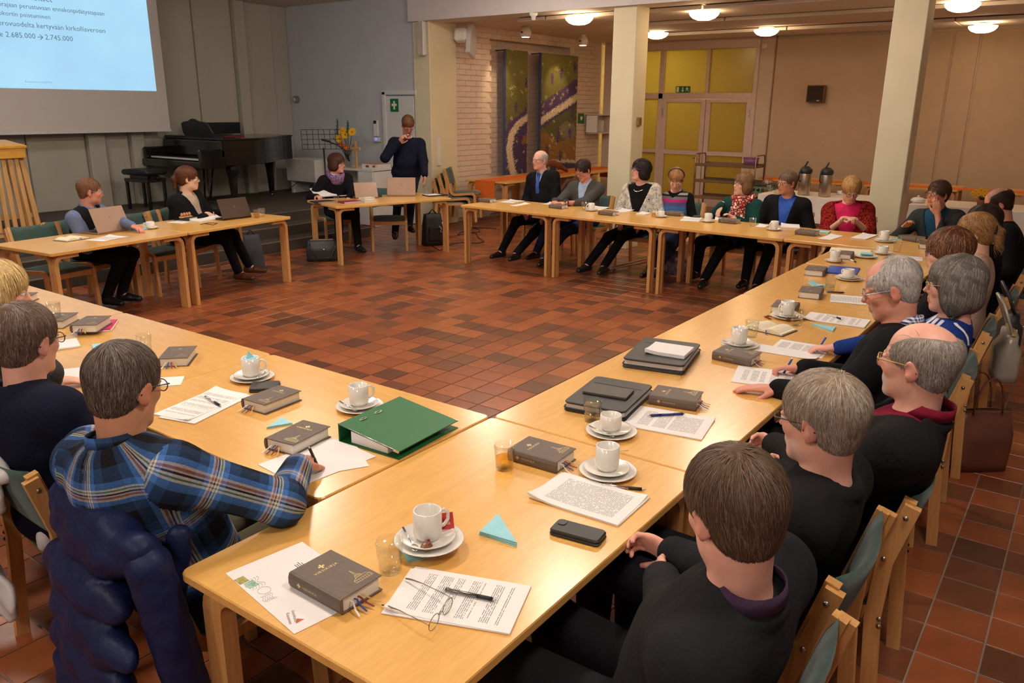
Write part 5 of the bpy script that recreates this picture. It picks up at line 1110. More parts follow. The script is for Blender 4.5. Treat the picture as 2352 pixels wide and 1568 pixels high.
pf = MB().add([(-hw+.012, -hh+.06, .004), (hw-.02, -hh+.06, .004), (hw-.02, hh-.05, .004), (-hw+.012, hh-.05, .004), (-hw+.012, -hh+.06, .026), (hw-.02, -hh+.06, .026), (hw-.02, hh-.05, .048), (-hw+.012, hh-.05, .048)], bf).build('paper_filling', PAPER, t)
for x in (-.075, .005): zz = .030+(.068-.030)*((hh-.035)+hh)/(2*hh); MB().tube([(x+.018*math.cos(a), hh-.035+.0065*math.sin(a), zz+.0012) for a in np.linspace(0, 6.283, 14, endpoint=False)], .0018, 5, close=True).build('ring_slot', SLV, t)
for sx in (-1, 1): MB().box((sx*hw, -hh+.012, .0285), (.004, .024, .006), R=rot3(.1, 0, 0)).build('metal_corner', SLV, t)
MB().tube([(-hw, -hh, .0305), (-hw, hh, .0685)], .0018, 5).build('metal_edge', SLV, t)
# open book, folder
def open_book(label, u, v, yaw, s=1.0, mat=None, name='open_book'):
    p = T(u, v); t = thing(name, label, 'book', (p[0], p[1], TZ+.0005), math.radians(yaw)); n = 8; V = []; F = []
    for sgn in (-1, 1):
        o = len(V)
        for i in range(n+1):
            f = i/n; x = sgn*.125*s*f; z = .012+.016*math.sin(math.pi*min(1, f*1.15))*s
            V += [(x, -.09*s, z), (x, .09*s, z)]
        for i in range(n): q = o+2*i; F.append((q, q+2, q+3, q+1) if sgn > 0 else (q, q+1, q+3, q+2))
        V += [(sgn*.125*s, -.09*s, .004), (sgn*.125*s, .09*s, .004), (0, -.09*s, .004), (0, .09*s, .004)]; e = len(V)-4; l_ = o+2*n
        F += [(l_, e, e+1, l_+1), tuple([o+2*i for i in range(n+1)]+[e, e+2]), tuple([o+2*i+1 for i in range(n+1)][::-1]+[e+3, e+1])]
    MB().add(V, F).build('pages', mat or YELP, t); MB().box((0, 0, .002), (.26*s, .19*s, .004)).build('cover', BOOKG, t); MB().strip([(.02, -.085*s, .02), (.03, -.11*s, .004), (.05, -.13*s, .002)], .006, .001, (1, 0, 0)).build('ribbon_marker', RIBB[1], t); return t
open_book('open cream paged hymn book behind the tall cup', 1768, 757, -100, .9)
open_book('open cream diary at the left end of the head tables', 165, 550, 12, .9, name='open_diary')
q = T(1935, 622); t = thing('blue_folder', 'bright blue plastic folder in the right row', 'folder', (q[0], q[1], TZ+.0005), math.radians(-82)); MB().prism(round_rect(.22, .31, .01, 2), 0, .004, bev=.001).prism(round_rect(.215, .30, .01, 2), .006, .008, bev=.0006).build('folder_cover', M('folder_blue', srgb(30, 80, 190), .35), t); MB().box((0, 0, .005), (.205, .29, .002)).build('folder_papers', PAPER, t)
# ---- laptops
LID = M('laptop_silver', srgb(160, 132, 114), .4, .5, var=.03); LIDD = M('laptop_dark', srgb(62, 42, 28), .35, .5, var=.03)
def laptop(label, hl, hr, mat, tilt=100, depth=.24, lidh=.225):
    A, B = T(*hl), T(*hr); d = B-A; wd = min(max(np.linalg.norm(d[:2]), .30), .38); ya = math.atan2(d[1], d[0]); c = (A+B)/2; t = thing('laptop', label, 'laptop', (c[0], c[1], TZ+.0005), ya, 'open laptops on the head tables')
    MB().box((0, depth/2, .008), (wd, depth, .014), ch=.003).build('base', mat, t); MB().box((0, depth*.42, .0155), (wd*.86, depth*.45, .001)).build('keyboard', DK, t); MB().box((0, depth*.82, .0155), (wd*.3, depth*.25, .001)).build('trackpad', DK, t)
    R = rot3(math.radians(-(tilt-90))*-1.0, 0, 0); lid = MB().box(R @ np.array([0, 0, lidh/2]), (wd, .008, lidh), R=R, ch=.003).build('lid', mat, t, loc=(0, 0, .014)); MB().box(R @ np.array([0, .0045, lidh/2]), (wd*.93, .001, lidh*.88), R=R).build('screen', DK, lid)
    e = MB(); [e.box(R @ np.array([.004*math.cos(a), -.0045, lidh*.55+.008*math.sin(a)]), (.012, .001, .003), R=R @ rot3(0, a, 0)) for a in (0.0, .8, 1.57, 2.36)]; e.build('lid_emblem', M('emblem_copper', srgb(176, 96, 56), .4, .4), lid); return t
laptop('large silver laptop before the waistcoat man', (226, 540), (301, 528), LID, 68, .25, .235)
laptop('dark laptop before the ponytailed woman', (512, 507), (578, 499), LIDD, 68, .24, .215)
laptop('silver brown laptop before the scarf woman', (817, 457), (869, 455), LID, 62, .24, .21)
laptop('silver laptop in front of the standing man', (886, 451), (958, 451), LID, 80, .25, .235)
# things on the head tables
def stack_books(specs):
    for lab, u, v, dz, yaw, sz, col in specs:
        p = T(u, v, dz); mm = M('book_'+lab.split()[0]+str(len(MATS)), col, .6); t = thing('book', lab, 'book', (p[0], p[1], TZ+dz+.0005), math.radians(yaw)); MB().box((0, 0, sz[2]-.0015), (sz[0], sz[1], .003)).box((0, 0, .0015), (sz[0], sz[1], .003)).box((-sz[0]/2+.0015, 0, sz[2]/2), (.003, sz[1], sz[2])).build('cover', mm, t); MB().box((.002, 0, sz[2]/2), (sz[0]-.008, sz[1]-.008, sz[2]-.006)).build('page_block', PAGES, t)
stack_books((('pale small book on white papers, head table', 430, 505, .0042, 15, (.12, .17, .03), srgb(60, 66, 60)), ('dark notebook under the papers of the scarf woman', 742, 464, 0, -10, (.26, .2, .015), srgb(50, 48, 52)), ('plum coloured booklet before the scarf woman', 803, 465, 0, -15, (.24, .17, .02), srgb(140, 40, 80)), ('white book lying lowest before the dark laptop of the scarf woman', 845, 463, 0, -12, (.17, .12, .022), srgb(220, 214, 200)), ('white book lying on another before the scarf woman', 843, 457, .0225, -5, (.17, .12, .02), srgb(226, 220, 205))))
p = T(427, 500, .03); t = thing('egg_holder', 'row of brown wooden eggs on the small book, head table', 'eggs', (p[0], p[1], TZ+.0355), math.radians(12)); MB().box((0, 0, .006), (.14, .05, .012), ch=.003).build('tray', LECT, t)
for k in range(4): MB().lathe([(0, -.002)]+[(.016*math.sin(a), .02-.02*math.cos(a)) for a in np.linspace(.3, 2.9, 7)]+[(0, .042)], (-.051+.034*k, 0, .01), 12).build('egg', M('egg_brown', srgb(200, 140, 90), .5), t)
t = thing('black_mouse', 'small black computer mouse between the two laptops', 'mouse', T(872, 452)+(0, 0, .0005), .2); MB().lathe([(0, .032), (.012, .03), (.022, .02), (.026, .008), (.026, 0)], n=14, sx=1.7).build('mouse_body', DK, t); MB().box((-.02, 0, .031), (.012, .004, .004)).build('wheel', BLK, t)
t = thing('black_folder', 'flat black folder beside the hand of the standing man', 'folder', T(1000, 449)+(0, 0, .0005), ga); MB().prism(round_rect(.3, .2, .01, 2), 0, .014, bev=.003).build('folder_body', DK, t); MB().box((-.05, 0, .0155), (.2, .15, .002)).build('folder_sheet', PAPER, t)
p = T(748, 452, .0); t = thing('held_papers', 'bundle of white papers held up by the scarf woman', 'paper', (p[0]+.02, p[1]+.06, TZ+.004), ga); V, F = sheet_mesh(.30, .21, .012, ((.5, 1, .03, .2),)); R = rot3(.45, 0, 0); MB().add(np.array(V) @ R.T+(0, 0, .045), F).build('paper_bundle', PAPER, t); V, F = sheet_mesh(.2, .25, .004, ((1, .5, .02, .15),)); MB().add(np.array(V)+(.28, -.02, 0), F).build('loose_sheets', PAPER, t)
p = T(520, 497, .0); t = thing('note_pad', 'curled white note pad under the hand of the ponytailed woman', 'paper', (p[0]-.30, p[1]-.04, TZ+.0005), .15); V, F = sheet_mesh(.3, .21, .01, ((1, .5, .03, .2),)); MB().add(V, F).build('pad_sheets', PAPER, t)
MB().tube([T(460, 516)+(0, 0, .003), T(480, 512)+(0, 0, .003), T(500, 513)+(0, 0, .003), T(490, 517)+(0, 0, .003), T(470, 514)+(0, 0, .003)], .003, 5).build('charger_cable', DK, label='thin dark cable before the dark laptop', cat='cable')
# ---- bags and things on the floor
def bag(name, label, loc, yaw, w_, d_, h_, mat, taper=.85, soft=.03):
    t = thing(name, label, 'bag', loc, math.radians(yaw)); V = []; F = []; lv = 7; n = 20
    for k in range(lv):
        f = k/(lv-1); sc = 1+(taper-1)*f; bul = 1+.06*math.sin(math.pi*f)
        for j in range(n):
            a = 2*math.pi*j/n; e = .45; x = abs(math.cos(a))**e*math.copysign(1, math.cos(a))*w_/2*sc*bul; y = abs(math.sin(a))**e*math.copysign(1, math.sin(a))*d_/2*(sc if f < .8 else sc*.6)*bul
            V.append((x*(1+.02*math.sin(5*a+f*7)), y, h_*f-.02*h_*math.sin(a*2)**2*f))
    for k in range(lv-1):
        for j in range(n): i = (j+1) % n; F.append((k*n+j, k*n+i, (k+1)*n+i, (k+1)*n+j))
    F += [tuple(range(n))[::-1], tuple(range((lv-1)*n, lv*n))]; MB().add(V, F, 0, True).build('bag_body', mat, t); return t
p = (PZ(705, 600)+PZ(762, 602))/2; t = bag('handbag', 'black leather handbag on the floor before the scarf woman', (p[0]+.1, p[1]+.05, 0), -40, .40, .2, .26, BLK); MB().tube([(-.14, 0, .24), (-.16, -.11, .2), (-.05, -.125, .04), (.1, -.125, .05), (.17, -.1, .2), (.14, 0, .24)], .007, 6).build('strap', BLK, t); MB().lathe([(0, 0), (.012, 0), (.012, .004), (0, .004)], (.02, -.104, .15), 10, R=rot3(math.pi/2, 0, 0)).build('clasp', SLV, t); MB().box((0, 0, .262), (.28, .02, .012)).build('zip_edge', SLV, t)
p = (PZ(975, 562)+PZ(1010, 562))/2; t = bag('backpack', 'black backpack on the floor right of the standing man', (p[0]+.02, p[1]-.0, 0), -30, .30, .22, .44, M('black_nylon', (.012, .012, .014), .6, bump=.3, bscale=200), .8); MB().tube([(-.06, 0, .43), (0, 0, .5), (.06, 0, .43)], .01, 6).build('handle', DK, t); MB().box((0, -.115, .17), (.2, .04, .2), ch=.015).build('front_pocket', DK, t); MB().tube([(.05, -.14, .28), (.08, -.15, .24), (.06, -.15, .21), (.09, -.14, .19)], .004, 5).tube([(.1, -.12, .33), (.11, -.13, .27)], .006, 5).build('reflective_cord', PAPER, t)
p = PZ(592, 622); t = bag('grey_bag', 'slumped dark grey bag beside the steps behind the head table', (p[0]+.03, p[1]+.12, 0), -20, .26, .2, .42, M('grey_canvas', srgb(62, 64, 72), .85, bump=.4, bscale=120), .7); MB().tube([(-.05, 0, .40), (0, .02, .47), (.06, 0, .40)], .01, 6).build('handle', DK, t)
BRL = M('brown_leather', srgb(104, 60, 40), .42, var=.12, nscale=8, bump=.2, bscale=80)
p = (PZ(2181, 1064)+PZ(2313, 1061))/2; t = bag('tote_bag', 'large brown leather tote bag on the floor behind the chairs', (3.76, -1.47, 0), -50, .30, .14, .33, BRL, .95)
for s in (-1, 1): MB().tube([(-.02-.08*math.cos(a), s*.05, .33+.20*math.sin(a)) for a in np.linspace(0, math.pi, 12)], .008, 6, flat=.5).build('handle', BRL, t)
MB().tube([(.2, 0, .34), (.24, .0, .33), (.26, 0, .30)], .003, 4).build('tie_cord', BRL, t)
SLB = M('silver_leather', srgb(176, 170, 156), .35, .25, var=.08, bump=.2, bscale=60)
p = PZ(2270, 770, .62); t = bag('shoulder_bag', 'silver grey handbag hanging on the chair of the bob haired woman', (4.02, -1.50, .46), 12, .27, .12, .26, SLB, .92); MB().box((0, 0, .272), (.27, .02, .012)).build('zip', GOLD, t); MB().tube([(-.12, 0, .26), (-.08, .06, .42), (.02, .09, .46), (.1, .06, .40), (.12, 0, .26)], .008, 6, flat=.6).build('strap', SLB, t); MB().tube([(.13, -.05, .24), (.135, -.06, .18)], .006, 5).build('tassel', GOLD, t)
t = bag('shoulder_bag', 'black handbag hanging behind the silver one', (4.46, -1.47, .50), 12, .27, .12, .24, BLK, .9); MB().tube([(-.1, 0, .24), (-.08, .05, .36), (.0, .08, .41), (.09, .05, .34), (.1, 0, .24)], .009, 6).build('strap', BLK, t); MB().lathe([(0, 0), (.014, 0), (0, .008)], (.0, -.066, .15), 8, R=rot3(math.pi/2, 0, 0)).build('buckle', SLV, t)
p = PZ(1548, 632); t = bag('patterned_bag', 'black white and pink patterned bag under the young woman', (p[0]+.1, p[1], 0), 75, .34, .2, .26, M('bag_pattern', srgb(120, 110, 120), .8, var=.9, nscale=22), .85); MB().tube([(-.08, 0, .25), (0, .02, .34), (.08, 0, .25)], .01, 6).build('handle', DK, t); MB().box((0, -.1, .2), (.3, .02, .03), ch=.008).build('pink_band', M('pink_cover', srgb(214, 50, 100), .45), t)
p = PZ(1400, 622); t = thing('crutch', 'folded metal crutches lying under the chair of the white jacket woman', 'crutch', (p[0], p[1], .03), math.radians(-15)); 
for s in (-1, 1): MB().tube([(0, s*.03, .0), (.75, s*.06+.02, .02)], .012, 8).build('shaft', M('crutch_bronze', (.5, .36, .24), .35, .6), t); MB().tube([(-.10, s*.03, 0), (0, s*.03, 0)], .016, 8).tube([(-.05, s*.03, -.02), (-.05, s*.03, .05)], .01, 6).build('handle', SLV, t)
pc = [PZ(*q, .006) for q in ((985, 560), (1010, 575), (1040, 559), (1060, 557), (1100, 558), (1112, 555), (1098, 545), (1095, 536), (1060, 532), (1050, 540), (1085, 533), (1102, 532), (1100, 527), (1085, 522), (1130, 524), (1140, 525))]
MB().tube(pc, .006, 5).build('floor_cable', DK, label='black cable snaking over the floor beneath the stacked chairs', cat='cable')
MB().tube([PY(1008, 470, 6.85), PY(1012, 500, 6.84), PY(1012, 519, 6.83)], .006, 5).build('wall_cable', DK, label='thin black cable hanging down the pillar', cat='cable')
# ================================================================== PEOPLE
nrm_rows = lambda A_: A_/np.maximum(np.linalg.norm(A_, axis=1, keepdims=True), 1e-9)
nrm = lambda v: np.asarray(v, float)/max(np.linalg.norm(v), 1e-9)
class SDF:
    """smooth union / cut of tapered limbs and ellipsoids, meshed as one continuous skin"""
    def __init__(s): s.p = []
    def ell(s, c, r, R=None, k=.02, op='+'): s.p.append(('e', np.asarray(c, float), np.asarray(r, float), np.eye(3) if R is None else np.asarray(R, float), k, op)); return s
    def cone(s, a, b, ra, rb, k=.02, op='+', sq=None): s.p.append(('c', np.asarray(a, float), np.asarray(b, float), (ra, rb), k, op)); return s
    def fn(s, f, k=.0, op='-'): s.p.append(('f', f, None, None, k, op)); return s
    @staticmethod
    def d1(q, P):
        if q[0] == 'e':
            L = (P-q[1]) @ q[3]; a = L/q[2]; k0 = np.sqrt((a*a).sum(-1)); k1 = np.sqrt(((a/q[2])**2).sum(-1)); return k0*(k0-1)/np.maximum(k1, 1e-6)
        if q[0] == 'c':
            ab = q[2]-q[1]; L2 = max(ab @ ab, 1e-12); t = np.clip(((P-q[1]) @ ab)/L2, 0, 1); return np.sqrt(((P-q[1]-t[..., None]*ab)**2).sum(-1))-(q[3][0]+(q[3][1]-q[3][0])*t)
        return q[1](P)
    @staticmethod
    def comb(d, e, k, op):
        if op == '+':
            if k <= 0: return np.minimum(d, e)
            h = np.clip(.5+.5*(d-e)/k, 0, 1); return d*(1-h)+e*h-k*h*(1-h)
        e = -e if op == '-' else e
        if k <= 0: return np.maximum(d, e)
        h = np.clip(.5-.5*(d-e)/k, 0, 1); return d*(1-h)+e*h+k*h*(1-h)
    def ev(s, P):
        d = np.full(P.shape[:-1], 1.0)
        for q in s.p: d = s.comb(d, s.d1(q, P), q[4], q[5])
        return d
    def box(s, q, m):
        if q[0] == 'e': r = np.abs(q[3]) @ q[2]; return q[1]-r-m, q[1]+r+m
        if q[0] == 'c': R = max(q[3]); return np.minimum(q[1], q[2])-R-m, np.maximum(q[1], q[2])+R+m
        return None
    def mesh(s, h):
        lo = np.full(3, 1e9); hi = -lo
        for q in s.p:
            if q[5] == '+' and q[0] != 'f': a, b = s.box(q, h*2+q[4]*.4); lo = np.minimum(lo, a); hi = np.maximum(hi, b)
        n = np.ceil((hi-lo)/h).astype(int)+1; ax = [lo[i]+h*np.arange(n[i]) for i in range(3)]; D = np.full(n, 1.0, np.float32)
        for q in s.p:
            bx = s.box(q, q[4]+h*2.5)
            if bx is None: i0 = np.zeros(3, int); i1 = n
            else: i0 = np.clip(np.floor((bx[0]-lo)/h).astype(int), 0, n); i1 = np.clip(np.ceil((bx[1]-lo)/h).astype(int)+1, 0, n)
            if (i1 <= i0).any(): continue
            sl = tuple(slice(a, b) for a, b in zip(i0, i1)); G = np.stack(np.meshgrid(*[ax[i][sl[i]] for i in range(3)], indexing='ij'), -1)
            D[sl] = s.comb(D[sl], s.d1(q, G), q[4], q[5])
        return nets(D, h, lo)
def nets(D, h, lo):
    S_ = D < 0; nx, ny, nz = D.shape; c = np.zeros((nx-1, ny-1, nz-1), np.int8)
    offs = [(i, j, k) for i in (0, 1) for j in (0, 1) for k in (0, 1)]
    for i, j, k in offs: c += S_[i:nx-1+i, j:ny-1+j, k:nz-1+k]
    act = (c > 0) & (c < 8); I = np.argwhere(act); idx = np.full(c.shape, -1, np.int32); idx[act] = np.arange(len(I))
    val = np.stack([D[I[:, 0]+i, I[:, 1]+j, I[:, 2]+k] for i, j, k in offs], 1); P = np.zeros((len(I), 3)); w_ = np.zeros(len(I)); O = np.array(offs, float)
    for a in range(8):
        for b in range(a+1, 8):
            if np.abs(O[a]-O[b]).sum() != 1: continue
            m = (val[:, a] < 0) != (val[:, b] < 0); t = np.where(m, val[:, a]/np.where(m, val[:, a]-val[:, b], 1), 0)
            P += np.where(m[:, None], O[a]+(O[b]-O[a])*t[:, None], 0); w_ += m
    V = lo+h*(I+P/np.maximum(w_, 1)[:, None]); F = []
    for axn in range(3):
        u, v = [(1, 2), (2, 0), (0, 1)][axn]; A = [slice(0, None)]*3; B = [slice(0, None)]*3; A[axn] = slice(0, D.shape[axn]-1); B[axn] = slice(1, None)
        cr = S_[tuple(A)] != S_[tuple(B)]; E = np.argwhere(cr); E = E[(E[:, u] > 0) & (E[:, v] > 0) & (E[:, u] < D.shape[u]-1) & (E[:, v] < D.shape[v]-1)]
        if not len(E): continue
        ins = S_[tuple(E.T)]; g = lambda du, dv: idx[tuple((E+np.array([(-du if q == u else (-dv if q == v else 0)) for q in range(3)])).T)]
        Q = np.stack([g(1, 1), g(0, 1), g(0, 0), g(1, 0)], 1); Q[~ins] = Q[~ins][:, ::-1]; F.append(Q)
    F = np.concatenate(F); return V, F[(F >= 0).all(1)]
def ik(S, W, l1, l2, pole):
    d = W-S; L = np.linalg.norm(d); mx = (l1+l2)*.998
    if L > mx: W = S+d/L*mx; d = W-S; L = mx
    a = (l1*l1-l2*l2+L*L)/(2*L); hh = math.sqrt(max(l1*l1-a*a, 1e-6)); u = d/L; p = np.asarray(pole, float); p = p-u*(p @ u); p = nrm(p); return S+u*a+p*hh, W
def add_hand(sd, W, dr, nr, side, curl=.35, spread=.1, s=1.0, thumb=.5, curls=None):
    """W wrist, dr direction of the fingers, nr palm normal (towards what is touched), side +1 = thumb towards +cross"""
    dr = nrm(dr); nr = nrm(np.asarray(nr)-dr*(np.asarray(nr) @ dr)); lt = np.cross(nr, dr)*side    # towards the thumb
    sd.cone(W-dr*.02, W+dr*.02, .024*s, .024*s, .012); tips = []
    L = [(.026, .090, .078), (.009, .094, .086), (-.008, .091, .080), (-.024, .083, .064)]
    sd.ell(W+dr*.055*s, np.array([.044, .040, .0135])*s, np.stack([dr, lt, nr], 1), .012)
    for i, (y, k_, fl) in enumerate(L):
        b = W+(dr*k_+lt*y)*s; sd.cone(W+dr*.03*s+lt*y*.7*s, b, .0125*s, .0098*s, .008); cu = (curls[i] if curls else curl); a = .25*cu*1.5; d = dr*math.cos(a)+nr*math.sin(a)+lt*spread*y*8; p = b
        for j, fr in enumerate((.46, .30, .24)):
            d = nrm(d); q = p+d*fl*fr*s; r0 = (.0092, .0085, .0078)[j]*s; sd.cone(p, q, r0, r0*.93, .003); p = q; an = cu*(1.35, 1.1, .8)[j]; ca, sa = math.cos(an), math.sin(an); f2 = d; n2 = nrm(nr-f2*(nr @ f2)) if abs(nr @ f2) < .999 else -dr; n2 = np.cross(np.cross(f2, nr if abs(nr@f2) < .98 else -dr), f2); n2 = nrm(n2)
            d = f2*ca+(n2 if a+an < 1.7 or True else n2)*sa; nr_ = nr
        tips.append(p)
    b = W+(dr*.022+lt*.024)*s; d = nrm(dr*.62+lt*.62+nr*(.25+.3*thumb)); m_ = b+d*.038*s; d2 = nrm(d*.8+dr*.5+nr*.35*thumb-lt*.35*thumb); e = m_+d2*.032*s; t2 = e+nrm(d2+dr*.3-lt*.2*thumb)*.024*s
    sd.cone(b-dr*.01, m_, .0155*s, .0115*s, .012); sd.cone(m_, e, .0112*s, .0098*s, .004); sd.cone(e, t2, .0098*s, .008*s, .004); tips.append(t2); return tips
SKIN = M_attr('skin', 'tint', .48, .06, 320, 0, .06, 45, .12, .45); CLOTHM = {}
def cloth(name, kind='plain', col=(.02, .02, .02), col2=None, rough=.92, bump=.3):
    key = (name,)
    if key in CLOTHM: return CLOTHM[key]
    m, N, L, b = _nt('fabric_'+name); b.inputs['Roughness'].default_value = rough; b.inputs['Sheen Weight'].default_value = .0; b.inputs['Specular IOR Level'].default_value = .15
    at = N.new('ShaderNodeAttribute'); at.attribute_name = 'cuv'; uv = at.outputs['Vector']; sp = N.new('ShaderNodeSeparateXYZ'); L.new(uv, sp.inputs[0]); ob = coords(N, L, 'Object')
    def mt(op, a, c=None):
        n = N.new('ShaderNodeMath'); n.operation = op
        for i, x in enumerate((a, c)):
            if x is None: continue
            if hasattr(x, 'is_output'): L.new(x, n.inputs[i])
            else: n.inputs[i].default_value = x
        return n.outputs[0]
    big = noise_tex(N, L, ob, 9, 3); fine = noise_tex(N, L, ob, 220, 2)
    if kind == 'plain': c = ramp(N, L, big, ((.3, tuple(x*.85 for x in col)), (.7, tuple(min(1, x*1.12) for x in col))))
    elif kind == 'heather': c = ramp(N, L, noise_tex(N, L, ob, 260, 4, .7), ((.35, tuple(x*.6 for x in col)), (.65, col2 or tuple(x*1.5 for x in col))))
    elif kind == 'check': # small gingham
        f = lambda ch: mt('LESS_THAN', mt('FRACT', mt('MULTIPLY', sp.outputs[ch], 1/.012)), .5); k = mt('MULTIPLY', mt('ADD', f(0), f(1)), .5); c = ramp(N, L, k, ((0, (.85, .86, .9)), (.5, tuple((x+.85)/2 for x in col)), (1, col)))
    elif kind == 'plaid':
        def stripes(ch, off):
            fr = mt('FRACT', mt('ADD', mt('MULTIPLY', sp.outputs[ch], 1/.17), off)); r = N.new('ShaderNodeValToRGB'); r.color_ramp.interpolation = 'CONSTANT'; e = r.color_ramp.elements
            stops = [(0, srgb(30, 28, 30)), (.32, srgb(42, 66, 100)), (.48, srgb(72, 120, 188)), (.55, srgb(190, 184, 176)), (.58, srgb(150, 96, 82)), (.61, srgb(190, 184, 176)), (.63, srgb(50, 24, 40)), (.655, srgb(205, 200, 190)), (.68, srgb(80, 120, 96)), (.70, srgb(205, 200, 190)), (.73, srgb(72, 120, 188)), (.82, srgb(42, 66, 100))]
            while len(e) < len(stops): e.new(.5)
            for i, (p_, c_) in enumerate(stops): e[i].position = p_; e[i].color = (*c_, 1)
            L.new(fr, r.inputs[0]); return r.outputs[0]
        c = mix_rgb(N, L, .5, stripes(0, 0.1), stripes(1, .35)); c = mix_rgb(N, L, 1.0, c, ramp(N, L, fine, ((.3, (.8,)*3), (.7, (1.15,)*3))), 'MULTIPLY')
    elif kind == 'spots': c = ramp(N, L, noise_tex(N, L, ob, 34, 2), ((.36, (.9, .82, .7)), (.42, srgb(196, 60, 30)), (.5, srgb(150, 30, 30)), (.58, (.02, .02, .025)), (.64, srgb(220, 200, 180)))); 
    elif kind == 'pattern': c = ramp(N, L, noise_tex(N, L, ob, 18, 3), ((.40, srgb(226, 216, 196)), (.50, srgb(206, 198, 184)), (.54, srgb(120, 130, 146)), (.58, srgb(232, 224, 208)), (.68, srgb(90, 88, 90))))
    elif kind == 'stripeh': # horizontal knit bands by height
        z = N.new('ShaderNodeTexCoord'); s2 = N.new('ShaderNodeSeparateXYZ'); L.new(z.outputs['Object'], s2.inputs[0]); fr = mt('FRACT', mt('MULTIPLY', s2.outputs[2], 1/.26)); r = N.new('ShaderNodeValToRGB'); r.color_ramp.interpolation = 'CONSTANT'; e = r.color_ramp.elements
        st = [(0, srgb(90, 84, 130)), (.18, srgb(190, 40, 120)), (.3, srgb(120, 110, 110)), (.42, srgb(40, 40, 46)), (.5, srgb(170, 160, 150)), (.58, srgb(60, 60, 70)), (.68, srgb(70, 110, 170))]
        while len(e) < len(st): e.new(.5)
        for i, (p_, c_) in enumerate(st): e[i].position = p_; e[i].color = (*c_, 1)
        L.new(fr, r.inputs[0]); c = r.outputs[0]
    elif kind == 'knit': c = ramp(N, L, noise_tex(N, L, ob, 60, 2), ((.42, tuple(x*.25 for x in col)), (.55, col)))
    elif kind == 'scarf': c = ramp(N, L, noise_tex(N, L, ob, 40, 3), ((.38, srgb(70, 70, 130)), (.48, srgb(110, 100, 150)), (.55, srgb(180, 120, 130)), (.65, srgb(60, 60, 110))))
    L.new(c, b.inputs['Base Color'])
    hgt = mt('ADD', mt('MULTIPLY', noise_tex(N, L, ob, 16, 3, .6), 1.0), mt('MULTIPLY', fine, .06)); add_bump(N, L, b, hgt, bump, .03); CLOTHM[key] = m; return m
HAIRM = M_attr('hair', 'tint', .55, 0, 200, 0, .2, 90, 0, .3)
GLF = {}
def head_frame(yaw, pitch, roll=0.0):
    f = np.array([math.cos(yaw)*math.cos(pitch), math.sin(yaw)*math.cos(pitch), math.sin(pitch)]); l = np.array([-math.sin(yaw), math.cos(yaw), 0.0]); u = np.cross(f, l)
    if roll: l, u = l*math.cos(roll)+u*math.sin(roll), u*math.cos(roll)-l*math.sin(roll)
    return np.stack([f, l, u], 1)
def cuv_split(V, F, limbs):
    """limb-local cloth coordinates (along, around); vertices are split where two cloth pieces meet"""
    best = []; crd = []
    for a, b, r, ref in limbs:
        ab = b-a; L = np.linalg.norm(ab); u = ab/L; tr = (V-a) @ u; t = np.clip(tr, 0, L); w_ = V-a-t[:, None]*u; x = nrm(ref-u*(ref @ u)); y = np.cross(u, x); an = np.arctan2(w_ @ y, w_ @ x)
        best.append(np.linalg.norm(w_, axis=1)-r); crd.append(np.c_[tr, an*max(r, .04), np.zeros(len(V))])
    B = np.argmin(np.array(best), 0); fc = np.sort(B[F], 1)[:, 1]; key = F*len(limbs)+fc[:, None]; uq, inv = np.unique(key.ravel(), return_inverse=True)
    vi, ci = uq//len(limbs), uq % len(limbs); C_ = np.array(crd)[ci, vi]; return V[vi], inv.reshape(F.shape), C_
PERSONS = []
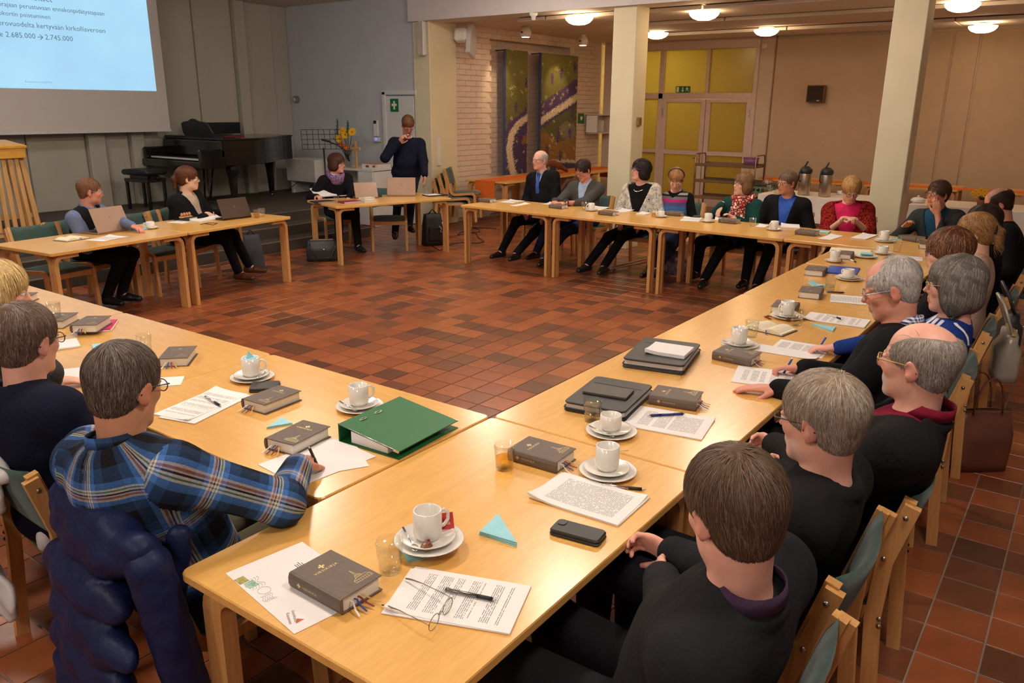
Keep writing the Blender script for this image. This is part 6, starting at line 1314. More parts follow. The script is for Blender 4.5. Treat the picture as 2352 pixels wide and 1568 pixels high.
def person(label, head, hyaw, hpitch, byaw, pel=None, lean=.06, seat=.41, skin=srgb(214, 160, 132), hair=None, top=None, vest=None, legs=None, shirt=None, lh=None, rh=None, lcurl=.4, rcurl=.4, lpole=None, rpole=None, feet=None, fat=0.0, sc=1.0, near=False, glasses=None, beard=None, scarf=None, collar=None, stand=False, hroll=0.0, lnr=None, rnr=None, ldr=None, rdr=None, tie=None, shoe=(.012, .012, .012), vneck=None, sleeve=None, bare=0.0, thw=1.0, no_chair=False, chair_label=None, ckind=None, lcurls=None, rcurls=None, cut=None, shawl=None, stripes=None, lelb=None, relb=None, alen=1.0, chair_at=None, nk=.150, hs=1.0, back=0.0):
    hyaw, hpitch, byaw = math.radians(hyaw), math.radians(hpitch), math.radians(byaw); Hc = np.asarray(head, float); f = np.array([math.cos(byaw), math.sin(byaw), 0]); l = np.array([-f[1], f[0], 0]); up = np.array([0, 0, 1.0])
    if pel is None: pel = Hc[:2]-f[:2]*lean
    base = np.array([pel[0], pel[1], 0.0]); Rh = head_frame(hyaw, hpitch, hroll); H = lambda x, y, z: Hc+Rh @ (np.array([x, y, z])*hs)-base
    zp = .90*sc if stand else seat+.105; Pp = np.array([0, 0, zp]); fh = np.array([math.cos(hyaw), math.sin(hyaw), 0]); Nb = Hc-base-up*nk*hs-fh*(.030+.065*math.sin(-hpitch))-f*.012
    u = nrm(Nb-Pp); f2 = nrm(f-u*(f @ u)); l2 = np.cross(u, f2); Rb = np.stack([f2, l2, u], 1); TLn = np.linalg.norm(Nb-Pp); at = lambda t, x=0.0, y=0.0: Pp+u*TLn*t+f2*x+l2*y
    root = empty('person', base, 0, label, 'person', None); PERSONS.append((root, base))
    sw = .175*sc*thw; SH = {1: Nb-u*.075+l2*sw-f2*.005, -1: Nb-u*.075-l2*sw-f2*.005}
    a1, a2 = .285*sc*alen, .255*sc*alen; W = {}; E = {}
    for s, tgt, pole in ((1, lh, lpole), (-1, rh, rpole)):
        if tgt is None: tg = (f*.26+l*s*.16+up*(seat+.17))
        else: tg = np.asarray(tgt, float)-base
        po = np.asarray(pole, float) if pole is not None else (-f*.5+l*s*.75-up*.9)
        el = lelb if s > 0 else relb
        if el is not None: po = np.asarray(el, float)-base-(SH[s]+tg)/2
        E[s], W[s] = ik(SH[s], tg, a1, a2, po)
    # ---------------- body: one continuous skin from crown to hands and ankles
    hb = .0055 if near else .0085; b = SDF(); k1 = .02
    b.cone(at(.0), at(.45), .075, .08, .05).cone(at(.45), at(.88), .08, .075, .05).cone(SH[1]*.98+at(.85)*.02, SH[-1], .045, .045, .04).cone(Nb-u*.06, H(-.026, 0, -.06), .066*hs, .058*hs, .03)
    for s in (1, -1): b.cone(SH[s], E[s], .04*sc, .036*sc, .03).cone(E[s], W[s], .036*sc, .025*sc, .02)
    e3 = lambda c, r, k=.02, op='+', R=None: b.ell(H(*c), np.array(r)*hs, Rh if R is None else Rh @ R, k, op); cn = lambda a, c, ra, rb, k=.01, op='+': b.cone(H(*a), H(*c), ra*hs, rb*hs, k, op)
    e3((-.014, 0, .040), (.099, .076, .082), .02); e3((.022, 0, -.026), (.066, .060, .082), .03); e3((.030, 0, -.074), (.052, .047, .042), .025); cn((.066, -.012, -.100), (.066, .012, -.100), .020, .020, .018); e3((.0, 0, -.07), (.06, .055, .045), .03)
    for s in (-1, 1):
        e3((.062, s*.036, -.024), (.022, .020, .02), .02); cn((.080, s*.012, .024), (.066, s*.048, .022), .010, .009, .012); e3((.096, s*.031, .004), (.014, .016, .010), .010, '-'); e3((.0805, s*.031, .0105), (.0135, .0155, .0085), .004); e3((.0800, s*.031, -.0105), (.0125, .0150, .0070), .004)
        e3((-.012, s*.080, -.008), (.021, .009, .034), .005, '+', rot3(0, .2, s*.42)); e3((-.004, s*.091, -.005), (.010, .006, .019), .005, '-'); e3((-.014, s*.094, -.012), (.004, .004, .012), .004, '-'); cn((-.006, s*.076, -.038), (-.004, s*.078, -.030), .008, .007, .006)
    cn((.085, 0, .010), (.107, 0, -.028), .0080, .0100, .010); cn((.091, -.011, -.035), (.091, .011, -.035), .0080, .0080, .008); e3((.078, 0, -.060), (.014, .026, .024), .012); cn((.083, -.021, -.064), (.0905, 0, -.0610), .0040, .0050, .006); cn((.0905, 0, -.0610), (.083, .021, -.064), .0050, .0040, .006); cn((.082, -.017, -.0725), (.0885, 0, -.0730), .0040, .0055, .006); cn((.0885, 0, -.0730), (.082, .017, -.0725), .0055, .0040, .006); cn((.0965, -.02, -.0668), (.0965, .02, -.0668), .0030, .0030, .003, '-')
    tips = {}
    for s, cu, nr, dr, cs in ((1, lcurl, lnr, ldr, lcurls), (-1, rcurl, rnr, rdr, rcurls)):
        fd = nrm(W[s]-E[s]) if dr is None else np.asarray(dr, float); tips[s] = add_hand(b, W[s], fd, np.array([0, 0, -1.0]) if nr is None else np.asarray(nr, float), -s, cu, .1, sc*.98, .5, cs)
    if not stand: Hp = {s: Pp+l*s*.085-up*.015+f*.03 for s in (1, -1)}
    else: Hp = {s: Pp+l*s*.095-up*.03 for s in (1, -1)}
    K = {}; A = {}
    for s in (1, -1):
        if feet is not None: an = np.asarray(feet[0 if s > 0 else 1], float)-base
        else: an = f*(.46 if not stand else 0.0)+l*s*.13+up*.09
        K[s], A[s] = ik(Hp[s], an, .43*sc, .42*sc, up*.8+f*.7)
        b.cone(Hp[s], K[s], .07, .05, .03).cone(K[s], A[s], .045, .033, .02); b.cone(A[s], A[s]+f*.03-up*.02, .033, .033, .02)
    V, F = b.mesh(hb)
    Lh = ((V+base-Hc) @ Rh)/hs; col = np.tile(np.array(skin), (len(V), 1)); x, y, z = Lh.T; hd = (np.abs(x) < .15) & (np.abs(y) < .11) & (z > -.13)
    lip = hd & (x > .08) & (np.abs(y) < .024) & (z < -.055) & (z > -.081); col[lip] = col[lip]*np.array([.86, .60, .60])
    red = hd & (x > .06) & (z < .0) & (z > -.055); col[red] *= np.array([1.0, .90, .88]); ear = hd & (np.abs(y) > .074) & (np.abs(z) < .05); col[ear] *= np.array([1.0, .86, .84])
    hc = np.array(hair['col'] if hair else (.2, .15, .1)); brow = hd & (x > .06) & (np.abs(z-.026-.004*(1-(np.abs(y)/.03-1)**2)) < .006) & (np.abs(y) > .012) & (np.abs(y) < .052); col[brow] = col[brow]*.35+np.minimum(hc*.9, .4)*.65
    if beard: bm = hd & (x > beard.get('x', .02)) & (z < beard.get('z', -.05)) & ~lip; bb_ = np.array(beard['col']); a_ = beard.get('a', .6); col[bm] = col[bm]*(1-a_)+bb_*a_
    if hair and hair.get('stubble'): sm_ = hd & (z > .03-.9*np.minimum(x, .05)) & (x < .06); col[sm_] = col[sm_]*.55+hc*.45
    fz = (~hd) & (np.minimum.reduce([np.linalg.norm(V-W[s], axis=1) for s in (1, -1)]) < .22); col[fz] *= np.array([1.0, .93, .92])
    inst('body', np_mesh('body', V, F, [SKIN], True, {'tint': np.c_[col, np.ones(len(V))]}), root)
    # eyes
    for s in (-1, 1):
        c = H(.0800, s*.031, .000); R = Rh @ rot3(0, math.radians(hair.get('gaze', 6) if hair else 6), 0); e = MB(); pr_ = [(0.0122*hs*math.sin(a), 0.0122*hs*math.cos(a)) for a in np.linspace(0.001, math.pi-.001, 12)]
        RR = R @ np.array([[0, 0, 1.0], [1, 0, 0], [0, 1, 0]]); e.lathe([p_ for p_ in pr_], c, 14, R=RR); o = e.build('eye', [EYEW, EYEI, EYEP], root)
        for pi in o.data.polygons: cz = float(((np.array(pi.center)-c) @ RR)[2]); pi.material_index = 2 if cz > .0115*hs else (1 if cz > .0098*hs else 0)
    # ---------------- clothing
    hcg = .009 if near else .0115; tp = dict(mat=None, off=.012); tp.update(top or {}); o_ = tp['off']
    def torso(o, arms=True, slv=None):
        g = SDF(); fa = fat; ww = thw
        g.ell(at(.08, -.005), (.125+fa*.9+o, (.158+fa*.8)*ww+o, .14), Rb, .06).ell(at(.38, .01+fa*.45), (.112+fa+o, (.142+fa*.7)*ww+o, .17), Rb, .06).ell(at(.68, .005), (.108+fa*.35+o, (.158+fa*.2)*ww+o, .165), Rb, .06)
        g.cone(SH[1]-l2*.02, SH[-1]+l2*.02, .055*sc+o, .055*sc+o, .05).cone(Nb-u*.045, SH[1]-l2*.03, .048+o, .05*sc+o, .04).cone(Nb-u*.045, SH[-1]+l2*.03, .048+o, .05*sc+o, .04)
        if tp.get('name') in ('jacket', 'blazer', 'flannel_shirt', 'cardigan') and o == o_:
            for k in range(14):
                a, a2_ = -2.2+4.4*k/14+math.pi, -2.2+4.4*(k+1)/14+math.pi; q = lambda t: Nb+u*(.022*(-math.cos(t)*.5+.5)-.018)+f2*.066*math.cos(t)+l2*.072*math.sin(t); g.cone(q(a), q(a2_), .016, .016, .012)
        if back: g.ell(at(.72, -.05), (.09+o, .13*ww+o, .16), Rb, .06)
        if arms:
            fr_ = 1.0 if slv is None else slv
            for s in (1, -1):
                g.cone(SH[s], E[s], (.050+fa*.15)*sc+o, (.042+fa*.1)*sc+o, .05)
                if fr_ > .5: q = E[s]+(W[s]-E[s])*(min(1.0, (fr_-.5)*2)*.97); g.cone(E[s], q, (.042+fa*.1)*sc+o, .031*sc+o*.8, .025)
        g.cone(Nb+u*.035-f2*.004, H(-.02, 0, -.04), .050*hs, .046*hs, .006, '-')
        return g
    limbs = [(at(0), at(.95), .15, f2)]+[(SH[s], E[s], .05, u) for s in (1, -1)]+[(E[s], W[s], .042, u) for s in (1, -1)]
    def wear(name, g, mat, lab=None):
        V, F = g.mesh(hcg)
        if mat in (PLAID, GING): V, F, cu = cuv_split(V, F, limbs)
        else: cu = V*0
        o = inst(name, np_mesh(name, V, F, [mat], True, {'cuv': cu}), root)
        if lab: o['label'] = lab
        return o
    def vcut(depth, width, xr=0.0):
        zb = Nb-u*depth
        def fn_(P): q = P-zb; h_ = q @ u; wd = np.abs(q @ l2); fx = q @ f2; return np.maximum(np.maximum((wd-h_*width/depth)*.85, -h_), -fx+xr)
        return fn_
    if shirt: wear('shirt', torso(.004, shirt.get('arms', False)), shirt['mat'])
    g = torso(o_, True, sleeve); name = tp.get('name', 'top')
    if vneck: g.fn(vcut(*vneck), .006, '-')
    wear(name, g, tp['mat'])
    if vest: g = torso(o_+.008, False); g.fn(vcut(*(vest.get('v', (.5, .12)))), .006, '-'); wear('waistcoat', g, vest['mat'])
    if shawl:
        g = torso(o_+.030, True, .5); g.fn(vcut(.52, .13), .008, '-'); zc = at(.28)[2]; g.p.append(('f', (lambda P: zc-.02*np.sin(P[..., 1]*90)-P[..., 2]), None, None, .01, '&')); wear('shawl', g, shawl)
    if stripes:
        gt = torso(o_, True, sleeve)
        for k in range(7):
            a0 = -1.5+.5*k; p0 = Nb-u*.075+(f2*math.cos(a0)+l2*math.sin(a0))*.085; p1 = Nb-u*.115+(f2*math.cos(a0+.25)+l2*math.sin(a0+.25))*.15; pts = []
            for q_ in np.linspace(0, 1, 6):
                x_ = p0+(p1-p0)*q_+u*.05
                for it in range(12): d_ = float(gt.ev(x_[None])[0]); gd_ = np.array([float(gt.ev((x_+.002*np.eye(3)[i])[None])[0])-d_ for i in range(3)])/.002; x_ = x_-nrm(gd_)*(d_-.0015)
                pts.append(x_)
            MB().tube(pts, .009, 6, flat=.35, upv=nrm(pts[2]-at(.6))).build('shoulder_stripe', WHT, root)
    g = SDF(); fl_ = .012
    g.ell(Pp-up*.01, (.13+fat*.6, .165+fat*.6, .105), np.stack([f, l, up], 1), .05)
    for s in (1, -1): g.cone(Hp[s], K[s], .083+fat*.25, .062, .05).cone(K[s], A[s]+up*.0, .061, .048, .03)
    limbs = [(Hp[s], K[s], .08, up) for s in (1, -1)]+[(K[s], A[s], .06, f) for s in (1, -1)]; wear(legs.get('name', 'trousers'), g, legs['mat'])
    sm = M('shoe_%s' % str([round(float(q_), 3) for q_ in shoe]), shoe, .4)
    for s in (1, -1):
        g = SDF(); d = nrm(f+l*s*.15); heel = A[s]-up*.045-d*.03; zz = heel[2]; g.cone(heel, heel+d*.10, .038, .040, .02).cone(heel+d*.10, heel+d*.20-up*.012, .040, .030, .02).cone(A[s]-up*.01, heel+d*.03, .042, .04, .03); g.p.append(('f', (lambda P, z0=zz-.035: z0-P[..., 2]), None, None, .004, '&')); V, F = g.mesh(.010); inst('shoe', np_mesh('shoe', V, F, [sm], True), root)
    if collar: # shirt collar wings around the neck
        g = SDF(); cN = Nb+u*.01; ring = [cN+(f2*.062*math.cos(a)+l2*.066*math.sin(a))*1.0-u*(.012*math.cos(a)+.004)+u*.012*(1-math.cos(a)) for a in np.linspace(.28, 2*math.pi-.28, 23)]
        mbc = MB(); inn = [q for q in ring]; hi_ = [q+u*.026-nrm(q-cN)*.004 for q in ring]; lo_ = [q+nrm(q-cN)*.012-u*(.014+(.030 if i < 3 or i > 19 else 0))+(f2*.012 if i < 3 or i > 19 else 0) for i, q in enumerate(ring)]; n = len(ring); Vc = hi_+lo_+[q-nrm(q-cN)*.004 for q in lo_]+[q-nrm(q-cN)*.004 for q in hi_]
        Fc = []
        for i in range(n-1):
            if i in (9,) and False: continue
            for a_, b_ in ((0, 1), (1, 2), (2, 3), (3, 0)): Fc.append((a_*n+i, a_*n+i+1, b_*n+i+1, b_*n+i))
        mbc.add(Vc, Fc, 0, True); o = mbc.build('collar', collar, root); at_ = o.data.attributes.new('cuv', 'FLOAT_VECTOR', 'POINT'); at_.data.foreach_set('vector', np.array([(q[0], q[2], 0) for q in Vc], np.float32).ravel())
    if tie: MB().strip([Nb+f2*.075-u*.015, at(.7, .145), at(.55, .15)], .05, .008, l2).box(Nb+f2*.08-u*.012, (.03, .04, .04), R=Rb, ch=.01).build('tie', tie, root)
    if scarf:
        g = SDF(); rr = scarf.get('r', .035)
        for k in range(16): a = 2*math.pi*k/16; a2 = 2*math.pi*(k+1)/16; q = lambda t: Nb+u*(.01-.025*math.cos(t))+f2*(.078*math.cos(t)+.01)+l2*.09*math.sin(t); g.cone(q(a), q(a2), rr, rr, .02)
        if scarf.get('tails'): g.cone(Nb+f2*.10+l2*.03, at(.45, .155, .04), .04, .055, .03).cone(Nb+f2*.10-l2*.03, at(.5, .155, -.05), .04, .05, .03).cone(at(.45, .155, .04), at(.3, .15, .03), .055, .05, .03)
        else: g.ell(Nb+f2*.085-u*.05, (.05, .085, .065), Rb, .03)
        wear('scarf', g, scarf['mat'])
    # ---------------- hair
    if hair:
        st = hair['style']; g = SDF(); th = hair.get('th', .012); hl = lambda c, r, k=.015, op='+', R=None: g.ell(H(*c), np.array(r)*hs, Rh if R is None else Rh @ R, k, op)
        if st in ('short', 'crop', 'fluffy', 'thin', 'fringe', 'pony', 'bob', 'pageboy'):
            hl((-.016, 0, .041), (.099+th, .076+th, .082+th)); hl((-.046, 0, -.024), (.050+th*.5, .061+th*.45, .060+th*.5), .03)
            if st in ('bob', 'pageboy'):
                dn = -.10 if st == 'bob' else -.055
                for s in (-1, 1): hl((-.01, s*.060, -.035), (.062, .032+th*.6, abs(dn)*.62+.03), .03)
                hl((-.055, 0, -.05), (.055+th, .075, .075 if st == 'bob' else .06), .03)
            if st == 'pony': g.cone(H(-.105, 0, .035), H(-.135, 0, .0), .022, .030, .02).cone(H(-.135, 0, .0), H(-.135, .01, -.10), .03, .022, .02).cone(H(-.135, .01, -.10), H(-.125, .01, -.17), .022, .008, .02)
        fx, fz_ = hair.get('line', (.0, .0)); fc = hair.get('face', 1.0)
        hl((.098+fx, 0, -.030+fz_), (.078, .080*fc, .098), .006, '-')
        if st not in ('bob', 'pageboy'):
            for s in (-1, 1): hl((-.002, s*.090, -.012), (.029, .032, .042), .006, '-'); hl((.040, s*.075, -.045), (.045, .032, .055), .006, '-')
        else: hl((.10, 0, -.09), (.085, .066, .09), .01, '-')
        nz_ = hair.get('nape', -.085 if st not in ('bob',) else -.13)
        g.p.append(('f', (lambda P: nz_*hs-((P+base-Hc) @ Rh[:, 2])), None, None, .010, '&'))
        if st == 'thin': hl((.06, 0, .118), (.085, .062, .062), .02, '-')
        if st == 'fringe': hl((.015, 0, .140), (.130, .070, .092), .022, '-'); hl((.10, 0, .08), (.085, .078, .07), .02, '-')
        V, F = g.mesh(.0055 if near else .008); n0 = len(V); gf = SDF(); gf.p = [q_ for q_ in g.p if q_[5] == '+']; wv = (np.sin(V[:, 0]*71+V[:, 1]*53)+np.sin(V[:, 1]*87-V[:, 2]*61)+np.sin(V[:, 2]*95+V[:, 0]*43))*hair.get('wave', .0014); V = V+nrm_rows(V+base-Hc)*wv[:, None]; base_c = np.array(hair['col']); mix = nrs.rand(n0)[:, None]*.25+.75; C1 = base_c*mix
        Va, Fa, Ca = [V], [F], [C1*.9]
        ns = hair.get('strands', 5200 if near else 2400)
        if ns and len(F):
            tri = F[nrs.randint(0, len(F), ns)]; wts = nrs.dirichlet((1, 1, 1, 1), ns); p = (V[tri]*wts[..., None]).sum(1); wh = H(-.062, hair.get('whx', .012), .118); seg = 4; ln_ = hair.get('len', .05)*(.6+.8*nrs.rand(ns)); rows = [p]; comb_ = Rh @ np.array(hair.get('comb', (-.35, 0, -.4))); lift = hair.get('lift', .004)*nrs.rand(ns)
            def grad(P, e=.003):
                d0 = gf.ev(P); G = np.stack([gf.ev(P+e*np.eye(3)[i])-d0 for i in range(3)], -1)/e; return d0, G/np.maximum(np.linalg.norm(G, axis=1, keepdims=True), 1e-6)
            d0, n_ = grad(p); lz = (p+base-Hc) @ Rh; ln_ = ln_*np.where((lz[:, 2] < .03) & (st not in ('bob', 'pageboy', 'pony')), hair.get('side', .5), 1.0); dirn = (p-wh)/np.maximum(np.linalg.norm(p-wh, axis=1, keepdims=True), .03)+comb_+nrs.normal(0, hair.get('mess', .22), p.shape)
            for k in range(seg):
                tt = dirn-n_*(dirn*n_).sum(1, keepdims=True); tt /= np.maximum(np.linalg.norm(tt, axis=1, keepdims=True), 1e-6); p = p+tt*(ln_/seg)[:, None]; d0, n_ = grad(p); p = p+n_*np.clip((lift*(k+1)/seg+.0008)-d0, -.006, .006)[:, None]; rows.append(p); dirn = dirn*.7+tt*.3-up*.12
            rows = np.array(rows); sd_ = np.cross(rows[1]-rows[0], n_); sd_ /= np.maximum(np.linalg.norm(sd_, axis=1, keepdims=True), 1e-9); w0 = hair.get('w', .0007 if near else .0014); wds = np.array([.7, 1, 1, .75, .15])*w0
            VL = np.stack([rows-sd_*wds[:, None, None], rows+sd_*wds[:, None, None]], 2)  # seg+1, ns, 2, 3
            VL = VL.transpose(1, 0, 2, 3).reshape(-1, 3); bi = n0+np.arange(ns)[:, None]*(2*(seg+1)); Fq = np.stack([np.concatenate([bi+2*k, bi+2*k+1, bi+2*k+3, bi+2*k+2], 1) for k in range(seg)], 1).reshape(-1, 4)
            tn = base_c*(.6+.7*nrs.rand(ns))[:, None]; c2 = hair.get('col2')
            if c2 is not None: mk = nrs.rand(ns) < hair.get('mixf', .4); tn[mk] = np.array(c2)*(.7+.5*nrs.rand(mk.sum()))[:, None]
            Va.append(VL); Fa.append(Fq); Ca.append(np.repeat(tn, 2*(seg+1), axis=0))
        CC = np.concatenate(Ca); inst('hair', np_mesh('hair', np.concatenate(Va), np.concatenate(Fa), [HAIRM], True, {'tint': np.c_[CC, np.ones(len(CC))]}), root)
        if hair.get('band'): MB().tube([H(-.02, .088*math.cos(a), .045+.088*math.sin(a)) for a in np.linspace(-.3, math.pi+.3, 16)], .010, 6, flat=1.4).build('hair_band', hair['band'], root)
        if hair.get('tie'): MB().tube([H(-.118, 0, .02)+Rh @ np.array([0, .036*math.cos(a), .036*math.sin(a)]) for a in np.linspace(0, 6.283, 14, endpoint=False)], .013, 6, close=True).build('hair_tie', hair['tie'], root)
    if glasses:
        gm = glasses; e = MB(); le = MB(); gx = .1055
        for s in (-1, 1):
            ring = [H(gx-.010*(abs(s*.033+.025*math.cos(a)*1.0)/.06)**2, s*.033+.0245*math.cos(a), -.002+.017*math.sin(a)) for a in np.linspace(0, 2*math.pi, 20, endpoint=False)]; e.tube(ring, .0016, 6, close=True); le.add(ring, [tuple(range(20))])
            e.tube([H(gx-.008, s*.058, .006), H(.085, s*.073, .008), H(.02, s*.080, .008), H(-.008, s*.083, .006), H(-.028, s*.081, -.012)], .0019, 6)
        e.tube([H(gx, -.009, .003), H(gx+.003, 0, .007), H(gx, .009, .003)], .0017, 6); gl = e.build('glasses', gm, root); le.build('lens', LENS, gl)
    if not stand and not no_chair: chair(*((base[0], base[1]) if chair_at is None else chair_at[:2]), math.degrees(byaw) if chair_at is None or len(chair_at) < 3 else chair_at[2], chair_label or 'green chair under the '+label)
    return dict(root=root, base=base, W={s: W[s]+base for s in W}, tips={s: [t_+base for t_ in tips[s]] for s in tips}, SH=SH, at=at, Rb=Rb, Nb=Nb+base, H=lambda *a: H(*a)+base, f=f, l=l, E=E, u=u)
EYEW = M('eye_white', (.75, .72, .68), .2, var=.02); EYEI = M('iris', srgb(84, 96, 104), .2); EYEP = M('pupil', (.01, .01, .01), .1)
# ---- wardrobe
BLACKK = cloth('black_knit', 'plain', (.0075, .0075, .009)); BLACKJ = cloth('black_jacket', 'plain', (.010, .0095, .010)); CHARC = cloth('charcoal_jacket', 'plain', (.015, .015, .018)); NAVYS = cloth('navy_sweater', 'plain', (.008, .010, .024)); DENIM = cloth('dark_denim', 'plain', (.020, .030, .075)); BLKT = cloth('black_trousers', 'plain', (.010, .010, .013))
PLAID = cloth('blue_plaid', 'plaid'); GING = cloth('navy_gingham', 'check', (.03, .05, .22)); GREYB = cloth('grey_blazer', 'heather', (.06, .056, .05), (.11, .105, .095)); WHJ = cloth('white_patterned', 'pattern'); GREENC = cloth('bottle_green', 'plain', (.010, .055, .048)); BLSH = cloth('blue_shirt', 'plain', srgb(58, 96, 190)); STV = cloth('striped_vest', 'stripeh'); PALEB = cloth('pale_blue_shirt', 'plain', srgb(168, 190, 220)); GRBL = cloth('grey_blue_shirt', 'plain', srgb(108, 122, 156)); SHAWL = cloth('red_shawl', 'knit', srgb(150, 36, 30), bump=.6); PINKT = cloth('pink_top', 'plain', srgb(206, 40, 92)); ROYAL = cloth('navy_blue_top', 'plain', srgb(30, 56, 128)); BEIGEK = cloth('beige_knit', 'heather', srgb(190, 160, 140)); OLIVE = cloth('olive_trousers', 'plain', srgb(96, 92, 70)); BURG = cloth('burgundy_pullover', 'plain', srgb(112, 20, 44)); PLUM = cloth('plum_shirt', 'plain', srgb(62, 44, 66)); GREYT = cloth('beige_top', 'heather', srgb(176, 158, 140)); TEAL = cloth('teal_sweater', 'plain', srgb(34, 74, 100)); DGREY = cloth('dark_grey_jacket', 'plain', (.035, .04, .042)); CHK = cloth('charcoal_knit', 'heather', (.035, .035, .037), (.08, .08, .085)); SPOT = cloth('red_spot_scarf', 'spots'); PURS = cloth('violet_scarf', 'scarf'); WHT = cloth('white_collar', 'plain', (.8, .8, .82))
FRM = {n: M('frame_'+n, c, .3, m_) for n, c, m_ in (('black', (.02, .02, .022), 0), ('navy', srgb(30, 36, 70), 0), ('silver', (.6, .6, .62), .9), ('purple', srgb(120, 70, 120), .2), ('brown', srgb(80, 52, 34), 0), ('gold', (.6, .45, .2), .9))}
PALE, PINK, RUDDY, TAN = srgb(232, 184, 158), srgb(226, 168, 148), srgb(216, 150, 128), srgb(206, 146, 112)
HB = dict(brown=srgb(92, 66, 48), dkbrown=srgb(56, 38, 30), red=srgb(122, 72, 44), blond=srgb(196, 152, 92), grey=srgb(150, 140, 132), white=srgb(206, 198, 192), black=srgb(40, 30, 30), ash=srgb(118, 96, 78), ltbr=srgb(140, 104, 70))
BT_ = {'mat': BLKT}; DN = {'mat': DENIM}
# ---- right row, from the camera
P21 = person('brown haired man in a charcoal jacket seen from behind, nearest the camera', PZ(1682, 1172, 1.12), 58, -14, 84, pel=(.50, -1.17), near=True, skin=PINK, hair=dict(style='fluffy', col=HB['brown'], col2=HB['ash'], th=.014, len=.055, strands=15000, mess=.22, nape=-.092), top=dict(mat=CHARC, name='jacket', off=.022), legs=BT_, collar=PLUM, lh=PZ(1510, 1300, .70), rh=PZ(1545, 1270, .72), lcurl=.8, rcurl=.8, lnr=(1, 0, -.3), rnr=(-1, 0, -.3), fat=.02, chair_label='green chair under the nearest brown haired man')
P20 = person('grey haired man with dark glasses in a black jacket', PZ(1885, 962, 1.11), 78, -6, 88, pel=(1.06, -1.15), near=True, skin=PINK, hair=dict(style='short', col=srgb(150, 128, 106), col2=srgb(184, 170, 156), mixf=.5, th=.012, len=.06, strands=14000, mess=.3, line=(.0, .012)), top=dict(mat=BLACKJ, name='jacket', off=.02), legs=BT_, glasses=FRM['brown'], beard=dict(col=HB['white'], a=.3, z=-.05, x=.02), lh=PZ(1752, 1042, .74), rh=PZ(1775, 1020, .75), lcurl=.85, rcurl=.85, lnr=(1, 0, -.2), rnr=(-1, 0, -.2), fat=.01, chair_label='green chair under the grey haired man with dark glasses')
P19 = person('balding grey man with white beard in a black suit over burgundy', PZ(2108, 832, 1.15), 80, 0, 92, pel=(1.60, -1.20), near=True, skin=PINK, hair=dict(style='fringe', col=srgb(150, 138, 128), col2=srgb(182, 172, 164), th=.008, len=.04, strands=11000, mess=.35), top=dict(mat=BLACKJ, name='jacket', off=.022), legs=BT_, shirt=dict(mat=BURG), vneck=(.16, .10), collar=BURG, glasses=FRM['gold'], beard=dict(col=HB['white'], a=.7, z=-.048, x=.062), fat=.035, chair_label='green chair under the balding man with white beard')
P18 = person('white haired man in a gingham shirt and black sweater writing', PZ(2046, 662, 1.19), 104, -18, 96, pel=(2.38, -1.12), near=True, skin=RUDDY, hair=dict(style='thin', col=HB['white'], col2=srgb(170, 160, 154), th=.008, len=.03, strands=10000, mess=.2, lift=.002), top=dict(mat=BLACKK, name='sweater', off=.018), legs=BT_, collar=GING, glasses=FRM['silver'], beard=dict(col=HB['white'], a=.5, z=-.044, x=.078), rh=T(1846, 846, .045), lh=T(1786, 893, .030), rdr=(-.15, 1, -.12), ldr=(-.35, 1, -.05), rcurls=(.9, .9, .8, .7), lcurl=.15, rnr=(-.3, 0, -1), fat=.03, chair_label='green chair under the white haired writing man')
P17 = person('grey bob haired woman in a navy top with white shoulder stripes', PZ(2190, 655, 1.14), 100, -2, 94, pel=(2.95, -1.16), near=True, skin=PINK, hair=dict(style='bob', col=srgb(112, 104, 98), col2=srgb(170, 162, 152), mixf=.3, th=.018, len=.09, strands=13000, mess=.12, comb=(-.1, 0, -1.2), lift=.002), top=dict(mat=ROYAL, name='sweater', off=.010), legs=DN, glasses=FRM['gold'], rh=T(1908, 803, .03), rdr=(-.2, 1, -.1), rcurls=(.6, .6, .5, .4), sc=.94, stripes=True, chair_label='green chair under the bob haired woman')
P16 = person('short brown haired woman with purple glasses', PZ(2176, 580, 1.13), 96, -4, 92, pel=(3.78, -1.15), near=False, skin=PALE, hair=dict(style='short', col=srgb(98, 62, 44), col2=srgb(176, 124, 84), mixf=.35, th=.022, len=.06, strands=4000, mess=.2, nape=-.07, w=.0014), top=dict(mat=BLACKK), legs=BT_, glasses=FRM['purple'], sc=.93, chair_label='green chair under the woman with purple glasses')
P14 = person('blond woman with a ponytail in a beige knit sweater', PZ(2238, 536, 1.12), 92, -8, 90, pel=(4.75, -1.17), near=False, skin=PALE, hair=dict(style='pony', col=srgb(186, 140, 86), col2=srgb(140, 100, 62), th=.016, len=.07, strands=3500, mess=.12, comb=(-1.0, 0, .0), tie=M('scrunchie', (.02, .02, .03), .7), w=.0014), top=dict(mat=BEIGEK, name='sweater', off=.02), legs=DN, sc=.93, chair_label='green chair under the ponytailed blond woman')
P15 = person('dark haired woman hidden behind the blond ponytail', (5.62, -1.13, 1.10), 95, -8, 90, pel=(5.62, -1.18), skin=PALE, hair=dict(style='pageboy', col=HB['dkbrown'], th=.018), top=dict(mat=BLACKK), legs=BT_, sc=.93, chair_label='green chair under the hidden dark haired woman')
P13 = person('balding brown haired man in a dark sweater at right', (6.62, -1.12, 1.145), 104, -22, 100, pel=(6.66, -1.30), skin=RUDDY, hair=dict(style='fringe', col=HB['dkbrown'], th=.012, stubble=True), top=dict(mat=BLACKK, name='sweater', off=.018), legs=BT_, fat=.02, chair_label='green chair under the balding man in a dark sweater')
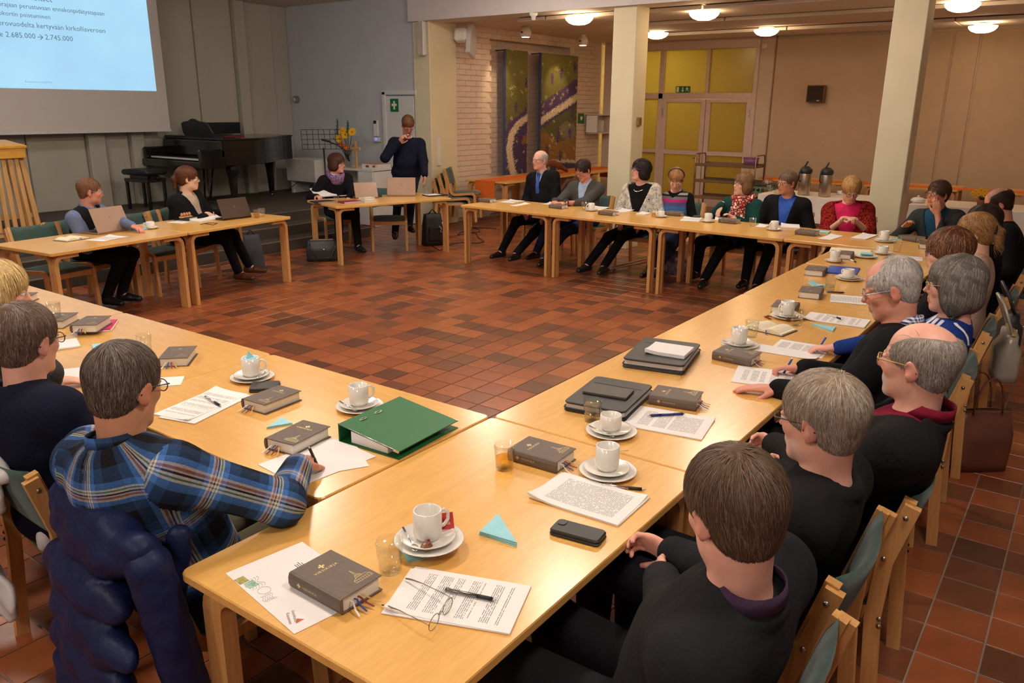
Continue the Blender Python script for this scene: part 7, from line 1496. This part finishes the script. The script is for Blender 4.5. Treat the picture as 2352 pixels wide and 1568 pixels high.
# ---- far row
FX = 7.66
P12 = person('man with glasses resting his chin on his hand, grey jacket', (7.42, -.56, 1.12), 150, 6, 170, pel=(7.52, -.62), skin=TAN, hair=dict(style='short', col=srgb(84, 62, 46), th=.014), top=dict(mat=DGREY, name='jacket', off=.018), shirt=dict(mat=TEAL), vneck=(.40, .10), legs=BT_, glasses=FRM['black'], lh=(7.30, -.60, .955), ldr=(-.15, .2, .9), lnr=(1, .2, .2), lcurl=.7, rh=(7.22, -.36, .82), collar=TEAL, chair_label='green chair under the man resting his chin')
P11 = person('woman in a dark red crocheted shawl and pink top', PX(1955, 436, FX), 205, -26, 190, pel=(FX+.06, .26), skin=PALE, hair=dict(style='short', col=HB['blond'], th=.018, line=(.01, .015)), top=dict(mat=PINKT, off=.008), sleeve=.62, legs=dict(mat=cloth('magenta_skirt', 'plain', srgb(96, 24, 60))), glasses=FRM['black'], lh=PX(1962, 504, 7.42), rh=PX(1938, 502, 7.42), lcurl=.7, rcurl=.7, ldr=(-.4, .8, .2), rdr=(-.4, -.8, .1), sc=.95, fat=.02, shawl=SHAWL, chair_label='green chair under the woman in the red shawl')
P10 = person('man in a black blazer over a bright blue shirt', PX(1808, 420, FX), 150, 0, 186, pel=(FX+.05, .92), skin=TAN, hair=dict(style='crop', col=srgb(120, 96, 76), th=.008, line=(-.004, .01)), top=dict(mat=BLACKJ, name='blazer', off=.02), shirt=dict(mat=BLSH), vneck=(.42, .085), collar=BLSH, legs=BT_, glasses=FRM['black'], feet=(PZ(1738, 652, .1), PZ(1712, 640, .1)), chair_label='green chair under the blue shirt man')
P9 = person('woman in a bottle green cardigan and red patterned scarf', PX(1706, 424, FX), 152, 8, 180, pel=(FX+.05, 1.40), skin=PALE, hair=dict(style='pageboy', col=HB['ltbr'], th=.02, line=(.012, .0)), top=dict(mat=GREENC, name='cardigan', off=.016), legs=BT_, glasses=FRM['brown'], scarf=dict(mat=SPOT, tails=True, r=.04), rh=PX(1658, 470, 7.50), rdr=(-.4, .2, -.8), lh=PX(1690, 502, 7.40), feet=(PZ(1618, 640, .1), PZ(1600, 622, .1)), sc=.95, fat=.015, chair_label='green chair under the woman in green')
P8 = person('young woman in a blue vest with knitted stripes, looking down', PX(1553, 412, FX+.05), 200, -30, 184, pel=(FX+.12, 2.20), skin=PALE, hair=dict(style='pony', col=srgb(176, 128, 80), th=.010, band=M('black_band', (.015, .015, .02), .5)), top=dict(mat=BLACKK, off=.004), vest=dict(mat=STV, v=(.06, .08)), legs=DN, collar=cloth('blue_collar', 'plain', srgb(76, 116, 176)), feet=(PZ(1500, 632, .1), PZ(1488, 628, .1)), sc=.9, chair_label='green chair under the young woman in the striped vest')
P7 = person('dark haired woman in a white patterned jacket with necklace', PX(1471, 392, FX), 150, 12, 182, pel=(FX+.06, 2.62), skin=PINK, hair=dict(style='pageboy', col=HB['black'], th=.026, line=(.006, .0), nape=-.10), top=dict(mat=WHJ, name='jacket', off=.022), shirt=dict(mat=BLACKK), vneck=(.42, .16), legs=BT_, glasses=FRM['purple'], feet=(PZ(1388, 610, .1), PZ(1350, 606, .1)), fat=.02, sc=.97, chair_label='green chair under the white jacket woman')
P6 = person('man in a grey blazer looking down at his hands', PX(1339, 391, FX), 172, -24, 184, pel=(FX+.10, 3.42), skin=RUDDY, hair=dict(style='short', col=HB['dkbrown'], th=.012, line=(-.008, .012)), top=dict(mat=GREYB, name='blazer', off=.02), shirt=dict(mat=PALEB), vneck=(.36, .07), collar=PALEB, legs=dict(mat=DENIM), glasses=FRM['black'], rh=PX(1275, 462, 7.30), lh=PX(1300, 466, 7.30), rcurl=.7, lcurl=.6, ldr=(-.5, .85, 0), rdr=(-.6, -.5, -.2), feet=(PZ(1250, 592, .1), PZ(1232, 578, .1)), fat=.02, chair_label='green chair under the man in the grey blazer')
P5 = person('bald man in a black cardigan with checked tie', PX(1240, 368, FX+.05), 164, 2, 178, pel=(FX+.12, 4.02), skin=PINK, hair=dict(style='fringe', col=HB['white'], th=.002, nape=-.04), top=dict(mat=BLACKK, name='cardigan', off=.02), shirt=dict(mat=PALEB), vneck=(.22, .06), collar=PALEB, tie=cloth('check_tie', 'check', (.05, .1, .4)), legs=BT_, glasses=FRM['black'], feet=(PZ(1178, 590, .1), PZ(1152, 576, .1)), fat=.02, chair_label='green chair under the bald man')
# ---- head tables
P4 = person('standing man in a navy sweater speaking into a microphone', PX(937, 287, 7.50), 236, -36, 232, pel=(7.56, 6.32), stand=True, skin=RUDDY, hair=dict(style='crop', col=srgb(120, 80, 50), th=.010), top=dict(mat=NAVYS, name='sweater', off=.018), collar=WHT, legs=DN, glasses=FRM['brown'], rh=PX(917, 327, 7.30), rdr=(.0, -.7, .6), rnr=(1, .3, .2), rcurl=.8, rpole=(-.6, .5, -.8), lh=PX(980, 428, 7.28), ldr=(-.1, -.1, -1), lnr=(-.5, .6, 0), lcurl=.3, feet=(PZ(937, 556, .09), PZ(906, 550, .09)), fat=.045, sc=1.03, thw=1.04, nk=.185, alen=1.10)
P3 = person('woman with a violet scarf and clerical collar at the papers', (6.37, 6.44, 1.145), -72, -2, 245, pel=(6.46, 6.60), skin=PINK, hair=dict(style='pageboy', col=srgb(84, 50, 36), th=.018, nape=-.09), top=dict(mat=BLACKK, name='sweater', off=.016), collar=WHT, scarf=dict(mat=PURS, r=.03), legs=BT_, glasses=FRM['black'], rh=PX(728, 452, 5.98), lh=PX(800, 456, 6.25), rcurl=.7, sc=.96, chair_label='green chair under the woman with the violet scarf')
P2 = person('ponytailed woman in a black cardigan writing at the dark laptop', PY(432, 410, 6.02), -34, 0, -62, pel=(3.90, 6.16), skin=PALE, hair=dict(style='pony', col=srgb(104, 60, 38), th=.014), top=dict(mat=BLACKK, name='cardigan', off=.024), shirt=dict(mat=GREYT), vneck=(.34, .10), legs=BT_, glasses=FRM['black'], rh=T(478, 492, .04), lh=T(514, 488, .04), rdr=(.6, -.7, -.2), ldr=(.2, -.9, -.2), rcurl=.6, shoe=srgb(90, 52, 30), feet=(PZ(572, 610, .12), PZ(548, 625, .1)), fat=.055, thw=1.05, chair_label='green chair under the ponytailed writing woman')
P1 = person('man in a dark waistcoat over a blue grey shirt at his laptop', PY(207, 440, 5.98), -22, -6, -66, pel=(2.82, 6.10), skin=RUDDY, hair=dict(style='crop', col=srgb(130, 90, 64), th=.006, line=(-.012, .02)), top=dict(mat=GRBL, name='shirt', off=.012), vest=dict(mat=BLACKJ, v=(.42, .05)), collar=GRBL, legs=BT_, glasses=FRM['silver'], rh=T(238, 520, .04), lh=T(316, 524, .04), feet=(PZ(280, 672, .1), PZ(246, 680, .1)), beard=dict(col=srgb(150, 110, 90), a=.4, z=-.075, x=.04), fat=.025, chair_label='green chair under the man in the waistcoat')
# ---- left row
P22 = person('man in a blue plaid flannel shirt writing in the left row', PZ(288, 888, 1.13), 17, -12, 12, pel=(.18, .29), chair_at=(.24, .28, -6), alen=1.06, relb=(.29, -.06, .78), near=True, skin=TAN, hair=dict(style='short', col=srgb(92, 76, 66), col2=srgb(140, 126, 116), mixf=.3, th=.009, len=.045, strands=14000, mess=.18), top=dict(mat=PLAID, name='flannel_shirt', off=.020), collar=PLAID, legs=dict(mat=OLIVE), glasses=FRM['navy'], rh=T(684, 1072, .05), rdr=(.7, .55, -.1), rcurls=(1.2, 1.2, 1.1, 1.1), lh=T(226, 958, .05), ldr=(.6, -.1, .7), lcurl=.7, fat=.02, thw=1.05, back=1, chair_label='green chair under the plaid shirt man, draped with a coat')
P23 = person('man in a navy sweater with dark glasses in the left row', PZ(62, 782, 1.13), 20, -6, 6, pel=(.17, .95), chair_at=(.24, .92, -4), near=True, skin=PINK, hair=dict(style='short', col=srgb(108, 84, 70), col2=srgb(150, 130, 116), mixf=.3, th=.011, len=.05, strands=13000, mess=.28), top=dict(mat=NAVYS, name='sweater', off=.020), legs=BT_, glasses=FRM['black'], fat=.03, thw=1.06, back=1, chair_label='green chair under the navy sweater man')
P24 = person('blond person in a charcoal knit cut by the left picture edge', PZ(2, 668, 1.13), -30, -10, -12, pel=(.16, 1.62), rh=T(118, 873, .035), relb=(.36, 1.12, .78), rdr=(.75, -.55, -.1), rcurl=.25, skin=PALE, hair=dict(style='bob', col=srgb(222, 190, 130), th=.014, strands=3000, len=.07, comb=(0, 0, -1), mess=.1), top=dict(mat=CHK, name='cardigan', off=.016), collar=WHT, legs=BT_, chair_label='green chair under the blond person at left')

# ---- things held, worn or hung on chairs
def held_pen(P, s, label, body, mat2=None, up_=.1):
    a = (P['tips'][s][0]+P['tips'][s][4])/2; w_ = P['W'][s]; d = nrm(nrm(a-w_)*.55-np.array([0, 0, 1.0])*.8); tip = a+d*.035; pen(label, tuple(tip-d*.14), tuple(tip), body, mat2)
held_pen(P22, -1, 'black pen held by the plaid man', DK, DK); held_pen(P18, -1, 'blue pen held by the gingham shirt man', BLUP, BLUP); held_pen(P17, -1, 'bright blue pen held by the bob haired woman', BLUP, BLUP); held_pen(P2, -1, 'pen held by the ponytailed woman', SLV, DK); held_pen(P9, -1, 'green pen held by the woman in the green cardigan', M('pen_green', srgb(50, 130, 60), .4), WP)
m0 = np.mean(P4['tips'][-1], axis=0); d = nrm(P4['H'](.10, 0, -.07)-m0); t = thing('microphone', 'handheld microphone in the hand of the standing man', 'microphone', m0); MB().tube([d*-.12, d*.05], [.010, .013], 10).build('handle', BM, t); MB().lathe([(0, 0)]+[(.022*math.sin(a), .022-.022*math.cos(a)) for a in np.linspace(.4, 3.0, 8)], d*.05, 12, R=np.stack([nrm(np.cross(d, (0, 0, 1.0))), nrm(np.cross(np.cross(d, (0, 0, 1.0)), d))*-1, d], 1)).build('grille', SLV, t)
c = P7['Nb']; f_, l_, u_ = P7['Rb'].T; b_ = P7['base']; MB().tube([c-b_+f_*(.075+.055*max(0, math.cos(a)))*1.0*math.cos(a)*(1 if math.cos(a) > 0 else .8)+l_*.085*math.sin(a)-u_*(.02+.055*max(0, math.cos(a))) for a in np.linspace(0, 6.283, 24, endpoint=False)], .006, 6, close=True).build('necklace', SLV, P7['root'])
w_ = P6['W'][1]-P6['base']; e_ = P6['E'][1]; ax_ = nrm(w_-e_); x_ = nrm(np.cross(ax_, (0, 0, 1.0))); y_ = np.cross(ax_, x_); MB().tube([w_-ax_*.015+(x_*math.cos(a)+y_*math.sin(a))*.032 for a in np.linspace(0, 6.283, 14, endpoint=False)], .009, 6, close=True).build('wristwatch', DK, P6['root'])
def coat(label, loc, yaw, mat, rows, wd, zt, zb, puff, sleeve_=True, lab2=None):
    t = thing('coat', label, 'coat', loc, math.radians(yaw)); g = SDF(); n = rows; hgt = (zt-zb)/n
    for k in range(n):
        z = zt-hgt*(k+.5); f = k/(n-1); w_ = wd*(.43+.10*f); x = -.31-.05*math.sin(f*2.4); g.ell((x, .02*math.sin(k*2.1), z), (puff*(1+.15*math.sin(k*1.7)), w_, hgt*.62), None, .012)
    g.cone((-.28, -wd*.42, zt-.02), (-.28, wd*.42, zt-.02), puff*.8, puff*.8, .03); g.cone((-.16, -wd*.36, zt-.04), (-.2, -wd*.36, zt-.3), .03, .03, .02)
    g.cone((-.29, -wd*.2, zt), (-.29, wd*.2, zt), puff*.95, puff*.95, .03)
    V, F = g.mesh(.009); V = V+(np.sin(V[:, 1:2]*41+V[:, 2:3]*23)*.004+np.sin(V[:, 2:3]*77-V[:, 1:2]*19)*.003)*np.array([[1, 0, .3]]); inst('coat_body', np_mesh('coat_body', V, F, [mat], True), t)
    if sleeve_:
        for s in (-1, 1):
            g = SDF(); P_ = [np.array([-.27, s*wd*.46, zt-.06]), np.array([-.25, s*(wd*.52), zt-.26]), np.array([-.22, s*(wd*.53), zt-.50])]
            for a, b2 in ((0, 1), (1, 2)):
                for k in range(3): g.cone(P_[a]+(P_[b2]-P_[a])*k/3, P_[a]+(P_[b2]-P_[a])*(k+.8)/3, puff*.95, puff*.9, .006)
            V, F = g.mesh(.010); inst('sleeve', np_mesh('sleeve', V, F, [mat], True), t)
    return t
PUFF = M('navy_puffer', srgb(20, 30, 72), .5, var=.2, nscale=7, bump=.3, bscale=24, bdist=.02, spec=.3); RAIN = M('pale_raincoat', srgb(206, 202, 202), .6, var=.05, nscale=6, bump=.4, bscale=14, bdist=.02)
coat('navy blue quilted jacket hung over the chair of the plaid man', (.24, .28, 0), -6, PUFF, 6, .56, .80, .06, .062)
t = coat('pale grey raincoat hung on the chair at the left picture edge', (.24, 1.0, 0), -4, RAIN, 3, .40, .78, .25, .028, False)
mbx = MB(); add_text(mbx, 'OUTDOOR', .02, (-.372, -.02, .36), (0, -1, 0), (0, 0, 1)); mbx.build('coat_lettering', WP, t)
